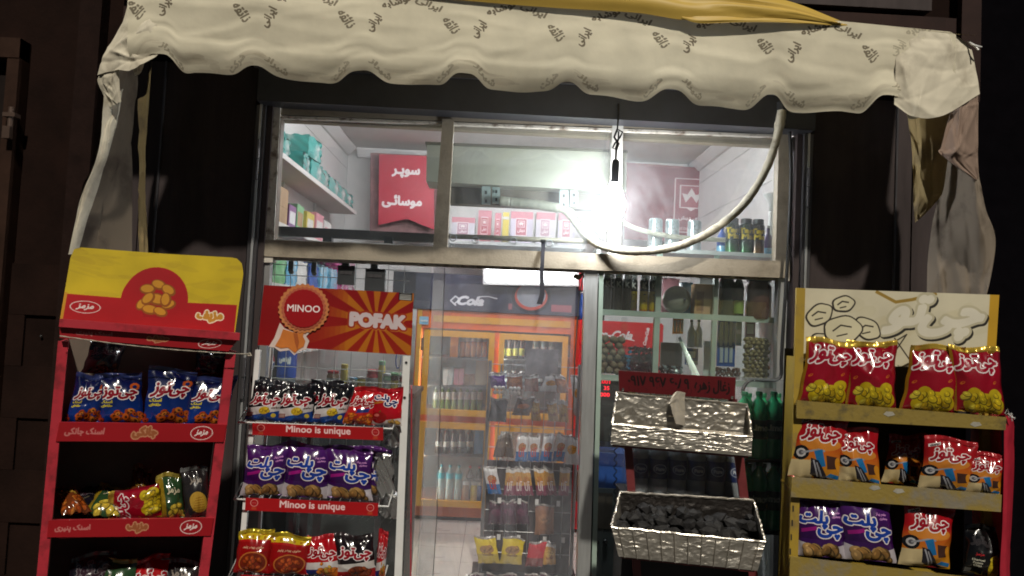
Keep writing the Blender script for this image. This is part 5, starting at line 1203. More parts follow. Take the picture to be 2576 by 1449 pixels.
# third shelf: a jumble
bags_row(FA, [('green_chip', 'green and gold snack bag upright on the third shelf of the red rack', 404, 1304, 466, 1302, 1196), ('clear_chip', 'clear chip bag with yellow chips at the end of the third red rack shelf', 468, 1302, 532, 1300, 1180)], 0.08, g, 0.1)
bags_row(FA, [('amber', 'brown snack bag leaning at the back of the third red rack shelf', 318, 1296, 366, 1296, 1176)], 0.16, g, 0.35)
o = bag('red_gold', 'red and gold snack bag lying on its side on the red rack', g, FA.at(280, 1318, 0.06), FA.at(372, 1314, 0.06), FA.at(326, 1200, 0.06), FA.yaw, 0.0)
o.matrix_world = Matrix.Translation(FA.at(404, 1258, 0.06)) @ Matrix.Rotation(FA.yaw, 4, 'Z') @ Matrix.Rotation(R(-99), 4, 'Y') @ Matrix.Rotation(R(-14), 4, 'X')
for k, (x, y, kind, rz, sz, lb) in enumerate(((196, 1306, 'amber', 0.3, 0.09, 'orange snack bag lying flat at the outer end of the third red rack shelf'), (250, 1312, 'green_chip', -0.4, 0.13, 'dark green snack bag lying flat beside the sideways red bag'), (262, 1308, 'navy', 0.5, 0.13, 'black glossy snack bag slumped behind the orange one on the red rack'))):
    c = FA.at(x, y, 0.09 + 0.04 * k); o = bag(kind, lb, g, c, c + FA.u * sz, c + Vector((0, 0, 0.15)), FA.yaw, 0)
    o.matrix_world = Matrix.Translation(c - FA.n * -0.04 + Vector((0, 0, 0.03))) @ Matrix.Rotation(FA.yaw + rz, 4, 'Z') @ Matrix.Rotation(R(-64), 4, 'X')
for k, (x, kind, lb) in enumerate(((205, 'navy', 'dark bag in the bottom shelf of the red rack, outer end'), (290, 'green_chip', 'gold edged bag glinting on the bottom shelf of the red rack'), (380, 'red_ball', 'dim red bag in the middle of the bottom red rack shelf'), (455, 'clear_chip', 'dim chip bag at the window end of the bottom red rack shelf'))):
    c = FA.at(x, 1545, 0.12); bag(kind, lb, g, c - FA.u * 0.07, c + FA.u * 0.07, c + Vector((0, 0, 0.20 - 0.01 * (k % 2))), FA.yaw + 0.2 * (-1) ** k, 0.25)

# ------------------------------------------------------------------ white wire rack with the sunburst sign
FM = Fr(830, 3.27, R(6.8))
wk = thing('wire_rack', 'white wire snack rack with red sunburst sign before the glass', 'display rack', FM.at(820, 1500)); wk.location.z = 0; ORG[wk.name] = Vector((wk.location.x, wk.location.y, 0))
M_ww = pm('white_wire', (0.62, 0.62, 0.60), 0.35)
def wp(name, m_, f, parent=wk, smooth=False):
    b = MB(); f(b); return b.build(name, m_, parent, smooth)
cv = Cv(72, 30, (150, 18, 22), px=460)
cv.vgrad(0, 45, (168, 40, 22), (150, 16, 24))
for k in range(14):
    a = k * 2 * math.pi / 14 + 0.15; cv.poly([(76, 20), (76 + 80 * math.cos(a), 20 + 80 * math.sin(a)), (76 + 80 * math.cos(a + 0.22), 20 + 80 * math.sin(a + 0.22))], (206, 126, 30), al=0.9)
for k in range(10):      # the rays fade into red on the rosette's side
    cv.rect(0, 0, 56 - k * 3.4, 50, (158, 22, 24), al=0.22)
cv.rect(0, 0, 30, 50, (150, 18, 24), al=0.6)
cv.text('POFAK', 77, 21.5, (232, 214, 218), fw=36, bold=0.95, out=(176, 60, 28), ow=1.2, under=(214, 140, 60), uo=(0.4, -0.4))
cv.rect(90, 36.5, 99, 42.5, (14, 14, 14))
for k in range(4): cv.rect(90.5, 37 + k * 0.95, 98.5, 37.6 + k * 0.95, (210, 208, 204))
cv.rect(91, 41.2, 98, 41.6, (150, 150, 150))
sq = [(648, 868), (1034, 894), (1041, 738), (664, 717)]
sg_ = wp('sign_panel', [pm('sign_edge', (0.55, 0.53, 0.5), 0.4), printed('sunburst_sign_print', cv, rough=0.32, dirt=0.09, gain=0.74)], lambda b: b.hexa([FM.at(x, y, 0.0) for x, y in sq], -FM.n * 0.010, 0, 1))
# rosette cut-out, proud of the sign
cr_px, cr_r = (764, 776), 64
def disc(b, w, r, wob, n, m=0, th=0.004):
    pts = []; c = FM.at(*cr_px, w); k = FM.hit(cr_px[0] + 1, cr_px[1])[0] - FM.hit(*cr_px)[0]
    uv = []
    for i in range(n):
        a = 2 * math.pi * i / n; e = r * k * (1 + wob * math.cos(a * 30)); pts.append(c + FM.u * (e * math.cos(a)) + Vector((0, 0, e * math.sin(a)))); uv.append((0.5 + 0.5 * math.cos(a), 0.5 + 0.5 * math.sin(a)))
    b.prism(pts, -FM.n * th, m, m, uv)
ro = wp('rosette', pm('rosette_orange', (0.50, 0.18, 0.06), 0.4), lambda b: disc(b, -0.008, 63, 0.03, 180))
wp('rosette_ring', pm('rosette_ring_paint', (0.40, 0.10, 0.05), 0.4), lambda b: disc(b, -0.011, 55, 0.03, 180, th=0.0028), ro)
cv = Cv(10, 10, (150, 14, 22), px=220); cv.text('MINOO', 50, 50, (236, 226, 226), fw=84, bold=0.5)
wp('rosette_face', printed('rosette_face_print', cv, rough=0.35, dirt=0.03), lambda b: disc(b, -0.014, 49, 0.016, 180, th=0.0028), ro)
rb = [(704, 812), (690, 850), (676, 872), (690, 874), (704, 884), (728, 881), (740, 894), (752, 884), (770, 878), (778, 858), (770, 846), (778, 838), (776, 816), (746, 838), (716, 826)]
wp('ribbon', pm('ribbon_white', (0.62, 0.5, 0.45), 0.5), lambda b: b.prism([FM.at(x, y, -0.004) for x, y in rb], -FM.n * 0.003), ro)
rb2 = [(712, 828), (704, 850), (692, 870), (706, 876), (724, 874), (742, 888), (752, 878), (764, 872), (768, 858), (762, 846), (768, 826), (746, 838)]
wp('ribbon', pm('ribbon_orange', (0.55, 0.17, 0.03), 0.4), lambda b: b.prism([FM.at(x, y, -0.0065) for x, y in rb2], -FM.n * 0.0022), ro)
wp('ribbon_fold', pm('ribbon_dark', (0.36, 0.09, 0.02), 0.4), lambda b: b.prism([FM.at(x, y, -0.0085) for x, y in ((738, 838), (742, 862), (748, 880), (752, 860), (748, 838))], -FM.n * 0.0018), ro)
# posts, baskets, strips
post(FM, (642, 880), (596, 1449), 13, 0.0, 0.03, M_white, wk); post(FM, (1014, 895), (992, 1449), 18, 0.0, 0.03, M_white, wk)
post(FM, (652, 880), (612, 1449), 8, 0.26, 0.28, M_white, wk); post(FM, (1022, 895), (1002, 1449), 10, 0.26, 0.28, M_white, wk)
wp('side_panel', M_red_steel, lambda b: b.hexa([FM.W(FM.hit(1012, 1449)[0] + 0.045, 0.3, 0.04), FM.W(FM.hit(1012, 1449)[0] + 0.05, 0.3, 0.04), FM.W(FM.hit(1030, 980)[0] + 0.012, FM.hit(1030, 980)[1], 0.04), FM.W(FM.hit(1030, 980)[0] + 0.007, FM.hit(1030, 980)[1], 0.04)], -FM.n * 0.2))
for px, py in ((1020, 912), (1016, 1000)):
    b = MB(); b.lathe([(0.006, 0), (0.006, 0.003), (0.003, 0.004)], FM.at(px + 2, py, -0.0005), 8, axis=Matrix.Rotation(R(90), 3, 'X')); b.build('bolt', M_black, wk)
def basket(yl, yr, xl, xr, dep):
    a, c = FM.hit(xl, yl), FM.hit(xr, yr); r = 0.0042
    F3 = lambda u, v, w_: FM.W(u, v, w_)
    def rim(b):
        p = [F3(a[0], a[1], -dep), F3(c[0], c[1], -dep), F3(c[0] + 0.015, c[1] + 0.05, 0.02)]
        b.tube([F3(a[0] + 0.015, a[1] + 0.05, 0.02)] + p, r, 6)
    wp('basket_rim', M_ww, rim, smooth='all')
    n = 15
    def bars(b):
        for k in range(n + 1):
            u = a[0] + (c[0] - a[0]) * k / n; v = a[1] + (c[1] - a[1]) * k / n
            b.tube([F3(u, v, -dep), F3(u, v - 0.012, -dep + 0.02), F3(u, v - 0.012, 0.2)], 0.0018, 5)
    tag(wp('basket_bars', M_ww, bars), kind='stuff')
cvs = Cv(100, 10, (158, 16, 22), px=460)
cvs.text('Minoo is unique', 50, 5.3, (226, 196, 196), fw=49, bold=0.18)
for x in (6.5, 94): cvs.oval(x, 6.2, 2.9, 2.9, (206, 150, 140)).oval(x, 6.2, 2.4, 2.4, (158, 16, 22)).text('MINOO', x, 6.2, (214, 160, 150), fw=3.2).poly([(x - 1.6, 3), (x + 1.6, 3), (x + 2, 0.8), (x - 2, 0.8)], (170, 60, 36))
M_mstrip = printed('slogan_strip_print', cvs, rough=0.35, dirt=0.04)
for yl, yr, xl, xr, dep, q in ((1057, 1074, 607, 988, 0.06, [(634, 1094), (964, 1108), (964, 1076), (635, 1064)]), (1247, 1266, 596, 978, 0.06, [(616, 1284), (950, 1298), (952, 1266), (618, 1252)]), (1440, 1456, 582, 964, 0.06, [(604, 1478), (938, 1494), (940, 1462), (606, 1446)])):
    basket(yl, yr, xl, xr, dep)
    b = MB(); b.hexa([FM.at(x, y, -dep - 0.004) for x, y in q], -FM.n * 0.004, 0, 1); b.build('slogan_strip', [M_red_steel, M_mstrip], wk)
g = 'bags on the white wire rack'
bags_row(FM, [('black', 'black and blue snack bag first from the red rack on the top wire basket', 616, 1056, 698, 1060, 964), ('black', 'black and blue snack bag second on the top wire basket', 698, 1060, 784, 1063, 966), ('black', 'black and blue snack bag with crumpled top beside the red ball bag', 784, 1063, 862, 1066, 964), ('red_ball', 'red snack bag with orange balls on the top wire basket', 860, 1066, 932, 1069, 976), ('tomato', 'red snack bag with tomato picture on the top wire basket', 930, 1069, 1008, 1071, 978)], -0.03, g, 0.10)
bags_row(FM, [('black', 'black snack bag behind in the top wire basket, near the red rack', 640, 1050, 730, 1053, 956), ('black', 'black snack bag behind in the top wire basket, middle', 760, 1056, 840, 1058, 962)], 0.04, g, 0.10)
bags_row(FM, [('purple', 'purple chip bag first from the red rack in the second wire basket', 607, 1244, 708, 1247, 1122), ('purple', 'purple chip bag in the middle of the second wire basket', 712, 1248, 820, 1254, 1120), ('purple', 'purple chip bag with wrinkled top, last in the second wire basket', 824, 1252, 934, 1258, 1132)], -0.03, g, 0.07, d=0.04)
bags_row(FM, [('purple', 'purple chip bag pushed behind the last one in the second wire basket', 850, 1244, 962, 1250, 1128)], 0.05, g, 0.05)
bags_row(FM, [('bowl', 'red snack bag with yellow top and bowl picture, nearest the red rack', 588, 1440, 672, 1443, 1338), ('bowl', 'red snack bag with yellow top and bowl picture, second in the bottom basket', 674, 1442, 768, 1446, 1348), ('red_white', 'red and white snack bag in the bottom wire basket', 768, 1446, 850, 1450, 1352), ('black_red', 'black and red snack bag in the bottom wire basket', 852, 1450, 946, 1454, 1350), ('red_white', 'red and white snack bag turned edgewise at the end of the bottom basket', 944, 1450, 968, 1452, 1340)], -0.03, g, 0.10)
# silver crumpled backs of bags bursting out of the rack's side
for k, (x, y, sx, sy, lb) in enumerate(((984, 1090, 0.05, 0.09, 'small crumpled silver bag back beside the upper slogan strip'), (966, 1190, 0.075, 0.17, 'large crumpled silver bag back bulging from the second wire basket'), (978, 1268, 0.06, 0.09, 'crumpled silver bag end below the second wire basket'))):
    o = simple('silver_bag', soft_mesh(sx, 0.08, sy, 140 + k, n=14, crease=0.13), M_foil_in, 'all'); p = FM.at(x, y, 0.08); o.location = (p.x, p.y, p.z - sy / 2); o.rotation_euler = (0.1, 0.15 * (-1) ** k, 0.5)
    tag(o, lb, 'snack bag', g)

# ------------------------------------------------------------------ right: yellow rack
FY = Fr(2000, 3.06, R(-10))
yk = thing('yellow_rack', 'dirty yellow snack rack with pale header card at the dark right end', 'display rack', FY.at(2270, 1500)); yk.location.z = 0; ORG[yk.name] = Vector((yk.location.x, yk.location.y, 0))
def yp(name, m_, f, parent=yk, smooth=False):
    b = MB(); f(b); return b.build(name, m_, parent, smooth)
post(FY, (2004, 724), (1984, 1449), 22, 0.0, 0.022, M_yellow_steel, yk); post(FY, (2494, 742), (2508, 1449), 24, 0.10, 0.13, M_yellow_steel, yk)
post(FY, (2014, 900), (1994, 1449), 6, 0.024, 0.28, M_yellow_steel, yk, 'side_panel'); post(FY, (2520, 1040), (2530, 1449), 6, 0.024, 0.28, M_red_steel, yk, 'side_panel')
for k in range(6):
    b = MB(); x, y = 1996 - k * 2.4, 1236 + k * 36; fbox(b, FY, [(x, y + 15), (x + 3.5, y + 15), (x + 3.5, y), (x, y)], -0.001, 0.001); b.build('slot', M_black, yk)
yp('back_panel', pm('dark_back', (0.015, 0.012, 0.012), 0.8), lambda b: b.hexa([FY.W(FY.hit(2010, 860)[0], 0.05, 0.285), FY.W(FY.hit(2514, 860)[0], 0.05, 0.285), FY.W(FY.hit(2514, 860)[0], FY.hit(2514, 900)[1], 0.285), FY.W(FY.hit(2010, 860)[0], FY.hit(2010, 880)[1], 0.285)], -FY.n * 0.006))
cv = Cv(80, 30, (206, 198, 172), px=460)
for k in range(30): cv.oval(random.uniform(0, 100), random.uniform(0, 30), random.uniform(3, 14), random.uniform(1, 5), (180, 164, 120), rot=random.random(), al=0.10)
cv.rect(0, 0, 4, 60, (190, 146, 26)).rect(95.5, 0, 100, 60, (190, 146, 26)).line([(40, 37), (50, 32), (58, 33.5), (70, 37)], 1.6, (150, 120, 44))
cv.text('چی‌تو', 70, 25, (214, 208, 190), fw=44, fh=20, shear=0.5, bold=1.2, out=(186, 178, 150), ow=1.2, under=(30, 26, 20), uo=(0.8, -1.0))
cv.line([(42, 3), (46, 9), (50, 6), (56, 16), (50, 12), (44, 5)], 0.6, (40, 34, 26)).line([(50, 14), (58, 4)], 0.6, (40, 34, 26))
for x, y, r, a in ((12, 24, 7.5, 0.6), (36, 18, 7.5, -0.5), (24, 30, 6, 0.2), (15, 9, 8, -0.3), (33, 5, 7, 0.4), (24, 17, 10, 0.1)):
    cv.oval(x, y, r, r * 0.72, (34, 28, 22), a, wob=0.04, k=5).oval(x + 0.15, y + 0.15, r - 0.8, r * 0.72 - 0.8, (208, 200, 168), a, wob=0.04, k=5)
    cv.line([(x - r * 0.5, y - r * 0.1), (x - r * 0.1, y + r * 0.22), (x + r * 0.45, y + r * 0.15)], 0.7, (44, 38, 30)).line([(x - r * 0.3, y - r * 0.35), (x + r * 0.25, y - r * 0.2)], 0.6, (44, 38, 30))
M_yhdr = printed('yellow_rack_header_print', cv, rough=0.5, dirt=0.08)
yq = [(1998, 908), (2502, 935), (2514, 742), (2004, 724)]
yp('header_card', [pm('ycard_edge', (0.45, 0.36, 0.12), 0.6), M_yhdr], lambda b: b.hexa([FY.at(x, y, 0.085) for x, y in yq], -FY.n * 0.012, 0, 1))
M_ystrip = pm('worn_yellow_strip', (0.19, 0.135, 0.028), 0.45, var=0.25, scale=14, stain=(0.11, 0.085, 0.035), bump=0.15)
M_ystrip2 = pm('peeling_strip', (0.19, 0.135, 0.028), 0.5, var=0.3, scale=7, stain=(0.20, 0.175, 0.13), bump=0.2)
for k, q in enumerate(([(2004, 1052), (2530, 1082), (2532, 1050), (2004, 1007)], [(1990, 1250), (2518, 1288), (2520, 1245), (1992, 1200)], [(1986, 1452), (2512, 1508), (2514, 1462), (1988, 1400)], [(1982, 1640), (2508, 1706), (2510, 1660), (1984, 1590)])):
    yp('shelf_front', M_ystrip if k == 0 else M_ystrip2, lambda b: fbox(b, FY, q, -0.025, -0.013))
    v = min(FY.hit(*q[0])[1], FY.hit(*q[1])[1]) + 0.012
    yp('shelf', M_yellow_steel, lambda b: ubox(b, FY, FY.hit(*q[0])[0] + 0.012, FY.hit(*q[1])[0] - 0.01, v, v + 0.006, -0.012, 0.275))
for (x, y) in ((2236, 1040), (2454, 1066), (2200, 1226), (2260, 1234)):
    b = MB(); rg = random.Random(x); pts = [(x + rg.uniform(-12, 12) + (18 if i % 2 else -14), y + i * 5 + rg.uniform(-2, 2)) for i in range(3)]
    p3 = [FY.at(px, py, -0.0262) for px, py in ((x - 14, y + 2), (x - 2, y + 8), (x + 16, y + 4), (x + 10, y - 4), (x - 6, y - 5))]; b.prism(p3, -FY.n * 0.0008); b.build('torn_sticker', pm('grubby_paper', (0.30, 0.28, 0.23), 0.8, var=0.3, scale=30), yk)
g = 'bags on the yellow rack'
bags_row(FY, [('red_gold', 'red snack bag with gold crimped top, first from the bottles on the yellow rack', 2006, 1010, 2128, 1020, 858), ('red_gold', 'red gold topped snack bag with bright glare on its lettering', 2130, 1020, 2250, 1030, 862), ('red_gold', 'red gold topped snack bag third on the top shelf of the yellow rack', 2266, 1030, 2396, 1040, 872), ('red_gold', 'red gold topped snack bag at the outer end of the top yellow shelf', 2400, 1034, 2530, 1044, 878)], 0.0, g, 0.06, d=0.045, sealh=0.02, wr=1.4)
bags_row(FY, [('motorcycle', 'red and orange motorcycle print bag overhanging the inner end of the yellow rack', 1984, 1198, 2108, 1212, 1042), ('motorcycle', 'shaded motorcycle print bag second on the middle yellow shelf', 2112, 1210, 2214, 1220, 1082), ('motorcycle', 'red motorcycle print bag with white seal glint, fourth on the middle yellow shelf', 2312, 1228, 2436, 1240, 1106), ('motorcycle', 'smaller motorcycle print bag at the outer end of the middle yellow shelf', 2424, 1236, 2514, 1246, 1142)], 0.0, g, 0.06)
bags_row(FY, [('motorcycle', 'dark motorcycle print bag deep in shadow in the middle yellow shelf', 2220, 1212, 2308, 1222, 1096)], 0.13, g, 0.12)
bags_row(FY, [('purple', 'purple chip bag at the inner end of the lower yellow shelf', 2008, 1396, 2124, 1406, 1258), ('purple', 'purple chip bag second on the lower yellow shelf', 2126, 1404, 2254, 1418, 1260), ('motorcycle', 'orange motorcycle print bag beside the purple bags on the lower yellow shelf', 2262, 1416, 2386, 1434, 1272)], 0.0, g, 0.07, d=0.04)
bags_row(FY, [('charcoal', 'black potato chip bag with yellow chips on the lower yellow shelf', 2420, 1440, 2512, 1452, 1326)], 0.05, g, 0.1)
for k, (x, kind) in enumerate(((2060, 'purple'), (2190, 'charcoal'), (2330, 'red_gold'), (2440, 'motorcycle'))):
    c = FY.at(x, 1620 + k * 14, 0.05); bag(kind, '%s bag on the bottom shelf of the yellow rack under the frame' % ('purple chip', 'black chip', 'red and gold snack', 'orange motorcycle')[k], g, c - FY.u * 0.08, c + FY.u * 0.08, c + Vector((0, 0, 0.2)), FY.yaw, 0.1)
rs = thing('red_plastic_sheet', 'torn red plastic sheet hanging down the outer side of the yellow rack', 'plastic sheet', FY.at(2540, 1400, 0.1))
A = hermite([[FY.at(2524, 1640, -0.01), FY.at(2532, 1640, 0.03), FY.at(2540, 1640, 0.12)], [FY.at(2516, 1449, -0.01), FY.at(2530, 1449, 0.03), FY.at(2542, 1449, 0.12)], [FY.at(2522, 1320, -0.01), FY.at(2534, 1320, 0.03), FY.at(2546, 1320, 0.12)], [FY.at(2526, 1150, -0.012), FY.at(2540, 1150, 0.02), FY.at(2552, 1150, 0.12)], [FY.at(2526, 1050, -0.014), FY.at(2538, 1042, 0.02), FY.at(2550, 1046, 0.12)]], 14, 60)
A[..., 0] += fold(14, 60, 77, 16) * 0.006
b = MB(); b.grid(A); b.build('sheet', pm('red_sheet', (0.42, 0.02, 0.04), 0.35, var=0.2), rs, 'all')
b = MB(); rg = random.Random(8)
for k in range(5):
    p = FY.at(2528 + k * 3, 1040 + k * 3, -0.018); b.tube([p, p + Vector((rg.uniform(0, 0.02), -0.008, rg.uniform(0, 0.02))), p + Vector((rg.uniform(0.01, 0.03), -0.004, rg.uniform(-0.02, 0.005)))], 0.002, 4)
b.build('frayed_tape', M_white, rs)

# ------------------------------------------------------------------ charcoal stand: red sign, two foil lined trays
FC = Fr(1560, 3.38, R(-4))
ck = thing('charcoal_stand', 'maroon steel stand with a hand lettered sign and two foil lined trays', 'stand', FC.at(1710, 1500)); ck.location.z = 0; ORG[ck.name] = Vector((ck.location.x, ck.location.y, 0))
def cp_(name, m_, f, parent=ck, smooth=False):
    b = MB(); f(b); return b.build(name, m_, parent, smooth)
cv = Cv(76, 21, (112, 22, 30), px=460)
cv.text('۰۹۱۷ ۹۶۷ ۶۰۸۹', 34, 15.5, (22, 8, 10), fw=52, fh=13, bold=0.35); cv.text('زغال زهره', 80, 14, (22, 8, 10), fw=30, fh=17, bold=0.35)
for k in range(24): x = random.uniform(8, 92); y = random.uniform(4, 14); cv.line([(x, y), (x, y - random.uniform(1, 5))], 0.5, (30, 8, 12), al=0.4)
csq = [(1558, 984), (1849, 1006), (1851, 950), (1556, 932)]
sgn = cp_('sign', [M_maroon_steel, printed('charcoal_sign_print', cv, rough=0.35, dirt=0.1, gain=0.6)], lambda b: b.hexa([FC.at(x, y, 0.0) for x, y in csq], -FC.n * 0.012, 0, 1))
for x, y in ((1567, 980), (1842, 1000)):
    b = MB(); b.lathe([(0.007, 0), (0.007, 0.002), (0.004, 0.005)], FC.at(x, y, -0.0005), 10, axis=Matrix.Rotation(R(90), 3, 'X')); b.build('screw', M_steel, sgn)
post(FC, (1562, 985), (1594, 1449), 20, 0.013, 0.03, M_maroon_steel, ck); post(FC, (1834, 1004), (1886, 1449), 22, 0.013, 0.03, M_maroon_steel, ck)
M_foil = pm('aluminium_foil', (0.49, 0.455, 0.40), 0.36, metal=0.85, var=0.15, bump=0.25, bscale=40)
M_foil_sooty = pm('sooty_foil', (0.022, 0.018, 0.016), 0.5, metal=0.5, var=0.4, bump=0.8, bscale=30)
def crumple(nu, nv, seed):
    rg = np.random.RandomState(seed + 900); u, v = np.meshgrid(np.linspace(0, 3, nu), np.linspace(0, 1, nv)); z = np.zeros((nv, nu))
    for n, a in ((50, 1.0), (170, 0.5)):
        p = rg.rand(n, 2) * (3, 1); d = np.sqrt((u[..., None] - p[:, 0]) ** 2 + (v[..., None] - p[:, 1]) ** 2); d.sort(-1)
        z += a * (d[..., 0] - d[..., 1]) * math.sqrt(n / 3) * 1.1 + a * 0.5
    return z
def foilsheet(name, ctrl, seed, amp, parent, m_=M_foil, nu=84, nv=40, n=30):
    """ctrl: rows of world points bottom to top; creased along the stand's normal"""
    A = hermite(ctrl, nu, nv); z = fold(nu, nv, seed, n)
    z = z * 0.25 + crumple(nu, nv, seed)
    nrm = np.array(FC.n); A = A + z[..., None] * nrm * amp; A[..., 2] += z * amp * 0.35
    b = MB(); b.grid(A); return b.build(name, m_, parent, smooth=False)
def tray(pf, pb, depth_f, sooty, front_lip, seed, group_lab):
    """pf: picture corners of the front wall (bl, br, tr, tl) at w = -depth; pb: of the back wall at w = 0"""
    f = [FC.at(x, y, -depth_f) for x, y in pf]; k = [FC.at(x, y, 0.0) for x, y in pb]
    tr = cp_('tray', M_maroon_steel, lambda b: b.hexa([f[0] + Vector((0.01, 0.01, -0.004)), f[1] + Vector((-0.01, 0.01, -0.004)), k[1] + Vector((-0.012, -0.004, -0.004)), k[0] + Vector((0.012, -0.004, -0.004))], (0, 0, -0.006)))
    L = lambda a, c, t: a + (c - a) * t
    foilsheet('foil_front', [[L(f[0], f[1], i / 4) for i in range(5)], [L(L(f[0], f[3], .5), L(f[1], f[2], .5), i / 4) for i in range(5)], [L(f[3], f[2], i / 4) for i in range(5)]], seed, 0.0034, tr)
    inside = M_foil_sooty if sooty else M_foil
    foilsheet('foil_back', [[L(k[0], k[1], i / 4) for i in range(5)], [L(L(k[0], k[3], .5), L(k[1], k[2], .5), i / 4) for i in range(5)], [L(k[3], k[2], i / 4) for i in range(5)]], seed + 1, 0.004, tr, inside)
    foilsheet('foil_floor', [[L(f[0], f[1], i / 4) + Vector((0, 0.004, 0.012)) for i in range(5)], [L(k[0], k[1], i / 4) + Vector((0, -0.004, 0.012)) for i in range(5)]], seed + 2, 0.004, tr, inside)
    for a, c, d_, e in ((f[0], k[0], k[3], f[3]), (k[1], f[1], f[2], k[2])):
        foilsheet('foil_side', [[L(a, c, i / 2) for i in range(3)], [L(e, d_, i / 2) for i in range(3)]], seed + 3, 0.005, tr, M_foil, 24, 24, 20)
    rim = [f[3], f[2], k[2], k[3], f[3]]
    pts = []
    for a, c in zip(rim, rim[1:]):
        for i in range(26): pts.append(L(a, c, i / 26) + Vector((random.uniform(-1, 1), random.uniform(-1, 1), random.uniform(-1, 1))) * 0.0025)
    b = MB(); b.tube(pts, [0.004 + 0.003 * random.random() for _ in pts], 6); b.build('foil_rim', M_foil, tr)
    return tr, f, k
t1, f1, k1 = tray([(1536, 1118), (1890, 1148), (1892, 1100), (1540, 1068)], [(1548, 1072), (1878, 1096), (1880, 1018), (1552, 988)], 0.10, False, True, 201, 'upper')
t2, f2, k2 = tray([(1556, 1400), (1906, 1436), (1926, 1364), (1538, 1326)], [(1566, 1350), (1890, 1380), (1896, 1258), (1560, 1238)], 0.15, True, True, 211, 'lower')
M_div = pm('pale_foil_card', (0.46, 0.42, 0.36), 0.5, metal=0.3, var=0.12, bump=0.3, bscale=20)
c0, c1 = (f1[0] + f1[1]) / 2, (k1[0] + k1[1]) / 2
b = MB(); A = hermite([[FC.at(1700, 1066, -0.085), FC.at(1712, 1068, -0.04), FC.at(1722, 1072, 0.0)], [FC.at(1690, 1030, -0.06), FC.at(1704, 1030, -0.03), FC.at(1724, 1036, 0.0)], [FC.at(1686, 1006, -0.045), FC.at(1700, 1000, -0.03), FC.at(1722, 1010, -0.004)], [FC.at(1696, 988, -0.03), FC.at(1706, 984, -0.02), FC.at(1724, 988, -0.006)]], 14, 26)
A += fold(14, 26, 3, 12)[..., None] * np.array((0.003, -0.005, 0.001)); b.grid(A); b.build('divider', M_div, t1, 'all')
b = MB(); A = hermite([[FC.at(1724, 1374, -0.145), FC.at(1722, 1350, -0.08), FC.at(1722, 1330, -0.005)], [FC.at(1724, 1340, -0.145), FC.at(1722, 1310, -0.08), FC.at(1722, 1256, -0.005)]], 14, 14); A += fold(14, 14, 5, 8)[..., None] * np.array((0.004, 0, 0.001)); b.grid(A); b.build('divider', M_div, t2, 'all')
for k in range(11):                      # seams of the wire frame pressed into the foil
    for tq, f_, amp in ((t2, f2, 0.008),):
        a = f_[0] + (f_[1] - f_[0]) * (k + 0.5) / 11; c = f_[3] + (f_[2] - f_[3]) * (k + 0.5) / 11
        b = MB(); b.tube([a - FC.n * -amp, (a + c) / 2 - FC.n * -(amp + .001), c - FC.n * -amp], 0.0022, 5); b.build('seam', M_foil, tq)
b = MB(); u0, v0 = FC.hit(1590, 1449); cp_('lower_rail', M_maroon_steel, lambda b: ubox(b, FC, FC.hit(1600, 1449)[0], FC.hit(1890, 1449)[0], 0.42, 0.44, 0.014, 0.03))
M_coal = pm('charcoal', (0.013, 0.012, 0.0125), 0.7, var=0.4, scale=16, bump=0.6, bscale=50)
def lump(seed, r, sx=1.0, sz=1.0, rough=0.18, n=1):
    bm_ = __import__('bmesh').new(); __import__('bmesh').ops.create_icosphere(bm_, subdivisions=n, radius=r); rg = random.Random(seed)
    vs = []; 
    for v in bm_.verts: v.co *= 1 + rg.uniform(-rough, rough); v.co.x *= sx; v.co.z *= sz
    me = bpy.data.meshes.new('lump'); bm_.to_mesh(me); bm_.free(); return me
coal = [lump(k, 0.032, 1.25, 0.8, 0.28) for k in range(7)]
for me in coal: me.materials.append(M_coal)
rg = random.Random(4)
for k in range(64):
    i, j = k % 16, k // 16; t = (i + 0.5 + rg.uniform(-0.2, 0.2)) / 16; d_ = 0.34 + 0.15 * j + rg.uniform(-0.05, 0.05)
    if abs(t - 0.485) < 0.02: t += 0.03
    p = (f2[0] + (f2[1] - f2[0]) * t) * (1 - d_) + (k2[0] + (k2[1] - k2[0]) * t) * d_ + Vector((0, 0, 0.075 + 0.012 * j + rg.uniform(0, 0.04)))
    o = bpy.data.objects.new('charcoal_lump', coal[k % 7]); COL.objects.link(o); o.location = p; o.rotation_euler = (rg.uniform(-0.4, 0.4), rg.uniform(-0.4, 0.4), rg.uniform(0, 6)); s_ = rg.uniform(0.55, 1.2); o.scale = (s_, s_ * rg.uniform(0.7, 1.1), s_)
    tag(o, 'lump of black charcoal lying in the sooty lower foil tray', 'charcoal', 'charcoal lumps in the lower tray')

# ------------------------------------------------------------------ shrink wrapped green bottles and water bottles before the bay
M_greenp = pm('green_bottle', (0.03, 0.36, 0.15), 0.10, var=0.1, coat=0.7); M_greencap = pm('green_cap', (0.015, 0.14, 0.06), 0.3)
cv = Cv(30, 10, (14, 62, 38), px=120); cv.text('Limona', 50, 20, (206, 214, 190), fw=44, bold=1.0).oval(66, 8, 8, 5, (206, 160, 30)); M_limlab = printed('lemon_drink_label', cv, rough=0.35)
YG = 3.56
mk_g = bottle('green_bottle', 0.044, 0.31, (M_greenp, M_limlab, M_greencap), neck=0.27, label=(0.30, 0.58))
n_ = 0
for tier, ty in ((0, 1152), (1, 1330)):
    for row in range(2):
        for k in range(4):
            x = 1868 + k * 37 + row * 10; p = P(x, ty, YG + row * 0.09)
            place('green', mk_g, p, '%s green lemonade bottle from the stand in the %s row of the %s pack' % (ORD[k], ('front', 'rear')[row], ('upper', 'lower')[tier]), 'bottle', 'green bottles in shrink wrapped packs', rz=random.uniform(-0.5, 0.5))
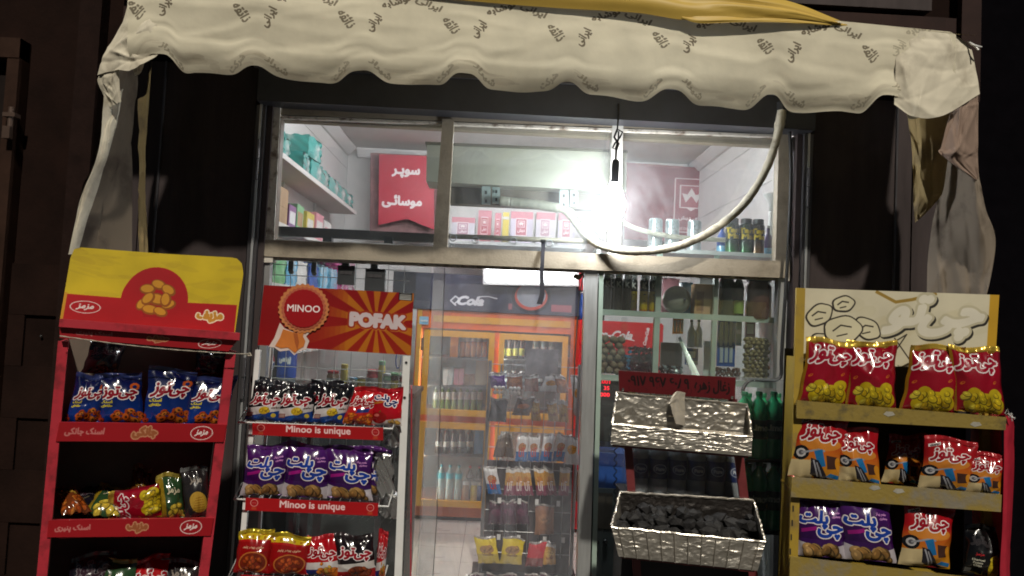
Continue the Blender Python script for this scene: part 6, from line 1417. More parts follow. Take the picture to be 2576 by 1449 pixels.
for tier, ty in ((0, 1152), (1, 1330)):
    p = P(1925, ty, YG); t = thing('pack_shelf', 'thin pale shelf line under the %s pack of green bottles' % ('upper', 'lower')[tier], 'shelf', p)
    b = MB(); b.box(p.x - 0.14, p.x + 0.14, YG - 0.06, YG + 0.16, p.z - 0.012, p.z - 0.002); b.build('board', M_alu_dark, t)
    for sx in (-0.13, 0.13):
        b = MB(); b.box(p.x + sx - 0.006, p.x + sx + 0.006, YG + 0.145, YG + 0.157, 0.03 if tier else P(1925, 1330, YG).z, p.z - 0.013); b.build('leg', M_alu_dark, t)
M_wrap = glassy('shrink_wrap', tint=(0.97, 0.98, 0.98), gloss=0.09, dirt=0.02, dirt_hi=0.10, scale=9, rough=0.12, bump=1.0)
def wrap(px0, px1, pt, pb, Y, d, lab, seed):
    a, c = P(px0, pb, Y), P(px1, pt, Y); o = simple('shrink_wrap', soft_mesh(c.x - a.x, d, c.z - a.z, seed, n=16, puff=0.12, crease=0.025), M_wrap, 'all'); o.location = ((a.x + c.x) / 2, Y + d / 2, a.z); return tag(o, lab, 'plastic wrap')
wrap(1846, 1998, 962, 1154, YG - 0.06, 0.23, 'clear shrink wrap round the upper pack of green bottles', 301)
wrap(1846, 1998, 1170, 1332, YG - 0.06, 0.23, 'clear shrink wrap round the lower pack of green bottles', 302)
M_waterp = pm('clear_water_bottle', (0.20, 0.22, 0.24), 0.12, coat=0.6, var=0.15)
cv = Cv(28, 10, (14, 34, 86), px=130); cv.oval(50, 18, 12, 9, (190, 196, 206)).oval(50, 18, 10, 7.4, (24, 46, 100)).text('Pure', 50, 18, (200, 206, 214), fw=14, bold=0.6); M_watl = printed('water_label', cv, rough=0.35)
mk_w = bottle('water_bottle', 0.044, 0.26, (M_waterp, M_watl, C_db), neck=0.27, label=(0.26, 0.60))
for row in range(2):
    for k in range(6):
        p = P(1606 + k * 48 + row * 8, 1236 + k * 2.2, 3.52 + row * 0.095)
        place('water', mk_w, p, '%s water bottle from the jamb in the %s row behind the charcoal stand' % (ORD[k], ('front', 'rear')[row]), 'bottle', 'water bottles in shrink wrap', rz=0.0)
wrap(1582, 1868, 1118, 1240, 3.455, 0.22, 'clear shrink wrap round the water bottles behind the charcoal stand', 303)
p = P(1725, 1242, 3.5); t = thing('bottle_crate', 'dark crate under the wrapped water bottles behind the charcoal stand', 'crate', (p.x, 3.57, 0.03))
b = MB(); b.box(p.x - 0.29, p.x + 0.29, 3.455, 3.68, 0.03, p.z - 0.012); b.build('body', pm('dark_crate', (0.02, 0.02, 0.024), 0.6, var=0.3), t)
b = MB(); b.box(p.x - 0.295, p.x + 0.295, 3.45, 3.685, p.z - 0.011, p.z - 0.003); b.build('rim', pm('crate_rim', (0.03, 0.03, 0.035), 0.5), t)

# ------------------------------------------------------------------ display bay behind the right pane
YC0, YC1 = YF + 0.10, YF + 0.42
dc = thing('display_cabinet', 'glass fronted display cabinet with cubby holes behind the right pane', 'cabinet', P(1730, 1500, YC0)); dc.location.z = 0; ORG[dc.name] = Vector((dc.location.x, dc.location.y, 0))
M_gedge = pm('greenish_frame', (0.34, 0.42, 0.37), 0.3, metal=0.2, var=0.1)
cx0, cx1 = P(1500, 900, YC0).x, P(1958, 900, YC0).x
zA, zB, zT = P(1730, 794, YC0).z, P(1730, 958, YC0).z, P(1730, 628, YC0).z
def dp(name, m_, *bx):
    b = MB(); b.box(*bx); return b.build(name, m_, dc)
for z in (zA, zB): 
    dp('shelf', pm('clear_shelf', (0.35, 0.38, 0.37), 0.2), cx0, cx1, YC0 + 0.021, YC1, z - 0.010, z); dp('shelf_edge', M_gedge, cx0, cx1, YC0, YC0 + 0.02, z - 0.018, z + 0.012)
dp('top', M_white, cx0, cx1, YC0, YC1 + 0.1, zT - 0.02, zT)
dp('side', M_white, cx0 - 0.02, cx0 - 0.001, YC0, YC1, 0.02, zT - 0.021); dp('side', M_white, cx1 + 0.001, cx1 + 0.02, YC0, YC1, 0.02, zT - 0.021)
def vdiv(px, z0, z1, wpx, m_=M_gedge, deep=True):
    a, c = P(px - wpx / 2, 850, YC0).x, P(px + wpx / 2, 850, YC0).x; dp('divider', m_, a, c, YC0 + 0.002, YC1 if deep else YC0 + 0.03, z0, z1)
for px, w_ in ((1653, 14), (1798, 11)): vdiv(px, zA + 0.013, zT - 0.021, w_, deep=False); vdiv(px - 1, zB + 0.013, zA - 0.019, w_, deep=False)
M_dvg = glassy('cubby_glass', dirt=0.0, dirt_hi=0.03, gloss=0.05)
for px in (1577, 1724, 1874): dp('glass_divider', M_dvg, P(px, 870, YC0).x - 0.002, P(px, 870, YC0).x + 0.002, YC0 + 0.004, YC0 + 0.20, zB + 0.013, zA - 0.02)
for x0, x1 in ((1506, 1576), (1578, 1646), (1660, 1723), (1725, 1790), (1804, 1873), (1875, 1944)):
    a, c = P(x0, 870, YC0).x, P(x1, 870, YC0).x; b = MB(); b.box(a, c, YC0 + 0.012, YC0 + 0.016, zB + 0.013, zA - 0.022); b.build('cubby_front', M_dvg, dc)
lowbk = pm('grey_cabinet_back', (0.26, 0.27, 0.28), 0.5, var=0.1)
dp('lower_panel', lowbk, cx0, cx1, YC1 - 0.01, YC1, 0.02, zB - 0.30)
# gas cans, pot, carton and jars on the upper shelf
cv = Cv(15, 19, (18, 18, 20), px=90); cv.text('K', 50, 104, (190, 186, 176), fw=16, bold=1.5).rect(0, 6, 100, 82, (196, 170, 14))
for k in range(9): cv.poly([(k * 12 - 2, 0), (k * 12 + 10, 0), (k * 12 + 6, 16), (k * 12 + 3, 9), (k * 12 + 1, 20)], (176, 56, 20))
cv.line([(46, 70), (54, 70)], 3, (60, 60, 20)).line([(46, 46), (54, 46)], 3, (60, 60, 20)); M_gas = printed('gas_can_print', cv, rough=0.3, metal=0.2)
cv = Cv(15, 19, (22, 22, 24), px=90); cv.text('K', 50, 104, (190, 186, 176), fw=16, bold=1.5).rect(24, 10, 76, 90, (48, 42, 34)); M_gasb = printed('black_can_print', cv, rough=0.3, metal=0.2)
Y1 = YC0 + 0.05; h_ = 100 * Y1 / F
mk_y = bottle('gas_can', 11 * Y1 / F, h_, (M_gas, None, M_steel), prof='can'); mk_k = bottle('gas_can', 11 * Y1 / F, h_, (M_gasb, None, M_steel), prof='can')
for k, (x, kind, dy, lab) in enumerate(((1525, 'k', 0, 'black gas can nearest the jamb on the upper display shelf'), (1553, 'k', 0, 'black gas can second from the jamb on the upper display shelf'), (1577, 'k', 0.03, 'black gas can beside the yellow labelled ones'), (1597, 'y', 0.07, 'yellow labelled gas can half hidden behind another'), (1618, 'y', 0, 'yellow labelled gas can in the middle of the row'), (1641, 'y', 0, 'yellow labelled gas can next to the divider'), (1541, 'k', 0.09, 'black gas can in the rear row between two front cans'), (1633, 'k', 0.1, 'black gas can behind the yellow labelled cans'))):
    p = P(x, 785, Y1); p.z = zA + 0.001; p.y += dy; place('gas' + kind, mk_y if kind == 'y' else mk_k, p, lab, 'gas can', 'gas cans on the upper display shelf')
t = thing('metal_pot', 'round dull metal pot lying with its knob outwards on the display shelf', 'pot', P(1702, 756, Y1)); c = P(1702, 752, Y1 + 0.04); c.z = zA + 0.079
b = MB(); b.lathe([(0.0, -0.072), (0.022, -0.068), (0.048, -0.055), (0.066, -0.03), (0.074, 0.0), (0.074, 0.02), (0.066, 0.05), (0.04, 0.07)], c, 26, axis=Matrix.Rotation(R(-78), 3, 'X').inverted() @ Matrix.Rotation(R(-12), 3, 'Y')); b.build('body', pm('dull_pot_metal', (0.26, 0.27, 0.22), 0.35, metal=0.6, var=0.15, scale=4), t, 'all')
b = MB(); kc = c + Vector((0.022, -0.078, 0.004)); b.lathe([(0.004, -0.004), (0.007, 0.002), (0.007, 0.009), (0.004, 0.013)], kc, 10, axis=Matrix.Rotation(R(90), 3, 'X')); b.build('knob', M_alu_dark, t, 'all')
t = thing('brown_carton', 'upright brown carton beside the metal pot on the display shelf', 'carton', P(1772, 795, Y1)); p0, p1 = P(1746, 794, Y1), P(1796, 716, Y1)
b = MB(); b.box(p0.x, p1.x, Y1, Y1 + 0.08, zA + 0.001, p1.z); b.build('body', M_card, t); b = MB(); b.box(p0.x + 0.01, p1.x - 0.05, Y1 - 0.001, Y1 - 0.0003, zA + 0.03, p1.z - 0.04); b.build('label', pm('card_print', (0.22, 0.12, 0.07), 0.7), t)
for k, (x0, x1, y0, m_, lab) in enumerate(((1666, 1712, 702, C_pink, 'pale pink wrapped pack high behind the metal pot'), (1716, 1745, 712, C_lb, 'white and blue pack between pot and brown carton'), (1760, 1796, 700, C_wh, 'bright white box behind the brown carton'))):
    p0, p1 = P(x0, 794, Y1 + 0.14), P(x1, y0, Y1 + 0.14); o = simple('pack', soft_mesh(p1.x - p0.x, 0.09, p1.z - zA, 310 + k, puff=0.2), m_, 'all'); o.location = ((p0.x + p1.x) / 2, Y1 + 0.2, zA + 0.001); tag(o, lab, 'pack')
M_dkgl = pm('dark_green_glass', (0.008, 0.022, 0.016), 0.12, coat=0.6); M_brjar = pm('brown_jar', (0.075, 0.03, 0.02), 0.25, coat=0.4)
for k, (x, r, h, m_, cap, lab) in enumerate(((1826, 20, 118, M_dkgl, M_black, 'tall dark green bottle on the upper display shelf beside the divider'), (1856, 14, 112, M_dkgl, B_yl, 'slim dark bottle between green bottle and brown jar'), (1906, 32, 110, M_brjar, M_black, 'wide brown jar at the end of the upper display shelf'))):
    p = P(x, 803, Y1); p.z = zA + 0.001; place('dj%d' % k, bottle('dark_bottle', r * Y1 / F, h * Y1 / F, (m_, None if k != 1 else B_gn, cap), prof='jar' if k != 1 else 'pet', label=(0.1, 0.4)), p, lab, 'bottle')
# walnuts, wrapped sweets and figs in the cubbies
M_nut = pm('walnut_shell', (0.17, 0.115, 0.075), 0.7, var=0.3, scale=30, bump=0.8, bscale=90)
nuts = [lump(20 + k, 0.019, 1.0, 1.12, 0.05, 2) for k in range(4)]
for me in nuts:
    me.materials.append(M_nut); me.polygons.foreach_set('use_smooth', [True] * len(me.polygons))
rg = random.Random(12)
def fill(x0p, x1p, topf, step, meshes, name, label, cat, group, y0=0.036, rows=2, jit=0.25, limit=140, kind=None):
    a, c = P(x0p, 900, YC0).x, P(x1p, 900, YC0).x; n = max(1, int((c - a) / step)); st = (c - a) / n; k = 0
    for lay in range(rows):
        z = zB + 0.014 + step * 0.5; r_ = 0
        while z < topf - lay * step * 0.4:
            for i in range(n):
                if k >= limit: return
                o = bpy.data.objects.new(name, random.choice(meshes)); COL.objects.link(o)
                x = a + st * (i + 0.5 + (0.22 if r_ % 2 else -0.22) + rg.uniform(-jit, jit) * 0.3); x = min(max(x, a + step * 0.48), c - step * 0.48)
                o.location = (x, YC0 + y0 + lay * step * 0.85 + rg.uniform(0, 0.006), z + rg.uniform(-0.15, 0.15) * step); o.rotation_euler = (rg.uniform(0, 6), rg.uniform(0, 6), rg.uniform(0, 6)); s_ = rg.uniform(0.9, 1.08); o.scale = (s_, s_, s_)
                tag(o, label, cat, group); k += 1
            z += step * 0.86; r_ += 1
fill(1508, 1574, P(1540, 842, YC0).z, 0.0375, nuts, 'walnut', 'whole brown walnut in the glass cubby nearest the jamb', 'walnut', 'walnuts in the first cubby')
figs = [lump(40 + k, 0.0125, 1.1, 0.9, 0.16, 2) for k in range(4)]; M_fig = pm('dried_fig', (0.20, 0.14, 0.055), 0.55, var=0.35, scale=30, bump=0.4, coat=0.2)
for me in figs: me.materials.append(M_fig); me.polygons.foreach_set('use_smooth', [True] * len(me.polygons))
fill(1877, 1942, P(1905, 848, YC0).z, 0.0235, figs, 'dried_fig', 'small tan dried fig in the glass cubby nearest the green bottles', 'dried fig', 'dried figs in the last cubby', y0=0.03)
def sweet_mesh(seed, L, m_):
    b = MB(); rg_ = random.Random(seed); r = L * 0.22
    b.lathe([(r * 0.95, -L * 0.5), (r * 0.25, -L * 0.3), (r, -L * 0.22), (r * 1.05, 0), (r, L * 0.22), (r * 0.25, L * 0.3), (r * 0.95, L * 0.5)], (0, 0, 0), 7); return b.mesh('sweet', m_, False)
SW = [pm('purple_foil', (0.06, 0.012, 0.04), 0.2, metal=0.4, coat=0.5), pm('maroon_foil', (0.10, 0.02, 0.03), 0.2, metal=0.4, coat=0.5), pm('dark_foil', (0.02, 0.015, 0.03), 0.18, metal=0.4, coat=0.5)]
fill(1584, 1644, P(1610, 872, YC0).z, 0.021, [sweet_mesh(k, 0.034, SW[k % 3]) for k in range(6)], 'wrapped_sweet', 'dark purple wrapped sweet in the second cubby above the charcoal sign', 'sweet', 'dark sweets in the second cubby', y0=0.034)
fill(1578, 1592, P(1585, 885, YC0).z, 0.024, [sweet_mesh(k + 9, 0.036, pm('blue_foil', (0.02, 0.16, 0.34), 0.2, metal=0.3, coat=0.5)) for k in range(2)], 'wrapped_sweet', 'bright blue wrapped sweet beside the walnuts', 'sweet', 'blue sweets in the second cubby', y0=0.03, rows=1)
fill(1663, 1722, P(1690, 920, YC0).z, 0.021, [sweet_mesh(k + 19, 0.034, pm(nm_, cc, 0.22, metal=0.3, coat=0.5)) for k, (nm_, cc) in enumerate((('grey_foil', (0.30, 0.33, 0.34)), ('black_foil', (0.02, 0.022, 0.026)), ('black_foil', (0.02, 0.022, 0.026))))], 'wrapped_sweet', 'black and white wrapped sweet in the low heap under the brown paper', 'sweet', 'black and white sweets in the third cubby', y0=0.034)
dates = [lump(60 + k, 0.010, 1.6, 0.8, 0.14, 1) for k in range(3)]
for me in dates: me.materials.append(pm('dried_plum', (0.10, 0.035, 0.02), 0.35, var=0.3, coat=0.3))
fill(1806, 1872, P(1840, 926, YC0).z, 0.022, dates, 'dried_plum', 'reddish brown dried plum in the fifth cubby under the razor card', 'dried plum', 'dried plums in the fifth cubby', y0=0.034)
def card(name, x0, y0, x1, y1, Y, m_, lab, cat, depth=0.02, extra=None):
    t = thing(name, lab, cat, P((x0 + x1) / 2, y1, Y)); b = MB(); prect(b, x0, y0, x1, y1, Y, depth); b.build('body', m_, t)
    for nm_, xa, ya, xb, yb, m2, dz in (extra or ()):
        b = MB(); prect(b, xa, ya, xb, yb, Y - dz, dz - 0.0005); b.build(nm_, m2, t)
    return t
Yh = YC0 + 0.26
for k in range(3): card('orange_card', 1694 + k * 9, 800 + k * 0.5, 1701 + k * 9, 840, Yh, B_or, 'orange hanging card, %s of three above the brown paper' % ORD[k], 'card', extra=(('stripe', 1695 + k * 9, 806, 1700 + k * 9, 834, B_tn, 0.003),))
card('brown_paper', 1662, 862, 1716, 930, Yh + 0.02, pm('kraft_paper', (0.18, 0.11, 0.07), 0.8, var=0.2), 'folded brown paper standing in the third cubby', 'paper')
for k, x in enumerate((1738, 1756)):
    p = P(x, 874, Yh); place('dw', bottle('detergent_bottle', 10 * Yh / F, 70 * Yh / F, (B_wt, None, pm('navy_cap', (0.02, 0.03, 0.1), 0.3)), prof='x'), p, '%s white bottle with dark cap behind the metal tongs' % ORD[k], 'bottle', 'white bottles in the fourth cubby')
card('blue_pack', 1725, 876, 1756, 918, Yh - 0.03, C_db, 'blue and white pack under the white bottles', 'pack', extra=(('badge', 1732, 884, 1749, 900, M_white, 0.003), ('base_band', 1726, 908, 1755, 917, M_white, 0.003)))
tg = thing('metal_tongs', 'shiny metal tongs leaning across the fourth cubby', 'tongs', P(1740, 940, YC0 + 0.06))
for dx in (0, 11): 
    b = MB(); b.hexa([P(1744 + dx, 952, YC0 + 0.05), P(1754 + dx, 952, YC0 + 0.05), P(1712 + dx * 0.4, 846 + dx, YC0 + 0.12), P(1706 + dx * 0.4, 850 + dx, YC0 + 0.12)], (0, 0.004, 0)); b.build('arm', M_steel, tg)
card('white_sheet', 1770, 858, 1795, 950, Yh, pm('grey_sheet', (0.5, 0.52, 0.54), 0.5), 'pale grey sheet behind the fourth cubby', 'sheet')
rz = card('razor_card', 1806, 802, 1850, 922, Yh - 0.12, C_db, 'tall blue and white card of razors hanging in the fifth cubby', 'card')
for k in range(3):
    b = MB(); x = 1812 + k * 12; prect(b, x, 810, x + 6, 870, Yh - 0.126, 0.005); b.build('handle', M_white, rz); b = MB(); prect(b, x - 1, 872, x + 7, 912, Yh - 0.126, 0.005); b.build('head', pm('razor_grey', (0.4, 0.42, 0.48), 0.4), rz)
card('green_card', 1852, 806, 1866, 870, Yh - 0.02, pm('pale_green_card', (0.3, 0.42, 0.36), 0.4), 'pale green card beside the razor card', 'card', extra=(('band', 1853, 830, 1865, 840, M_white, 0.003),))
card('purple_box', 1876, 800, 1900, 862, Yh, C_purple, 'purple box behind the dried figs', 'box', extra=(('label', 1880, 815, 1896, 840, M_white, 0.003),))
# cans, thermos cups and bottles on top of the cabinet
cv = Cv(16, 19, (30, 46, 34), px=90); cv.vgrad(0, 60, (40, 120, 50), (26, 34, 28)).text('Tara', 50, 90, (206, 176, 40), fw=46, bold=1.5).text('Ma', 50, 68, (206, 176, 40), fw=30, bold=1.5); M_spr = printed('green_spray_print', cv, rough=0.25, metal=0.2)
cv = Cv(16, 19, (44, 36, 30), px=90); cv.vgrad(0, 55, (150, 110, 70), (60, 44, 36)).text('Tara', 50, 90, (206, 176, 40), fw=46, bold=1.5).text('Ma', 50, 68, (206, 176, 40), fw=30, bold=1.5); M_spr2 = printed('brown_spray_print', cv, rough=0.25, metal=0.2)
Yt = YC0 + 0.12
for k, (x, m_, lab) in enumerate(((1842, 'g', 'green spray can with black cap nearest the hose'), (1876, 'g', 'green spray can with black cap, middle of three'), (1906, 'b', 'brown and gold spray can with black cap nearest the jamb'))):
    p = P(x, 606, Yt); p.z = zT + 0.001; place('spray' + m_, bottle('spray_can', 17 * Yt / F, 92 * Yt / F, (M_spr if m_ == 'g' else M_spr2, None, M_black), prof='can'), p, lab, 'spray can', 'spray cans on the cabinet')
M_therm = pm('brushed_cup', (0.52, 0.56, 0.58), 0.28, metal=0.6)
def cup():
    t = thing('steel_flask'); r, h = 18 * Yt / F, 84 * Yt / F; b = MB(); b.lathe([(r * 0.92, 0), (r, 0.02), (r, h * 0.72), (r * 0.96, h * 0.73)], (0, 0, 0), 18); b.build('body', M_therm, t, True); b = MB(); b.lathe([(r * 0.97, h * 0.735), (r * 0.97, h * 0.96), (r * 0.8, h)], (0, 0, 0), 18); b.build('lid', pm('grey_lid', (0.36, 0.42, 0.44), 0.3, metal=0.5), t, True); return t
for k, (x, lab) in enumerate(((1648, 'silver flask nearest the bulb on the cabinet top'), (1690, 'silver flask in the middle of three on the cabinet top'), (1746, 'silver flask standing apart before the maroon tea board'))):
    p = P(x, 600, Yt + 0.05); p.z = zT + 0.001; place('cup', cup, p, lab, 'flask', 'silver flasks on the cabinet')
for k, (x, m_, cap, lab) in enumerate(((1816, C_db, M_white, 'blue bottle with white cap behind the hose'), (1932, pm('violet_bottle', (0.08, 0.04, 0.16), 0.3), M_white, 'violet bottle with white cap in the corner'))):
    p = P(x, 604, Yt + 0.12); p.z = zT + 0.001; place('cb%d' % k, bottle('cleaner_bottle', 13 * Yt / F, 86 * Yt / F, (m_, C_lb, cap), prof='x', label=(0.08, 0.3)), p, lab, 'bottle')
fn = thing('white_funnel', 'white plastic funnel on a stalk in the corner behind the hose', 'funnel', P(1936, 560, Yt + 0.3)); c = P(1940, 505, Yt + 0.3)
b = MB(); b.lathe([(0.012, -0.06), (0.014, -0.02), (0.045, 0.03), (0.048, 0.04)], c, 16); b.build('cone', M_white, fn, 'all'); b = MB(); b.lathe([(0.012, -0.22), (0.012, -0.062)], c, 10); b.build('stalk', M_white, fn, 'all'); b = MB(); b.lathe([(0.03, -0.24), (0.03, -0.222)], c, 14); b.build('foot', M_white, fn)
# scale and boxes below the cubbies
sc_ = thing('digital_scale', 'black digital scale showing red numbers behind the right jamb', 'scale', P(1512, 1020, YC0 + 0.05))
b = MB(); prect(b, 1494, 952, 1562, 1110, YC0 + 0.02, 0.10); b.build('body', M_black, sc_)
cv = Cv(44, 60, (10, 5, 6), px=220)
for t_, y, fw in (('0.001', 118, 66), ('35', 78, 28), ('5000', 36, 66)): cv.text(t_, 60 if t_ == '35' else 44, y, (255, 26, 48), fw=fw, fh=24, bold=1.0)
im = cv.image('scale_digits'); m = bpy.data.materials.new('scale_screen'); m.use_nodes = True; t_ = m.node_tree; bsd = t_.nodes['Principled BSDF']; ti = t_.nodes.new('ShaderNodeTexImage'); ti.image = im; t_.links.new(ti.outputs[0], bsd.inputs['Base Color']); t_.links.new(ti.outputs[0], bsd.inputs['Emission Color']); bsd.inputs['Emission Strength'].default_value = 1.6
b = MB(); q = [P(x, y, YC0 + 0.018) for x, y in ((1496, 1006), (1544, 1008), (1546, 954), (1498, 952))]; b.quad(*q); b.build('screen', m, sc_)
for k, (x0, x1, y0, m_, lab) in enumerate(((1566, 1604, 962, C_wh, 'white box with yellow edge beside the scale'), (1606, 1640, 966, M_card, 'tan box right of the white box'), (1642, 1676, 968, C_wh, 'pale box behind the foil divider'), (1678, 1716, 968, B_tn, 'tan box at the middle of the low row'), (1718, 1752, 972, C_wh, 'white box behind the upper foil tray'), (1754, 1792, 970, C_gr, 'greyish green box behind the upper foil tray'), (1794, 1836, 974, C_wh, 'white box next to the green bottles'))):
    card('goods_box', x0, y0, x1, 1040, YC0 + 0.1, m_, lab, 'box', 0.1, extra=(('label', x0 + 6, y0 + 14, x1 - 6, y0 + 34, C_yel if k == 0 else C_wh if k % 2 else M_card, 0.003),))
zz = P(1700, 1040, YC0 + 0.1).z
dp('lower_shelf', M_white, cx0, cx1, YC0 + 0.03, YC1 - 0.012, zz - 0.012, zz - 0.001)
card('blue_box', 1492, 1140, 1580, 1228, YC0 + 0.06, C_db, 'plain blue carton low behind the jamb', 'carton', 0.2, extra=(('top_band', 1492, 1140, 1580, 1172, pm('deep_blue', (0.015, 0.04, 0.2), 0.4), 0.003),))
card('grey_cabinet', 1486, 1232, 1700, 1600, YC0 + 0.05, pm('grey_enamel', (0.20, 0.22, 0.22), 0.4, var=0.1), 'grey enamel cabinet with two round knobs low behind the jamb', 'cabinet', 0.25, extra=(('printed_panel', 1492, 1240, 1540, 1330, pm('brown_print', (0.18, 0.14, 0.11), 0.5, var=0.3), 0.003),))
for k in range(2):
    p = P(1500 + k * 22, 1362, YC0 + 0.05); b = MB(); b.lathe([(0.013, 0), (0.013, 0.012), (0.009, 0.016)], p, 14, axis=Matrix.Rotation(R(90), 3, 'X')); o = b.build('knob', M_alu_dark, bpy.data.objects['grey_cabinet'])
cb = thing('curly_cord', 'black curly cord hanging beside the blue carton', 'cord', P(1550, 1220, YF - 0.02)); b = MB()
b.tube([P(1548 + 4 * math.sin(k * 0.9), 1120 + k * 2.9, YF - 0.02 + 0.006 * math.cos(k * 0.9)) for k in range(60)], 0.0026, 5); b.build('coil', M_black, cb, 'all')

# ------------------------------------------------------------------ clear plastic door curtain on its rod, with rings and strap
YP = YF + 0.10
pc = thing('plastic_curtain', 'hazy clear plastic sheet hung by rings across the doorway', 'curtain', P(1270, 1600, YP)); pc.location.z = 0; ORG[pc.name] = Vector((pc.location.x, pc.location.y, 0))
M_pl = glassy('plastic_sheet', tint=(0.93, 0.93, 0.94), gloss=0.06, dirt=0.06, dirt_hi=0.36, scale=2.6, rough=0.18, stretch=(1.4, 1, 0.55), bump=0.3, dirtcol=(0.66, 0.68, 0.74))
M_pl2 = glassy('plastic_strip', tint=(0.9, 0.91, 0.9), gloss=0.07, dirt=0.20, dirt_hi=0.36, scale=3, rough=0.2, stretch=(1, 1, 0.4), bump=0.2, dirtcol=(0.62, 0.64, 0.63))
def sheet(name, ctrl, m_, seed, amp, nu=50, nv=80):
    A = hermite([[P(*q) for q in row] for row in ctrl], nu, nv); A[..., 1] += fold(nu, nv, seed, 22) * amp
    b = MB(); b.grid(A); return b.build(name, m_, pc, 'all')
sheet('sheet', [[(1032, 1640, YP), (1150, 1640, YP + .02), (1290, 1640, YP), (1436, 1640, YP + .01)], [(1056, 1300, YP), (1160, 1300, YP - .02), (1300, 1300, YP + .02), (1438, 1300, YP)], [(1072, 1000, YP), (1180, 1000, YP + .02), (1310, 1000, YP - .01), (1440, 1000, YP)], [(1084, 800, YP), (1190, 800, YP), (1320, 800, YP + .01), (1446, 800, YP - .01)], [(1090, 690, YP), (1200, 690, YP - .015), (1330, 690, YP), (1452, 700, YP - .03)], [(1094, 612, YP), (1200, 606, YP), (1330, 606, YP), (1470, 612, YP)]], M_pl, 51, 0.010)
sheet('strip', [[(1036, 1640, YP - .03), (1076, 1640, YP - .035)], [(1062, 1300, YP - .03), (1098, 1300, YP - .032)], [(1080, 900, YP - .03), (1110, 900, YP - .032)], [(1094, 612, YP - .02), (1120, 612, YP - .02)]], M_pl2, 52, 0.003, 12, 60)
b = MB(); b.tube([P(x, y, YP - 0.034) for x, y in ((1077, 1640), (1099, 1300), (1111, 900), (1121, 612))], 0.002, 5); b.build('strip_edge', M_alu_dark, pc)
b = MB(); b.tube([P(x, y, YP - 0.02 - dy) for x, y, dy in ((1440, 1100, 0), (1446, 900, 0), (1456, 760, 0.0), (1468, 690, 0.01))], 0.0035, 5); b.build('sheet_edge', pm('dark_hem', (0.05, 0.05, 0.05), 0.5), pc)
b = MB(); A = hermite([[P(1440, 698, YP - .05), P(1456, 704, YP - .04), P(1468, 690, YP - .03)], [P(1446, 688, YP - .04), P(1458, 690, YP - .05), P(1472, 676, YP - .03)]], 14, 8); b.grid(A); b.build('torn_corner', pm('yellowed_tape', (0.32, 0.24, 0.13), 0.5), pc, 'all')
b = MB(); b.tube([P(1126, 594, YP), P(1500, 608, YP)], 0.013, 8); b.build('rod', M_beige, pc, 'all')
M_ring = pm('grey_ring', (0.30, 0.31, 0.32), 0.3, metal=0.7)
for x, y in ((1196, 604), (1292, 606), (1382, 612), (1140, 598)):
    b = MB(); c = P(x, y, YP - 0.016); b.tube([c + Vector((0.017 * math.cos(a), 0.004 * math.sin(a * 2), 0.017 * math.sin(a))) for a in [k * math.pi / 9 for k in range(19)]], 0.0032, 6, cap=False); b.build('ring', M_ring, pc, 'all')
ds = thing('black_strap', 'black strap hanging down in front of the plastic door sheet', 'strap', P(1360, 760, YF - 0.02))
b = MB()
A = hermite([[P(1350, 764, YF - .03), P(1364, 766, YF - .03)], [P(1358, 735, YF - .025), P(1370, 737, YF - .025)], [P(1357, 690, YF - .02), P(1368, 691, YF - .02)], [P(1360, 660, YF - .02), P(1369, 661, YF - .02)], [P(1362, 608, YF + .0), P(1372, 609, YF + .0)]], 4, 30)
b.grid(A); b.grid(A + (0, 0.004, 0), flip=True); b.build('webbing', pm('navy_webbing', (0.010, 0.010, 0.018), 0.7), ds, 'all')
b = MB(); c = P(1366, 606, YF - .01); b.box(c.x - 0.012, c.x + 0.012, c.y - 0.006, c.y + 0.03, c.z - 0.006, c.z + 0.006); b.build('loop', M_black, ds)

cr_ = thing('inner_rail', 'dark rail with clips crossing inside the upper pane by the red pennant', 'rail', P(890, 585, YF + 0.2))
b = MB(); pq(b, [(684, 592), (1096, 610), (1096, 588), (684, 568)], YF + 0.2, 0.03); b.build('bar', pm('dark_rail', (0.035, 0.028, 0.025), 0.5, var=0.3), cr_)
for x in (812, 966):
    b = MB(); pq(b, [(x, 616), (x + 22, 617), (x + 22, 596), (x, 595)], YF + 0.19, 0.05); b.build('clip', M_black, cr_)

# ------------------------------------------------------------------ candy stand behind the plastic
YK = 4.72
kd = thing('candy_stand', 'tall wire candy stand hung with snack packets behind the plastic curtain', 'display stand', P(1330, 1500, YK)); kd.location.z = 0; ORG[kd.name] = Vector((kd.location.x, kd.location.y, 0))
kx0, kx1 = P(1224, 1100, YK).x, P(1452, 1100, YK).x; kz = P(1340, 872, YK).z
def kp(name, m_, f, smooth=False):
    b = MB(); f(b); return b.build(name, m_, kd, smooth)
for x in (kx0, kx1):
    b = MB(); b.tube([(x, YK + 0.03, 0.02), (x, YK + 0.03, kz - 0.10)], 0.011, 8); b.build('post', M_wire, kd)
for k in range(9):
    x = kx0 + (kx1 - kx0) * k / 8; b = MB(); b.tube([(x, YK + 0.03, 0.2), (x, YK + 0.03, kz - 0.12)], 0.0025, 5); b.build('wire', M_wire, kd)
for k in range(10):
    z = 0.22 + (kz - 0.34) * k / 9; b = MB(); b.tube([(kx0, YK + 0.034, z), (kx1, YK + 0.034, z)], 0.0025, 5); b.build('wire', M_wire, kd)
kp('header_plate', pm('clear_plate', (0.34, 0.32, 0.34), 0.25, var=0.2), lambda b: prect(b, 1322, 878, 1404, 950, YK + 0.02, 0.006))
b = MB(); b.box(kx0 - 0.05, kx1 + 0.03, YK - 0.18, YK + 0.22, 0.02, 0.10); b.build('base', M_black, kd)
